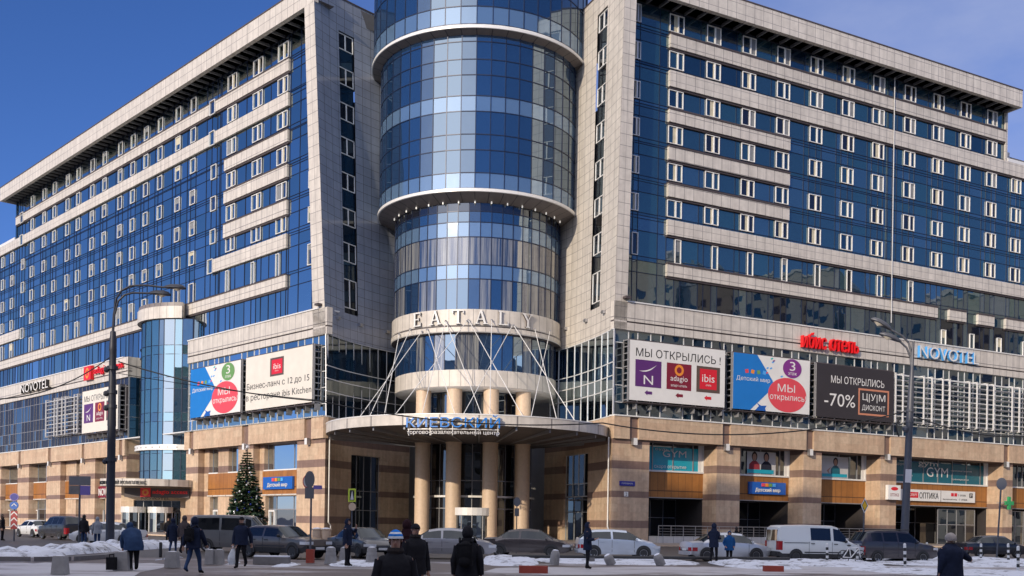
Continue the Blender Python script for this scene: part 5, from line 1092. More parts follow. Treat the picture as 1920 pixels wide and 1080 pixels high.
def car(label, spec, px, Y, head, col, scale=1.0, dark_trim=False, roof_rack=False, alloy=True, backplate=True, z=0.0, wide=1.0):
    L = spec['L']; st = spec['st']; p = atx(px, Y)
    r = thing('parked_car' if 'van' not in label else 'parked_van', label, 'van' if 'van' in label else 'car', (p.x, p.y, z), math.radians(head)); r.scale = (scale, scale * wide, scale)
    def S(x):
        for a, b in zip(st, st[1:]):
            if x <= b[0] + 1e-9:
                k = (x - a[0]) / (b[0] - a[0]); return [a[i] + (b[i] - a[i]) * k for i in range(5)]
        return list(st[-1])
    xs = sorted(set([s[0] for s in st] + [x for s in spec['side'] for x in s] + [x for s in (spec['ws'], spec['rw']) if s for x in s] + [L * k / 14 for k in range(15)]))
    xs = [x for i, x in enumerate(xs) if i == 0 or x - xs[i - 1] > .015]
    def sec(x, s):
        _, zb, zt, w, wt = S(x); zs = .24 if .1 < x < L - .1 else .34
        mid = zs + .22; top = max(zt - .05, zb + .012); q = lambda k: (w + (wt - w) * k, zb + (top - zb) * k)
        pts = [(w * .93, zs), (w * 1.0, mid), (w * 1.005, (mid + zb) / 2 + .03), (w * .99, zb), q(.07), q(.88), (wt, top), (wt * .8, zt), (0, zt + .02)]
        return [V((x - L / 2, s * y, z_)) for y, z_ in pts]
    body = MB(); sideg = {1: MB(), -1: MB()}; wsg = MB(); rwg = MB()
    for s in (1, -1):
        for x0, x1 in zip(xs, xs[1:]):
            A, B = sec(x0, s), sec(x1, s); xm = (x0 + x1) / 2
            for k in range(8):
                m = body; mat = col
                if k == 0: mat = 'bumper_black' if dark_trim or k == 0 and not (.9 < xm < L - .9) and dark_trim else col
                if k == 4 and any(a < xm < b for a, b in spec['side']): m = sideg[s]; mat = 'car_glass'
                if k >= 5 and spec['ws'][0] < xm < spec['ws'][1]: m = wsg; mat = 'car_glass'
                if k >= 5 and spec['rw'] and spec['rw'][0] < xm < spec['rw'][1]: m = rwg; mat = 'car_glass'
                f = [A[k], B[k], B[k + 1], A[k + 1]]
                m.face(f if s < 0 else f[::-1], mat)
    for x in (xs[0], xs[-1]):
        a, b = sec(x, 1), sec(x, -1)
        for k in range(8): body.face([a[k], a[k + 1], b[k + 1], b[k]], 'bumper_black' if k == 0 else col)
    wv = S(spec['wx'][0])[3]
    for x in spec['wx']:          # wheel arches cut dark into the side
        for s in (1, -1):
            body.face([V((x - L / 2 + .385 * math.cos(t), s * (S(x)[3] * 1.005 + .006), .33 + .385 * math.sin(t))) for t in [math.pi * (k / 12 * 1.16 - .08) for k in range(13)]], 'bumper_black')
    for x in spec['doors']:
        for s in (1, -1): body.box(lambda a, b, c, s=s: V((a - L / 2, s * (S(a)[3] * 1.005 + c), b)), x - .008, x + .008, .36, S(x)[1] - .02, -.02, .004, 'bumper_black')
    for s in (1, -1):
        body.box(lambda a, b, c, s=s: V((a - L / 2, s * (S(min(max(a, 0), L))[3] * 1.005 + c), b)), spec['wx'][0] + .45, spec['wx'][1] - .45, .5, .56, -.01, .012, 'bumper_black' if dark_trim else col)
    body.build('body', r, merge=True, smooth=38, local=True)
    for s in (1, -1): sideg[s].build('side_window', r, merge=True, smooth=40, local=True)
    wsg.build('windscreen', r, merge=True, smooth=70, local=True)
    if rwg.f: rwg.build('rear_window', r, merge=True, smooth=70, local=True)
    if spec['rw'] is None:
        m = MB(); m.box(lambda a, b, c: V((-L / 2 + .012 - c + (b - 1.1) * .04, a, b)), -.66, .66, 1.12, 1.68, 0, .03, 'car_glass'); m.build('rear_window', r, local=True)
    for x in spec['wx']:
        for s in (1, -1):
            w = MB(); y = s * (S(x)[3] - .08); c = V((x - L / 2, y, .31)); n = 22
            prof = [(.19, -.10), (.27, -.11), (.31, -.07), (.315, 0), (.31, .07), (.27, .105), (.2, .09)]
            P2 = lambda r_, t, h: c + V((r_ * math.cos(t), s * h, r_ * math.sin(t)))
            for (r0, h0), (r1, h1) in zip(prof, prof[1:]):
                for i in range(n):
                    t0, t1 = 2 * math.pi * i / n, 2 * math.pi * (i + 1) / n; w.face([P2(r0, t0, h0), P2(r0, t1, h0), P2(r1, t1, h1), P2(r1, t0, h1)], 'tyre_rubber')
            tyre = w.build('wheel', r, smooth=40, local=True)
            w = MB(); rim = 'alloy_rim' if alloy else 'rim_dark'
            for i in range(n):
                t0, t1 = 2 * math.pi * i / n, 2 * math.pi * (i + 1) / n; w.face([P2(.17, t0, .085), P2(.17, t1, .085), P2(.2, t1, .095), P2(.2, t0, .095)], rim); w.face([P2(0, 0, .05), P2(.17, t0, .05), P2(.17, t1, .05)], 'bumper_black')
            for i in range(5):
                t = 2 * math.pi * i / 5; w.face([P2(.03, t - 1, .088), P2(.185, t - .2, .088), P2(.185, t + .2, .088), P2(.03, t + 1, .088)], rim)
            o = w.build('rim', None, local=True); o.parent = tyre
    for s in (1, -1):
        def strip(nm, pts, z0, z1, mat):
            m = MB()
            for (x0, y0), (x1, y1) in zip(pts, pts[1:]): m.face([V((x0 - L / 2, s * y0, z0)), V((x1 - L / 2, s * y1, z0)), V((x1 - L / 2, s * y1, z1)), V((x0 - L / 2, s * y0, z1))], mat)
            m.build(nm, r, local=True)
        zb = S(L - .25)[1]; sx_ = lambda x: (x, S(min(max(x, 0), L))[3] * 1.005 + .014)
        strip('headlight', [(L + .012, .38), (L + .012, S(L)[3] - .02), sx_(L - .06), sx_(L - .2), sx_(L - .36)], zb - .17, zb - .04, 'lens_clear')
        zr = S(.0)[1]; big = spec in (VAN, MINIVAN, SUV) or spec.get('side') == MINIVAN['side']
        strip('tail_light', [(-.014, .60 if big else .5), (-.014, S(0)[3] - .01), sx_(.035), sx_(.12), sx_(.2 if big else .36)], zr - (.36 if big else .16), zr + (.10 if big else .03), 'lens_red')
        x = spec['ws'][1] - .30; m = MB(); y = S(x)[3]; zb = S(x)[1]
        m.ball((x - L / 2, s * (y + .10), zb + .08), .10, col if not dark_trim else 'bumper_black', 8, 5, (.6, 1.0, .75)); m.rod((x - L / 2, s * (y - .03), zb + .02), (x - L / 2, s * (y + .06), zb + .05), .03, 'bumper_black', 5); m.build('mirror', r, local=True)
        for dx in spec['doors'][:2]:
            m = MB(); m.box(lambda a, b, c: V((a - L / 2, s * (S(a)[3] * 1.005 + c), b)), dx + .1, dx + .3, S(dx)[1] - .14, S(dx)[1] - .10, 0, .03, 'bumper_black' if dark_trim else col); m.build('door_handle', r, local=True)
    f = MB(); f.box(lambda a, b, c: V((L / 2 - .02 + c, a, b)), -.55, .55, .36, .50, -.1, .03, 'bumper_black'); f.box(lambda a, b, c: V((L / 2 - .05 + c, a, b)), -.36, .36, .52, .62, -.08, .02, 'bumper_black'); f.build('grille', r, local=True)
    if backplate:
        m = MB(); zz = .52 if spec is not VAN else .72; m.box(lambda a, b, c: V((-L / 2 - c, a, b)), -.26, .26, zz, zz + .11, -.02, .012, 'plate_white'); m.build('number_plate', r, local=True)
    m = MB(); m.box(lambda a, b, c: V((L / 2 + c, a, b)), -.26, .26, .40, .51, .03, .045, 'plate_white'); m.build('number_plate', r, local=True)
    m = MB(); m.box(lambda a, b, c: V((-L / 2 - c, a, b)), -.7, .7, .30, .50, -.1, .035, 'bumper_black' if dark_trim else col); m.build('rear_bumper', r, local=True)
    if roof_rack:
        m = MB()
        for s in (1, -1): m.rod((-1.4, s * .58, 1.84), (.7, s * .58, 1.84), .03, 'bumper_black', 6)
        m.build('roof_rail', r, local=True)
    if spec is VAN:
        m = MB(); m.box(lambda a, b, c: V((a - L / 2, -(S(a)[3] * 1.005 + c), b)), .3, 1.6, 1.0, 1.03, -.01, .012, 'bumper_black'); m.build('slide_rail', r, local=True)
    return r
G = 'cars and vans parked along the road in front of the complex'
car('white sedan parked at the far left, seen from behind', SEDAN, 66, 88, 138, 'paint_white')['group'] = G
car('black off-road car parked behind the white sedan at the far left', SUV, 116, 80, 139, 'paint_black')['group'] = G
car('white hatchback half hidden behind the left lamp post', SEDAN, 203, 66, 176, 'paint_white')['group'] = G
car('large grey minivan with dark windows parked in front of the decorated fir', MINIVAN, 447, 55.5, -2, 'paint_grey', 1.0)['group'] = G
car('dirty dark brown boxy old hatchback beside the grey minivan', BOXY, 533, 47.5, -33, 'paint_darkbrown', 1.05, True, alloy=False)['group'] = G
car('dark grey sedan facing the square behind the man on the phone', SEDAN, 678, 50, -55, 'paint_graphite', .98, True, alloy=False)['group'] = G
car('silver grey sedan behind the people in the foreground', SEDAN, 842, 50, 2, 'paint_silvergrey')['group'] = G
car('dark umber sedan parked in front of the columns', SEDAN, 990, 54, -9, 'paint_umber', 1.0, alloy=False)['group'] = G
car('pale silver blue hatchback parked right of the canopy', HATCH, 1157, 53, 4, 'paint_silverblue')['group'] = G
car('silver sedan with red tail lights behind the person in the blue coat', SEDAN, 1360, 52.5, 13, 'paint_silver', .98)['group'] = G
car('white delivery van with a side window and black sills', VAN, 1527, 52.5, 9, 'paint_ivory', .96, True, alloy=False)['group'] = G
car('dark plum off-road estate behind the right lamp post', SUV, 1672, 54, 12, 'paint_plum', .92, roof_rack=True)['group'] = G
car('black sedan parked at the right edge beyond the striped posts', SEDAN, 1858, 67, 10, 'paint_navy', .98)['group'] = G

# ================================================================== PEOPLE
for nm, c in (('coat_black', (.018, .018, .022)), ('coat_navy', (.016, .022, .045)), ('coat_blue', (.025, .05, .11)), ('coat_bright', (.012, .07, .20)), ('coat_grey', (.26, .28, .31)), ('coat_taupe', (.075, .06, .06)), ('coat_maroon', (.03, .012, .016)), ('trouser_black', (.014, .014, .017)), ('jean_blue', (.03, .055, .12)), ('boot_black', (.014, .012, .012)), ('knit_blue', (.01, .16, .55)), ('knit_white', (.62, .65, .68)), ('fur_pale', (.36, .32, .29)), ('fur_dark', (.03, .025, .025)), ('bag_plastic', (.60, .62, .63)), ('bag_black', (.012, .012, .014))):
    plain(nm, c, .9, 0, .4, 7.0, .8, .12)
plain('face_skin', (.46, .26, .18), .55, 0, .12, 12.0); plain('eye_dark', (.02, .015, .012), .3, 0, 0); plain('lip', (.36, .14, .11), .5, 0, 0)
def skinned(name, verts, edges, radii, mats, parent, sub=2, matf=None):
    me = bpy.data.meshes.new(name); me.from_pydata(verts, edges, []); o = bpy.data.objects.new(name, me); COL.objects.link(o)
    mod = o.modifiers.new('skin', 'SKIN'); mod.use_smooth_shade = True
    if not me.skin_vertices: me.skin_vertices.new() if hasattr(me.skin_vertices, 'new') else None
    for i, d in enumerate(me.skin_vertices[0].data):
        rr = radii[i]; d.radius = rr if isinstance(rr, tuple) else (rr, rr); d.use_root = (i == 0)
    s = o.modifiers.new('sub', 'SUBSURF'); s.levels = sub; s.render_levels = sub
    bpy.context.view_layer.update(); dg = bpy.context.evaluated_depsgraph_get()
    m2 = bpy.data.meshes.new_from_object(o.evaluated_get(dg)); bpy.data.objects.remove(o); bpy.data.meshes.remove(me); m2.name = name
    m2.materials.clear()
    for k in mats: m2.materials.append(M[k])
    for p in m2.polygons: p.use_smooth = True; p.material_index = matf(p.center) if matf else 0
    o = bpy.data.objects.new(name, m2); COL.objects.link(o); o.parent = parent
    return o
def person(label, px, foot, face, H=1.75, coat='coat_navy', legs='trouser_black', head='hood', hair='hair_dark', stride=0.0, lean=0.0, arms=('down', 'down'), hem=.80, fat=1.0, turn=0.0, group='people on the square', Yd=None, z=0.0, name='person'):
    """a figure in metres for a 1.75 m body, facing -Y, then turned and scaled"""
    if Yd is None: Yd = gnd(px, foot).y
    p = at(px, foot if foot < 1079 else 1060, Yd); k = H / 1.75
    r = thing(name, label, 'person', (p.x, p.y, z), math.radians(face), group); r.scale = (k, k, k)
    ln = math.radians(lean); hipz = .93 if not stride else .91
    def up(d, fwd=0, side=0): return V((side, -(math.sin(ln) * d + fwd * math.cos(ln)), hipz + math.cos(ln) * d - fwd * math.sin(ln)))
    vs, es, rs = [], [], []
    def add(v, rad, par=None):
        vs.append(tuple(v)); rs.append(rad)
        if par is not None: es.append((par, len(vs) - 1))
        return len(vs) - 1
    pel = add(up(0), (.135 * fat, .115 * fat)); wa = add(up(.2), (.13 * fat, .105 * fat), pel); ch = add(up(.42), (.155 * fat, .115 * fat), wa); nk0 = add(up(.53), (.07, .07), ch)
    ht = math.radians(turn); hz = up(.58); 
    neck = add(up(.575), (.052, .055), nk0); hd = V(up(.575)); fw = V((math.sin(ht) * -1, -math.cos(ht), 0))
    if lean > 30: fwv = V((0, -math.cos(ln * .6), -math.sin(ln * .6))); upv = V((0, -math.sin(ln * .6), math.cos(ln * .6)))
    else: fwv = fw; upv = V((0, 0, 1))
    jaw = add(hd + upv * .075 + fwv * .015, (.062, .072), neck); mid = add(hd + upv * .15 + fwv * .01, (.076, .092), jaw); top = add(hd + upv * .225, (.06, .072), mid)
    head_c = hd + upv * .15 + fwv * .005
    lf = .5 + .5 * fat if fat > 1 else 1.0
    for s, ph in ((-1, 1), (1, -1)):
        a = stride * ph; hip = add(V((s * .095, up(0).y, hipz - .05)), (.095 * fat, .095 * fat), pel)
        kn = add(V((s * .10, up(0).y * .6 - .30 * math.sin(a) - (.10 if a < 0 and stride else .02), .49 + (.04 if a < 0 else 0))), (.068 * lf, .07 * lf), hip)
        if stride: an = V((s * .10, -.42 * math.sin(a) * 1.05 + (.06 if a < 0 else 0), .09 + (.10 if a < 0 else 0)))
        else: an = V((s * .10, 0.01, .09))
        an_i = add(an, (.045 * lf, .048 * lf), kn); add(V((an.x, an.y + .055, max(.036, an.z - .05 + (.03 if a < 0 and stride else 0)))), (.034, .034), an_i); add(V((an.x * 1.15, an.y - .17, max(.035, an.z - .055 - (.05 if a < 0 and stride else 0)))), (.042, .034), an_i)
    coatm = MB(); elbs = []
    for s, mode in ((-1, arms[0]), (1, arms[1])):
        sh = up(.46, 0, s * .19 * (.6 + .4 * fat)); D = V((0, 0, -1))
        if mode == 'down': el = sh + V((s * .06, .02, -.29)); wr = el + V((s * .01, -.07, -.25))
        elif mode == 'swingf': el = sh + V((s * .06, -.10, -.27)); wr = el + V((-s * .02, -.17, -.19))
        elif mode == 'swingb': el = sh + V((s * .07, .13, -.25)); wr = el + V((s * .02, .03, -.25))
        elif mode == 'phone': el = sh + V((s * .08, -.16, -.22)); wr = el + V((-s * .10, -.10, .25))
        elif mode == 'hold': el = sh + V((s * .07, -.03, -.28)); wr = el + V((-s * .09, -.23, .03))
        elif mode == 'reach': el = sh + V((s * .30, -.04, -.13)); wr = el + V((s * .27, -.04, -.10))
        elif mode == 'pocket': el = sh + V((s * .09, .07, -.27)); wr = el + V((-s * .05, -.16, -.18))
        elif mode == 'dangle': el = sh + V((s * .03, -.08, -.28)); wr = el + V((-s * .03, -.08, -.24))
        i0 = add(sh, (.06, .06), ch); i1 = add(el, (.045, .045), i0); i2 = add(wr, (.030, .034), i1)
        d = (wr - el).normalized(); si = d.orthogonal().normalized(); si = V((1, 0, 0)) - d * d.x; si = si.normalized() if si.length > .1 else V((0, 1, 0)); nn = d.cross(si)
        palm = add(wr + d * .065, (.034, .018), i2)
        for q, (o_, l_) in enumerate(((-.03, .075), (-.010, .09), (.011, .083), (.03, .062))):
            f0 = add(wr + d * .10 + si * o_, (.0095, .0095), palm); f1 = add(wr + d * (.10 + l_ * .5) + si * o_ * 1.1 + nn * .012, (.0085, .0085), f0); add(wr + d * (.10 + l_ * .85) + si * o_ * 1.1 + nn * .04, (.007, .007), f1)
        t0 = add(wr + d * .045 - si * .045 * 1, (.011, .011), palm); add(wr + d * .085 - si * .06 + nn * .015, (.009, .009), t0)
        elbs.append((sh - V((sh.x * .10, 0, 0)), el, wr))
    def matf(c):
        if c.z < .115: return 2
        if c.z < hipz + .03 and abs(c.x) < .24 and (c.z < .82 or abs(c.x) < .2): 
            for sh, el, wr in elbs:
                if (c - wr).length < .19: return 0
            return 1
        return 0
    body = skinned('body', vs, es, rs, ['face_skin', legs, 'boot_black'], r, 2, matf)
    # coat: shaped shell with hem, shoulders and sleeves
    cm = MB(); n = 22; rr = random.Random(hash(label) % 9999)
    prof = [(hem - hipz, .215, .17), (hem - hipz + .12, .21, .165), (.0, .205, .16), (.12, .195, .15), (.26, .205, .155), (.38, .215, .155), (.46, .205, .14), (.52, .145, .105), (.57, .085, .085), (.60, .075, .08)]
    rows = []
    for d, rx, ry in prof:
        cpt = up(max(d, 0)) if d >= 0 else V((0, up(0).y, hipz + d)); row = []
        for i in range(n):
            t = 2 * math.pi * i / n; wv = 1 + .045 * math.sin(i * 2.3 + d * 17 + rr.random()) * (1 if d < .45 else .2)
            row.append(cpt + V((rx * fat * math.cos(t) * wv, ry * fat * math.sin(t) * wv * math.cos(ln * (d >= 0)), -ry * fat * math.sin(t) * wv * -math.sin(ln) * (d >= 0))))
        rows.append(row)
    for A_, B_ in zip(rows, rows[1:]):
        for i in range(n): j = (i + 1) % n; cm.face([A_[i], A_[j], B_[j], B_[i]], coat)
    cm.face(rows[0][::-1], coat)
    for sh, el, wr in elbs:
        chain = [sh + V((0, 0, .0)), sh.lerp(el, .5), el, el.lerp(wr, .5), wr]; rad = [.088, .08, .072, .064, .054]; m_ = 10; R_ = []
        for i, c in enumerate(chain):
            d = ((chain[min(i + 1, 4)] - chain[max(i - 1, 0)])).normalized(); u = d.orthogonal().normalized(); w = d.cross(u)
            R_.append([c + (u * math.cos(2 * math.pi * q / m_) + w * math.sin(2 * math.pi * q / m_)) * rad[i] * (.6 + .4 * fat) * rr.uniform(.93, 1.07) for q in range(m_)])
        for A_, B_ in zip(R_, R_[1:]):
            for i in range(m_): j = (i + 1) % m_; cm.face([A_[i], A_[j], B_[j], B_[i]], coat)
        cm.face(R_[-1], coat); cm.ball(sh - V((sh.x * .12, 0, .015)), .086 * (.6 + .4 * fat), coat, 10, 6)
    co = cm.build('coat', None, merge=True, smooth=70, local=True); co.parent = r
    # face
    fm = MB(); right = fwv.cross(upv)
    F_ = lambda a, b, c: head_c + right * a + upv * b + fwv * c
    for s in (-1, 1):
        fm.ball(F_(s * .031, .012, .083), .0105, 'eye_dark', 8, 5); fm.box(lambda a, b, c: F_(a, b, c), s * .032 - .017, s * .032 + .017, .030, .037, .078, .092, 'hair_dark'); fm.ball(F_(s * .08, -.005, 0), .022, 'face_skin', 6, 4, (.5, 1, 1))
    fm.face([F_(0, .02, .085), F_(-.016, -.03, .088), F_(0, -.026, .112)], 'face_skin'); fm.face([F_(0, .02, .085), F_(0, -.026, .112), F_(.016, -.03, .088)], 'face_skin'); fm.face([F_(-.016, -.03, .088), F_(.016, -.03, .088), F_(0, -.026, .112)], 'face_skin')
    fm.box(lambda a, b, c: F_(a, b, c), -.022, .022, -.062, -.052, .07, .086, 'lip'); o = fm.build('face', None, local=True); o.parent = r
    def shell(name, mat, sc, lo, cut, grow=1.0, col2=None, bands=0):
        m = MB(); n_, k_ = 18, 12
        for j in range(k_):
            for i in range(n_):
                q = []
                for (jj, ii) in ((j, i), (j, i + 1), (j + 1, i + 1), (j + 1, i)):
                    ph = -math.pi / 2 * lo + (math.pi / 2 * (1 + lo)) * jj / k_; th = 2 * math.pi * ii / n_
                    q.append((sc[0] * math.cos(ph) * math.cos(th), sc[2] * math.sin(ph), sc[1] * math.cos(ph) * math.sin(th)))
                cx = sum(a for a, b, c in q) / 4; cy = sum(b for a, b, c in q) / 4; cz = sum(c for a, b, c in q) / 4
                if cut and cz > cut[0] and cy < cut[1]: continue
                mt = mat if not bands or int((cy / sc[2] + 1) * bands) % 2 == 0 else col2
                m.face([F_(a, b, c) for a, b, c in q], mt)
        o = m.build(name, None, merge=True, smooth=60, local=True); o.parent = r; return o
    if head == 'hood': shell('hood', coat, (.112, .132, .145), .95, (.055, .10)); 
    elif head == 'beanie': shell('hat', 'knit_blue', (.104, .125, .14), -.10, None, col2='knit_white', bands=4.5); shell('hair', hair, (.09, .108, .11), .4, (-.01, .3))
    elif head == 'cap': shell('hat', 'coat_black', (.094, .114, .118), -.06, None); m = MB(); m.face([F_(-.06, .045, .09), F_(.06, .045, .09), F_(.045, .035, .155), F_(-.045, .035, .155)], 'coat_black'); o = m.build('hat_peak', None, local=True); o.parent = r
    elif head == 'fur': shell('hat', 'fur_pale', (.125, .14, .14), .25, (.07, .04))
    else: shell('hair', hair, (.091, .110, .122), .55, (.02, .075))
    if head == 'hood': m = MB(); m.lathe(up(.50), [(.17, -.05), (.145, .02), (.122, .08), (.108, .13)], coat, 16); o = m.build('collar', None, smooth=60, local=True); o.parent = r
    if head != 'hood': m = MB(); m.lathe(up(.545), [(.10, 0), (.115, .04), (.10, .085), (.08, .06)], 'fur_dark' if coat in ('coat_black', 'coat_navy') else coat, 14); o = m.build('collar', None, local=True); o.parent = r
    return r, elbs, k
def W(r, p): return r.matrix_world @ p if False else (world_mat(r) @ p)
def backpack(r, label):
    b = thing('backpack', label, 'bag', tuple(W(r, V((0, .24, 1.0)))), r.rotation_euler.z, 'backpacks'); m = MB()
    m.ball((0, 0, .22), .2, 'bag_black', 14, 9, (.8, .48, 1.2)); m.box(lambda a, b, c: V((a, c, b)), -.14, .14, .03, .40, -.04, .07, 'bag_black'); m.ball((0, .075, .10), .11, 'bag_black', 12, 7, (1.0, .35, .75)); o = m.build('pack', None, merge=True, smooth=60, local=True); o.parent = b
    for s in (-1, 1): m = MB(); m.tube([V((s * .1, -.02, .44)), V((s * .13, -.16, .50)), V((s * .14, -.34, .40)), V((s * .14, -.38, .2))], .022, 'bag_black', 6); o = m.build('strap', None, local=True); o.parent = b
    return b
person('person in a dark coat standing at the left edge of the picture', 4, 1014, 100, 1.85, 'coat_black', 'trouser_black', 'hair')
person('person in a black jacket and jeans seen from behind beside the direction sign post', 157, 1025, 165, 1.85, 'coat_black', 'jean_blue', 'hair')
person('person in a pale grey hooded jacket standing left of the lamp post', 182, 1026, 200, 1.72, 'coat_grey', 'jean_blue', 'hood', fat=1.12, arms=('hold', 'down'))
person('stout person in a blue quilted coat bending down beside the concrete block', 250, 1069, 215, 1.72, 'coat_blue', 'trouser_black', 'hood', lean=46, fat=1.5, arms=('dangle', 'dangle'), hem=.66)
person('distant person in black by the revolving doors of the side entrance', 315, 1019, 30, 1.75, 'coat_black', 'trouser_black', 'hair')
person('person in a long navy hooded coat walking beside two others', 324, 1038, 180, 1.72, 'coat_navy', 'jean_blue', 'hood', stride=.3, arms=('down', 'down'), hem=.6)
person('person in a taupe hooded jacket in the middle of the walking group', 345, 1040, 170, 1.85, 'coat_taupe', 'trouser_black', 'hood', stride=.25, fat=1.1)
r, e, k = person('person in a navy hooded jacket and jeans walking away with a backpack', 362, 1076, 165, 1.74, 'coat_navy', 'jean_blue', 'hood', stride=.55, lean=6, arms=('swingf', 'swingb'), fat=1.1)
backpack(r, 'black backpack on the person in jeans walking away at the left')
r, e, k = person('man in a dark navy coat striding towards the camera with a white bag', 452, 1066, -8, 1.80, 'coat_navy', 'trouser_black', 'cap', stride=.28, arms=('down', 'swingb'), fat=1.1)
wr = W(r, e[0][2]); b = thing('plastic_bag', 'white plastic bag in the hand of the striding man', 'bag', (wr.x, wr.y - .03, wr.z - .72)); m = MB()
rw2 = random.Random(4)
prof = [(0.02, .03), (.12, .0), (.17, .12), (.16, .3), (.10, .45), (.04, .58), (.02, .66)]
for (r0, z0), (r1, z1) in zip(prof, prof[1:]):
    for i in range(12):
        q = lambda rr_, i_, z_: V((rr_ * math.cos(i_ * math.pi / 6) * (1 + .12 * math.sin(i_ * 2.1 + z_ * 9)), rr_ * .55 * math.sin(i_ * math.pi / 6), z_)); m.face([q(r0, i, z0), q(r0, i + 1, z0), q(r1, i + 1, z1), q(r1, i, z1)], 'bag_plastic')
m.build('bag', b, smooth=50, local=True)
person('man in a dark hooded coat talking on a phone beside the concrete cones', 651, 1062, 75, 1.76, 'coat_navy', 'trouser_black', 'hood', arms=('down', 'phone'))
person('man in a blue and white striped knit hat close to the camera', 741, 1100, 12, 1.56, 'coat_black', 'trouser_black', 'beanie', Yd=12.0, fat=1.05, arms=('down', 'down'), hem=.65, turn=6)
person('man in a black cap and coat just behind the striped hat', 778, 1100, 35, 1.65, 'coat_black', 'jean_blue', 'cap', Yd=19.0, fat=1.1, hem=.78, turn=10)
person('person in a dark maroon hood behind the man in the black cap', 762, 1100, 160, 1.72, 'coat_maroon', 'trouser_black', 'hood', Yd=25)
r, e, k = person('hooded person in black seen from behind with a backpack near the middle', 876, 1100, 172, 1.60, 'coat_black', 'trouser_black', 'hood', Yd=18.5, fat=1.08, hem=.78)
backpack(r, 'black backpack on the hooded person near the middle')
person('person in a dark hooded coat standing alone right of the columns', 1101, 1067, 80, 1.77, 'coat_navy', 'trouser_black', 'hood', arms=('hold', 'hold'), hem=.72)
person('tall person in a dark hooded coat beside the silver sedan', 1338, 1056, 150, 1.86, 'coat_navy', 'trouser_black', 'hood', arms=('hold', 'hold'), hem=.70, stride=.18)
person('short person in a bright blue hooded jacket beside the silver sedan', 1367, 1055, 5, 1.48, 'coat_bright', 'trouser_black', 'hood', arms=('pocket', 'pocket'), fat=1.25, hem=.7)
person('dark haired person seen over the roof of the silver sedan', 1380, 1100, 170, 1.72, 'coat_black', 'trouser_black', 'hair', Yd=60)
person('woman in a pale fur hat and navy jacket holding out one arm', 1782, 1100, -150, 1.60, 'coat_navy', 'trouser_black', 'fur', Yd=22.5, fat=1.6, arms=('down', 'reach') if False else ('reach', 'down'), hem=.70)
# ================================================================== STREET FURNITURE
plain('pole_dark', (.035, .038, .05), .5, .3, .15); plain('pole_grey', (.10, .105, .12), .5, .4, .2); plain('concrete', (.27, .26, .25), .85, 0, .3, 5.0, .4); plain('concrete_dark', (.16, .15, .145), .85, 0, .3, 5.0, .4)
plain('sign_back', (.16, .165, .18), .45, .5, .15); plain('lamp_glass', (.55, .50, .40), .25, 0, .1); plain('sign_yellow', (.70, .42, .02), .4, 0, .05); plain('sign_lime', (.50, .62, .06), .4, 0, .05); plain('kerb_red', (.30, .05, .03), .8, 0, .25, 4, .2); plain('stripe_white', (.66, .66, .64), .6, 0, .15); plain('cable_black', (.012, .012, .012), .6, 0, 0); plain('sign_purple', (.16, .12, .38), .4, 0, .1); plain('sign_wt', (.62, .62, .62), .4, 0, .1)
def grp(o, g): o['group'] = g; return o
def base(px, y=None, Y=None):
    if Y is None: p = gnd(px, y)
    else: p = atx(px, Y)
    return V((p.x, p.y, 0))
def lamp_post(label, px, Y, prof, arms, lean=0.0):
    p = base(px, Y=Y); r = thing('street_lamp', label, 'street lamp', p, 0, 'tall street lamps'); r.rotation_euler = (0, lean, 0)
    m = MB(); m.lathe((0, 0, 0), prof, 'pole_dark' if px < 500 else 'pole_grey', 20)
    m.build('pole', r, smooth=40, local=True)
    for pts, hd in arms:
        m = MB(); m.tube([V(q) for q in pts], .055, 'pole_dark' if px < 500 else 'pole_grey', 8); m.build('arm', r, smooth=40, local=True)
        e, d = V(pts[-1]), V(hd).normalized(); u = V((0, 1, 0)); w = d.cross(u).normalized()
        if w.z < 0: w = -w
        m = MB(); n = 12
        prof2 = [(-.05, .05, .05), (.1, .13, .13), (.35, .22, .21), (.75, .25, .23), (1.05, .2, .18), (1.2, .05, .05)]
        for (x0, a0, b0), (x1, a1, b1) in zip(prof2, prof2[1:]):
            for i in range(n):
                q = lambda x, a, b, i: e + d * x + u * (a * math.cos(2 * math.pi * i / n)) + w * (max(b * math.sin(2 * math.pi * i / n), -.03)); m.face([q(x0, a0, b0, i), q(x0, a0, b0, i + 1), q(x1, a1, b1, i + 1), q(x1, a1, b1, i)], 'pole_dark' if px < 500 else 'pole_grey')
        h = m.build('lamp_head', r, smooth=45, local=True)
        m = MB(); 
        for i in range(10):
            q = lambda i: e + d * (.72 + .28 * math.cos(2 * math.pi * i / 10)) + u * .17 * math.sin(2 * math.pi * i / 10) - w * .03
            m.face([q(i), q(i + 1), e + d * .72 - w * .17], 'lamp_glass')
        o = m.build('lens', None, local=True); o.parent = h
    return r, p
def armpx(p0, Y, pts): return [tuple(at(x, y, Y) - p0) for x, y in pts]
Y = 58.0; p = base(206, Y=Y)
zz = lambda y: at(206, y, Y).z
L1, pl = lamp_post('dark lamp post with two lamp heads standing in the snow at the left', 206, Y, [(.27, 0), (.235, .5), (.22, zz(800)), (.235, zz(798)), (.19, zz(700)), (.18, zz(660)), (.21, zz(657)), (.20, zz(650)), (.15, zz(622)), (.07, zz(620))],
    [(armpx(p, Y, [(210, 640), (213, 590), (218, 560), (228, 545), (245, 536), (275, 535), (308, 539)]), at(345, 541, Y) - at(310, 539, Y)), (armpx(p, Y, [(211, 640), (215, 590), (222, 564), (234, 553), (250, 549), (280, 550)]), at(316, 554, Y) - at(282, 551, Y))])
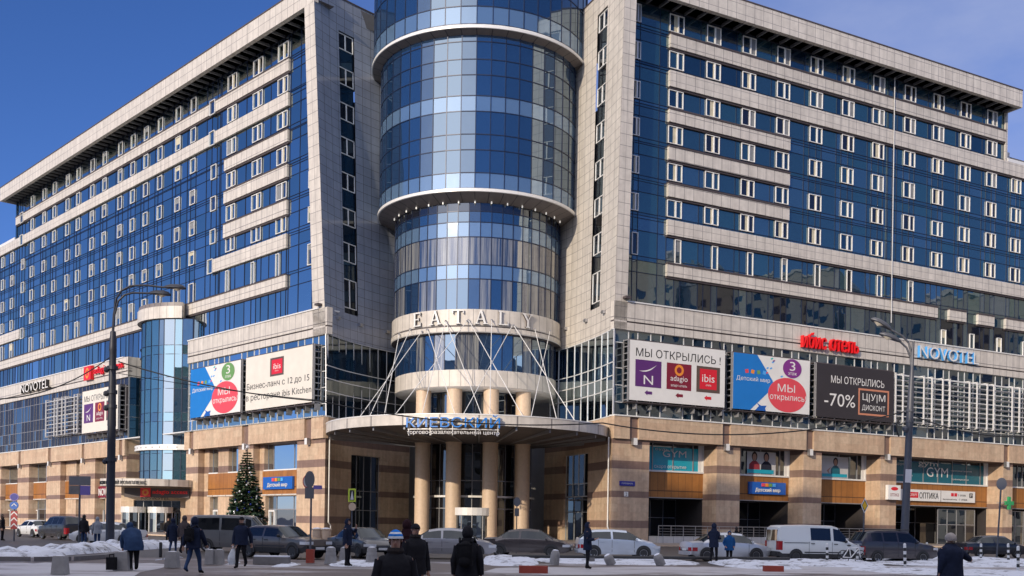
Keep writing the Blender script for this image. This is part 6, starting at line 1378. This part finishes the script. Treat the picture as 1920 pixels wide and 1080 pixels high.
for y, rr_ in ((690, .3), (735, .28), (762, .27), (862, .3)):
    m = MB(); c = V((0, 0, zz(y))); m.lathe(c, [(rr_ - .08, -.1), (rr_, -.1), (rr_, .1), (rr_ - .08, .1)], 'pole_dark', 14); m.ball(c + V((-.3, -.1, -.1)), .17, 'pole_dark', 8, 5); m.build('bracket', L1, local=True)
Y = 55.0; p = base(1694, Y=Y); zz = lambda y: at(1694, y, Y).z
lean = .030
def inv(pts): 
    Rm = Matrix.Rotation(-lean, 4, 'Y'); return [tuple(Rm @ (at(x, y, Y) - p)) for x, y in pts]
R1, pr = lamp_post('grey lamp post with two pale lamp heads on the right', 1694, Y, [(.225, 0), (.215, .4), (.175, zz(800)), (.185, zz(795)), (.15, zz(725)), (.09, zz(690)), (.07, zz(640))],
    [(inv([(1709, 690), (1708, 660), (1704, 643), (1692, 630), (1670, 618)]), V(inv([(1640, 602)])[0]) - V(inv([(1668, 617)])[0])), (inv([(1709, 690), (1707, 670), (1700, 652), (1688, 641)]), V(inv([(1655, 628)])[0]) - V(inv([(1686, 640)])[0]))], lean)
m = MB(); m.ball((-.24, -.1, zz(805)), .17, 'pole_grey', 8, 5); m.rod((-.24, -.1, zz(805)), (0, 0, zz(800)), .03, 'pole_grey', 5); m.build('camera_dome', R1, local=True)
m = MB(); m.box(lambda a, b, c: V((a, -c, b)), -.17, .15, zz(905), zz(880), .19, .22, 'sign_wt'); m.build('sticker', R1, local=True)
for y in (770, 790): m = MB(); m.lathe((0, 0, zz(y)), [(.16, -.06), (.22, -.06), (.22, .06), (.16, .06)], 'pole_grey', 12); m.build('bracket', R1, local=True)
# overhead cables
def cable(label, pts, r_=.03):
    m = MB(); out = []
    for (x0, y0, Y0), (x1, y1, Y1), sag in pts:
        a, b = at(x0, y0, Y0), at(x1, y1, Y1); q = [a.lerp(b, i / 16) + V((0, 0, -sag * 4 * (i / 16) * (1 - i / 16))) for i in range(17)]; m.tube(q, r_, 'cable_black', 6)
    return tag(m.build('overhead_cable'), label, 'cable', 'overhead cables')
cable('thick black cable sagging from the left lamp post to the right lamp post', [((222, 678, 58), (600, 752, 57), .35), ((600, 752, 57), (1130, 793, 56), .55), ((1130, 793, 56), (1695, 772, 55), .9)], .035)
cable('thin black cable running from the left lamp post towards the cream billboard', [((222, 700, 58), (620, 752, 70), .15)], .02)
cable('black cable from the left edge up to the left lamp post', [((0, 748, 50), (206, 670, 58), .5)], .03)
cable('black cable from the right lamp post down to the right edge', [((1702, 775, 55), (1925, 818, 60), .4)], .03)
cable('tangled loop of black cable hanging beside the right lamp post', [((1690, 782, 55), (1680, 800, 55), -.1), ((1680, 800, 55), (1686, 818, 55), .1)], .04)

def pole_thing(name, label, cat, px, Y, top_y, r_=.035, lean=0.0):
    p = base(px, Y=Y); t = thing(name, label, cat, p, 0, 'road signs on poles'); t.rotation_euler = (0, lean, 0); h = at(px, top_y, Y).z
    m = MB(); m.rod((0, 0, 0), (0, 0, h), r_, 'pole_grey', 10); m.build('pole', t, smooth=40, local=True)
    z = lambda y: at(px, y, Y).z; s = Y / F_PX
    return t, z, s
FR = lambda yo: (lambda a, z, c: V((a, yo - c, z)))
def sdisc(t, name, x, z, rx, rz, mat, rim=None, c=.05, icon=None, back=True):
    m = MB(); f = FR(0); disc(m, f, x, z, rx, rz, c + .02, mat, 28); disc(m, f, x, z, rx, rz, c - .02, 'sign_back', 28)
    for i in range(28):
        a0, a1 = 2 * math.pi * i / 28, 2 * math.pi * (i + 1) / 28; m.face([f(x + rx * math.cos(a0), z + rz * math.sin(a0), c - .02), f(x + rx * math.cos(a1), z + rz * math.sin(a1), c - .02), f(x + rx * math.cos(a1), z + rz * math.sin(a1), c + .02), f(x + rx * math.cos(a0), z + rz * math.sin(a0), c + .02)], 'sign_back')
    if rim: disc(m, f, x, z, rx, rz, c + .024, rim, 28, inner=.82)
    if icon: icon(m, f, x, z, c + .028)
    m.build(name, t, local=True)
def splate(t, name, x0, x1, z0, z1, mat, c=.06, side='sign_back'):
    m = MB(); m.box(FR(0), x0, x1, z0, z1, c - .02, c + .02, mat, side=side); m.build(name, t, local=True)
t, z, s = pole_thing('direction_sign', 'back of a large grey direction sign on a pole at the left', 'road sign', 148, 62, 893, .06)
splate(t, 'sign_panel', -.62, .66, z(910), z(893), 'sign_back'); splate(t, 'sign_panel', -.62, .03, z(927), z(910.5), 'concrete_dark'); splate(t, 'sign_panel', .05, .66, z(928), z(910.5), 'sign_purple')
t, z, s = pole_thing('road_sign', 'two round blue signs above a red and white chevron board at the far left', 'road sign', 26, 72, 926, .05)
sdisc(t, 'sign_disc', 0, z(932), .31, .27, 'plate_blue', 'sign_purple')
def chev(m, f, x, z_, c): poly(m, f, [(x - .17, z_ - .08), (x, z_ + .08), (x + .17, z_ - .08), (x + .17, z_ - .0), (x, z_ + .15), (x - .17, z_ - .0)], c, 'sign_wt')
sdisc(t, 'sign_disc', 0, z(947.5), .31, .28, 'sign_blue', icon=chev)
m = MB(); plain('chevron_red', (.30, .02, .025), .5, 0, .1); m.box(FR(0), -.22, .24, z(992), z(958), .03, .07, 'chevron_red')
for q in (964, 975, 986):
    zq = z(q); poly(m, FR(0), [(-.22, zq - .12), (.01, zq + .10), (.24, zq - .12), (.24, zq - .02), (.01, zq + .2), (-.22, zq - .02)], .075, 'sign_wt')
m.build('chevron_board', t, local=True)
t, z, s = pole_thing('road_sign', 'round road sign seen from behind on a concrete foot near the decorated fir', 'road sign', 582, 42, 884, .04, -.0)
m = MB(); m.box(FR(0), -.15, .15, 0, z(1030), -.15, .15, 'kerb_red'); m.build('foot', t, local=True)
sdisc(t, 'sign_disc', -.06, z(899), .20, .34, 'sign_back'); sdisc(t, 'sign_disc', -.2, z(903), .16, .26, 'sign_wt', 'vinyl_red', -.06); splate(t, 'sign_panel', -.24, .12, z(935), z(914), 'sign_back')
m = MB(); m.box(FR(0), .1, .42, z(917), z(910), -.1, .1, 'sign_purple'); m.build('sign_panel', t, local=True)
t, z, s = pole_thing('crossing_sign', 'yellow green framed pedestrian crossing sign above the man on the phone', 'road sign', 659, 62, 916, .04)
m = MB(); m.box(FR(0), -.24, .22, z(941), z(916), .03, .08, 'sign_lime'); m.box(FR(0), -.14, .14, z(938), z(919), .08, .084, 'ink_black'); poly(m, FR(0), [(-.1, z(937)), (0, z(920)), (.1, z(937))], .09, 'sign_wt'); m.build('sign_panel', t, local=True)
sdisc(t, 'sign_disc', .02, z(950), .22, .24, 'column_stone')
t, z, s = pole_thing('road_sign', 'small dark round sign seen from behind in front of the fourth column', 'road sign', 968, 60, 932, .03); sdisc(t, 'sign_disc', 0, z(941), .2, .27, 'sign_back'); splate(t, 'sign_panel', -.13, .13, z(968), z(953), 'sign_back')
t, z, s = pole_thing('road_sign', 'yellow diamond priority sign on a slim pole beside the white van', 'road sign', 1618, 53.5, 960, .045, .012)
m = MB(); zc = z(948); w_ = .19; h_ = .40
for c, k, mt in ((.06, 1, 'sign_wt'), (.066, .78, 'ink_black'), (.07, .62, 'sign_yellow')): poly(m, FR(0), [(-w_ * k, zc), (0, zc - h_ * k), (w_ * k, zc), (0, zc + h_ * k)], c, mt)
poly(m, FR(0), [(-w_, zc), (0, zc + h_), (w_, zc), (0, zc - h_)], .04, 'sign_back'); m.build('sign_panel', t, local=True)
t, z, s = pole_thing('road_sign', 'round sign seen from behind on a leaning pole at the right', 'road sign', 1869, 63, 898, .05, .045)
sdisc(t, 'sign_disc', 0, z(907), .31, .37, 'sign_back')

# bollards
g = 'black and white striped posts in the snow at the right'
lab = {1551: 'striped post in front of the rear half of the white van', 1573: 'striped post in front of the door of the white van', 1607: 'leaning striped post beside the yellow diamond sign', 1697: 'striped post in front of the right lamp post', 1737: 'striped post between the right lamp post and the fur hat woman', 1839: 'striped post just right of the fur hat woman', 1891: 'striped post under the green cross', 1909: 'striped post nearest the right edge of the picture'}
for px, by, ty in ((1551, 1057, 1021), (1573, 1054, 1021), (1607, 1057, 1023), (1697, 1064, 1021), (1737, 1054, 1019), (1839, 1053, 1021), (1891, 1056, 1021), (1909, 1070, 1026)):
    p = base(px, by); h = at(px, ty, p.y).z; t = thing('striped_post', lab[px], 'bollard', p, 0, g)
    t.rotation_euler = (0, random.uniform(-.04, .04), 0); m = MB(); n = 7
    for i in range(n): m.rod((0, 0, h * i / n), (0, 0, h * (i + 1) / n), .065, 'ink_black' if i % 2 else 'stripe_white', 12)
    m.ball((0, 0, h), .066, 'stripe_white', 10, 5); m.build('post', t, smooth=40, local=True)
g = 'grey concrete blocks along the edge of the square'
for px, by, ty, w_, lb in ((113, 1077, 1042, 13, 'lone grey concrete block in front of the snow bank'), (231, 1069, 1034, 14, 'grey concrete block beside the bending person'), (323, 1064, 1034, 12, 'grey concrete block behind the person walking away'), (394, 1058, 1030, 8.5, 'left one of two concrete blocks pushed together'), (411, 1058, 1030, 8.5, 'right one of two concrete blocks pushed together')):
    p = base(px, by); h = at(px, ty, p.y).z; w = w_ * p.y / F_PX; t = thing('concrete_block', lb, 'bollard', p, random.uniform(-.1, .1), g); m = MB(); n = 4
    for (s0, z0), (s1, z1) in zip([(1, 0), (.96, h * .1), (.82, h * .95), (.74, h)], [(.96, h * .1), (.82, h * .95), (.74, h), (0.001, h)]):
        for i in range(4):
            q = lambda s_, z_, i: V((w * s_ * (1 if i in (1, 2) else -1), w * s_ * (1 if i in (2, 3) else -1), z_)); m.face([q(s0, z0, i), q(s0, z0, (i + 1) % 4), q(s1, z1, (i + 1) % 4), q(s1, z1, i)], 'concrete')
    m.build('block', t, local=True); m = MB(); m.ball((0, 0, h), w * .7, 'snow', 8, 5, (1, 1, .10)); m.build('snow_cap', t, smooth=60, local=True)
g = 'ringed concrete cones with snow at their feet'
for px, by, ty, lb in ((620, 1057, 1026, 'ringed concrete cone left of the man on the phone'), (647, 1050, 1026, 'ringed concrete cone behind the man on the phone'), (697, 1057, 1026, 'ringed concrete cone beside the striped hat man')):
    p = base(px, by); h = at(px, ty, p.y).z; s = p.y / F_PX; t = thing('concrete_cone', lb, 'bollard', p, 0, g); R0 = 12 * s; m = MB(); pr_ = []
    for i in range(4): z0 = h * i / 4; k = 1 - .30 * i / 4; pr_ += [(R0 * k, z0), (R0 * (k - .05), z0 + h * .2), (R0 * (k - .12), z0 + h * .205), (R0 * (k - .12), z0 + h * .245)]
    pr_ += [(R0 * .6, h * .97), (R0 * .4, h), (0, h)]; m.lathe((0, 0, 0), pr_, 'concrete', 20); m.build('cone', t, smooth=35, local=True); m = MB(); m.lathe((0, 0, 0), [(R0 * .66, h * .955), (R0 * .6, h * .99), (R0 * .3, h * 1.03), (0, h * 1.035)], 'snow', 14); m.build('snow_cap', t, smooth=50, local=True)
t = thing('concrete_kerb_block', 'long low concrete block with snow on top beside the old hatchback', 'barrier', base(510, 1058)); s = t.location.y / F_PX; m = MB(); f = lambda a, b, c: V((a, -c, b)); h = 14 * s; m.box(f, -33 * s, 33 * s, 0, h, -.18, .22, 'concrete_dark'); m.build('block', t, local=True); m = MB(); m.box(f, -32 * s, 32 * s, h, h + .05, -.16, .19, 'snow'); m.build('snow_cap', t, local=True)
t = thing('black_bollard', 'slim black bollard in a small heap of snow', 'bollard', base(301, 1045)); m = MB(); m.lathe((0, 0, 0), [(.07, 0), (.07, .62), (.05, .66), (0, .66)], 'cable_black', 12); m.build('post', t, smooth=40, local=True)
t = thing('suitcase', 'black suitcase standing beside the concrete block at the left', 'suitcase', base(209, 1070)); m = MB(); m.box(f, -.12, .12, .03, .43, -.16, .16, 'bag_black'); m.build('case', t, local=True); m = MB(); m.tube([V((-.07, 0, .43)), V((-.07, 0, .52)), V((.07, 0, .52)), V((.07, 0, .43))], .015, 'bag_black', 6); m.build('handle', t, local=True)
g = 'tilted concrete capsules along the road'
for px, by, ty, tl_, lb in ((1039, 1059, 1030, .1, 'round topped concrete capsule behind the red kerb piece'), (1147, 1059, 1037, -.5, 'tilted concrete capsule in front of the silver blue hatchback'), (1240, 1060, 1036, -.45, 'tilted concrete capsule right of the silver blue hatchback')):
    p = base(px, by); s = p.y / F_PX; h = (by - ty) * s; t = thing('concrete_capsule', lb, 'bollard', p, 0, g); t.rotation_euler = (0, tl_, .3); m = MB(); m.lathe((0, 0, 0), [(9 * s, 0), (9 * s, h * .6), (8 * s, h * .8), (5 * s, h * .95), (0, h)], 'concrete', 16); m.build('block', t, smooth=45, local=True); m = MB(); m.ball((0, 0, h * .93), 6 * s, 'snow', 8, 5, (1, 1, .3)); m.build('snow_cap', t, smooth=60, local=True)
g = 'short red kerb pieces'
for x0, x1, by, ty, lb in ((973, 1027, 1074, 1061, 'red kerb piece in the snow near the middle'), (1432, 1468, 1071, 1061, 'red kerb piece in the snow below the white van')):
    p = base((x0 + x1) / 2, by); s = p.y / F_PX; t = tag(MB().build('red_kerb') if False else bpy.data.objects.new('red_kerb', None), lb, 'kerb', g); bpy.data.objects.remove(t)
    m = MB(); w = (x1 - x0) * s / 2; m.box(lambda a, b, c: p + V((a, -c, b)), -w, w, -.02, (by - ty) * s, -.2, .15, 'kerb_red'); o = m.build('red_kerb'); tag(o, lb, 'kerb', g)
# low rail lying along the road behind the snow
r = thing('low_rail', 'low dark parking rail lying in the snow in front of the parked cars', 'barrier', base(1230, 1055)); p0 = r.location.copy(); m = MB()
m.tube([base(x, 1052 + (x - 960) * .008) + V((0, 0, .22)) - p0 for x in range(960, 1520, 40)], .07, 'bumper_black', 8); m.build('rail', r, local=True)
for x in range(980, 1520, 130): m = MB(); q = base(x, 1052 + (x - 960) * .008) - p0; m.box(lambda a, b, c: q + V((a, c, b)), -.12, .12, 0, .2, -.12, .12, 'concrete_dark'); m.build('support', r, local=True)
# bicycle leaning on the yellow sign
r = thing('bicycle', 'snow dusted pale bicycle parked beside the yellow diamond sign', 'bicycle', base(1597, 1058), .35); m = MB()
def wheel(x):
    m = MB(); n = 24
    for i in range(n): m.rod((x + .33 * math.cos(2 * math.pi * i / n), 0, .34 + .33 * math.sin(2 * math.pi * i / n)), (x + .33 * math.cos(2 * math.pi * (i + 1) / n), 0, .34 + .33 * math.sin(2 * math.pi * (i + 1) / n)), .02, 'tyre_rubber', 5)
    for i in range(8): m.rod((x, 0, .34), (x + .32 * math.cos(i * math.pi / 4), 0, .34 + .32 * math.sin(i * math.pi / 4)), .006, 'steel', 4)
    m.build('wheel', r, local=True)
wheel(-.5); wheel(.5)
for a, b in (((-.5, 0, .34), (-.15, 0, .82)), ((-.15, 0, .82), (-.05, 0, .32)), ((-.05, 0, .32), (-.5, 0, .34)), ((-.15, 0, .78), (.36, 0, .80)), ((-.05, 0, .32), (.36, 0, .74)), ((.36, 0, .86), (.5, 0, .34))): m.rod(a, b, .025, 'white_metal', 7)
m.build('frame', r, local=True); m = MB(); m.rod((.34, -.26, .98), (.34, .26, .98), .02, 'steel', 6); m.rod((.36, 0, .84), (.34, 0, .98), .02, 'steel', 6); m.build('handlebar', r, local=True); m = MB(); m.ball((-.17, 0, .9), .12, 'bumper_black', 8, 5, (1.1, .6, .35)); m.build('saddle', r, local=True)
# planters of stone by the wall near the canopy
g = 'pale stone planters by the entrance wall'
for px, lb in ((594, 'pale stone planter left of the entrance wall'), (611, 'pale stone planter nearer the canopy column row')):
    t = thing('planter', lb, 'planter', base(px, Y=88), 0, g); t.location.z = .12; m = MB(); m.lathe((0, 0, 0), [(.35, 0), (.4, .1), (.45, .8), (.5, .85), (.5, .95), (.4, .95), (.4, .85), (0, .85)], 'column_stone', 14); m.build('pot', t, smooth=40, local=True); m = MB(); m.ball((0, 0, .9), .42, 'snow', 10, 6, (1, 1, .35)); m.build('snow_cap', t, smooth=60, local=True)

# ================================================================== CHRISTMAS TREE
for nm, c in (('fir_dark', (.018, .045, .022)), ('fir_mid', (.035, .075, .035)), ('fir_light', (.06, .105, .05))): plain(nm, c, .8, 0, .3, 6)
plain('bauble_white', (.75, .75, .76), .15, .4, 0); plain('bauble_blue', (.02, .04, .25), .12, .5, 0); plain('bark', (.06, .045, .03), .9, 0, .2)
tp = base(461, Y=80); Ht = at(461, 842, 80).z - .12; tp.z = .12
r = thing('christmas_tree', 'tall decorated fir with white and blue baubles and a star by the left wing', 'tree', tp)
m = MB(); m.lathe((0, 0, 0), [(.16, 0), (.12, Ht * .5), (.03, Ht)], 'bark', 10); m.build('trunk', r, local=True)
m = MB(); rt = random.Random(11); nlay = 34
for k in range(nlay):
    u = k / nlay; z0 = .6 + (Ht - .7) * u; R0 = 1.55 * (1 - u) ** .92 + .10; nb = max(8, int(40 * (1 - u) + 8)); off = rt.random() * 6
    for i in range(nb):
        a = off + 2 * math.pi * i / nb + rt.uniform(-.1, .1); L = R0 * rt.uniform(.82, 1.12); dr = rt.uniform(.25, .42); mt = rt.choice(['fir_dark', 'fir_dark', 'fir_mid', 'fir_mid', 'fir_light'])
        e = V((math.cos(a), math.sin(a), 0)); sd_ = V((-e.y, e.x, 0)); ns = 7 if L > .6 else 4
        for j in range(1, ns + 1):
            t = j / ns
            if t < .3: continue
            c = e * (L * t) + V((0, 0, z0 - dr * L * t + .12 * L * t * t))
            for q in range(3):
                w = .18 + .07 * (1 - u); d = (e * rt.uniform(.5, 1.1) + sd_ * rt.uniform(-1, 1) + V((0, 0, rt.uniform(-.45, .35)))).normalized(); nn_ = d.cross(V((rt.uniform(-1, 1), rt.uniform(-1, 1), 1))).normalized() * w * .32
                m.face([c - nn_, c + d * w * .6 - nn_ * .7, c + d * w * 1.25, c + d * w * .6 + nn_ * .7, c + nn_], mt)
m.build('crown', r, local=True)
bm_ = {}
for nm in ('bauble_white', 'bauble_blue'):
    q = MB(); q.ball((0, 0, 0), .072, nm, 10, 6); bm_[nm] = q.mesh('bauble', smooth=60)
for i in range(96):
    u = 1 - math.sqrt(rt.random()) ; u = (i + rt.random()) / 96; u = 1 - math.sqrt(1 - u * .98); a = rt.uniform(-math.pi, 0.15) if i % 6 else rt.uniform(0, math.pi); z0 = .35 + (Ht - .6) * u; R0 = 1.55 * (1 - u) ** .92 + .12
    o = bpy.data.objects.new('bauble', bm_['bauble_white' if rt.random() < .68 else 'bauble_blue']); COL.objects.link(o); o.parent = r; o.location = (R0 * math.cos(a), R0 * math.sin(a), z0 - .1); s_ = rt.uniform(.8, 1.35); o.scale = (s_, s_, s_)
m = MB()
for i in range(8): a = i * math.pi / 4; m.rod((0, 0, Ht + .2), (.34 * math.cos(a) * (1 if i % 2 else .6), 0, Ht + .2 + .38 * math.sin(a) * (1 if i % 2 else .6)), .03, 'bauble_white', 5, .004)
m.build('star', r, local=True)

# ================================================================== SNOW
def mound(x0, x1, y0, y1, h, seed, holes=.0, res=.16):
    """a heap of snow: an uneven sheet that dies away into the ground"""
    rn = random.Random(seed); ph = [(rn.uniform(.6, 5), rn.uniform(.6, 5), rn.uniform(0, 6), rn.uniform(.2, 1)) for _ in range(12)]
    a, b = (x0 + x1) / 2, (y0 + y1) / 2; rx, ry = (x1 - x0) / 2, (y1 - y0) / 2; nx, ny = max(5, int((x1 - x0) / res)), max(6, int((y1 - y0) / res)); m = MB(); H_ = {}
    for i in range(nx + 1):
        for j in range(ny + 1):
            x, y = x0 + (x1 - x0) * i / nx, y0 + (y1 - y0) * j / ny
            e = 1 - ((x - a) / rx) ** 4 - ((y - b) / ry) ** 2; w = sum(c * math.sin(p_ * x + q_ * y + s_) for p_, q_, s_, c in ph) / 4
            H_[i, j] = V((x, y, h * max(0, e) ** .6 * (.62 + .45 * w) + rn.uniform(-.015, .015) - (.05 if e < .12 + .15 * w else 0) - .02))
    for i in range(nx):
        for j in range(ny): m.face([H_[i, j], H_[i + 1, j], H_[i + 1, j + 1], H_[i, j + 1]], 'snow_dirty')
    return m
m, n, l, b = newmat('snow_dirty'); t = n.new('ShaderNodeTexCoord'); z = n.new('ShaderNodeTexNoise'); z.inputs['Scale'].default_value = 1.3; z.inputs['Detail'].default_value = 9; z.inputs['Roughness'].default_value = .72; l.new(t.outputs['Object'], z.inputs['Vector'])
rp = n.new('ShaderNodeValToRGB'); rp.color_ramp.elements[0].position = .36; rp.color_ramp.elements[0].color = (.09, .08, .078, 1); rp.color_ramp.elements[1].position = .48; rp.color_ramp.elements[1].color = (.62, .645, .70, 1); l.new(z.outputs['Fac'], rp.inputs[0]); l.new(rp.outputs[0], b.inputs['Base Color']); b.inputs['Roughness'].default_value = .7
z2 = n.new('ShaderNodeTexNoise'); z2.inputs['Scale'].default_value = 7; z2.inputs['Detail'].default_value = 6; l.new(t.outputs['Object'], z2.inputs['Vector']); bp = n.new('ShaderNodeBump'); bp.inputs['Strength'].default_value = .7; bp.inputs['Distance'].default_value = .06; l.new(z2.outputs['Fac'], bp.inputs['Height']); l.new(bp.outputs[0], b.inputs['Normal'])
allm = MB()
mb = MB(); pts = [gnd(x, y) for x, y in ((-60, 1051), (60, 1052), (130, 1051), (190, 1047), (225, 1040))]
for a, b in zip(pts, pts[1:]):
    d = (b - a).normalized(); n_ = V((-d.y, d.x, 0)) * .18
    for u, w in ((a, b),):
        u0, w0 = V((u.x, u.y, 0)), V((w.x, w.y, 0)); mb.face([u0 - n_, w0 - n_, w0 - n_ + V((0, 0, .16)), u0 - n_ + V((0, 0, .16))], 'concrete_dark'); mb.face([u0 - n_ + V((0, 0, .16)), w0 - n_ + V((0, 0, .16)), w0 + n_ + V((0, 0, .16)), u0 + n_ + V((0, 0, .16))], 'concrete_dark')
tag(mb.build('kerb'), kind='structure')
def gx(px, y): q = gnd(px, y); return q.x, q.y
for k, (xa, xb, ya, yb, h) in enumerate(((-190, 212, 1051, 1018, .62), (500, 560, 1062, 1056, .1), (600, 730, 1061, 1052, .16), (895, 1010, 1060, 1045, .30), (1000, 1300, 1056, 1048, .12), (1380, 1480, 1066, 1054, .22), (1490, 1625, 1062, 1050, .3), (1640, 1960, 1060, 1047, .25), (1660, 1960, 1077, 1068, .08), (290, 318, 1050, 1044, .12), (420, 440, 1058, 1054, .1))):
    x0, y0 = gx(xa, ya); x1, y1 = gx(xb, yb); x0b, _ = gx(xa, yb)
    mm = mound(min(x0, gx(xa, ya)[0]), gx(xb, (ya + yb) / 2)[0], y0, y1, h, k + 1); o = len(allm.v)
    allm.v += mm.v; allm.f += [[i + o for i in f_] for f_ in mm.f]; allm.m += [allm.mi('snow_dirty')] * len(mm.f); allm.uv += mm.uv
tag(allm.build('snow', merge=True, smooth=80), 'heaps of trodden snow along the edge of the road', 'snow', kind='stuff')
# neighbours that throw the shade
block('old_block', 'long apartment block across the square behind the viewer', -150, 55, -75, -55, 49)
for x0, x1, h, lb in ((-79, -73, 61.2, 'stepped tower block behind the viewer, its lowest step'), (-73, -67, 62.2, 'stepped tower block behind the viewer, its middle step'), (-67, -61.5, 63.4, 'stepped tower block behind the viewer, its tallest step')): grp(block('old_block', lb, x0, x1, -54.5, -44, h), 'houses round the square behind the viewer')
for x0, y0, y1, h, lb in ((150, -30, 14, 55, 'lowest house across the street to the right, mirrored in the glass'), (149, 15, 42, 66, 'tallest house across the street to the right, mirrored in the glass'), (151, 43, 80, 59, 'middling house across the street to the right, mirrored in the glass'), (150, 82, 128, 50, 'long low house across the street to the right, mirrored in the glass')): grp(block('old_block', lb, x0, x0 + 24, y0, y1, h), 'houses round the square behind the viewer')
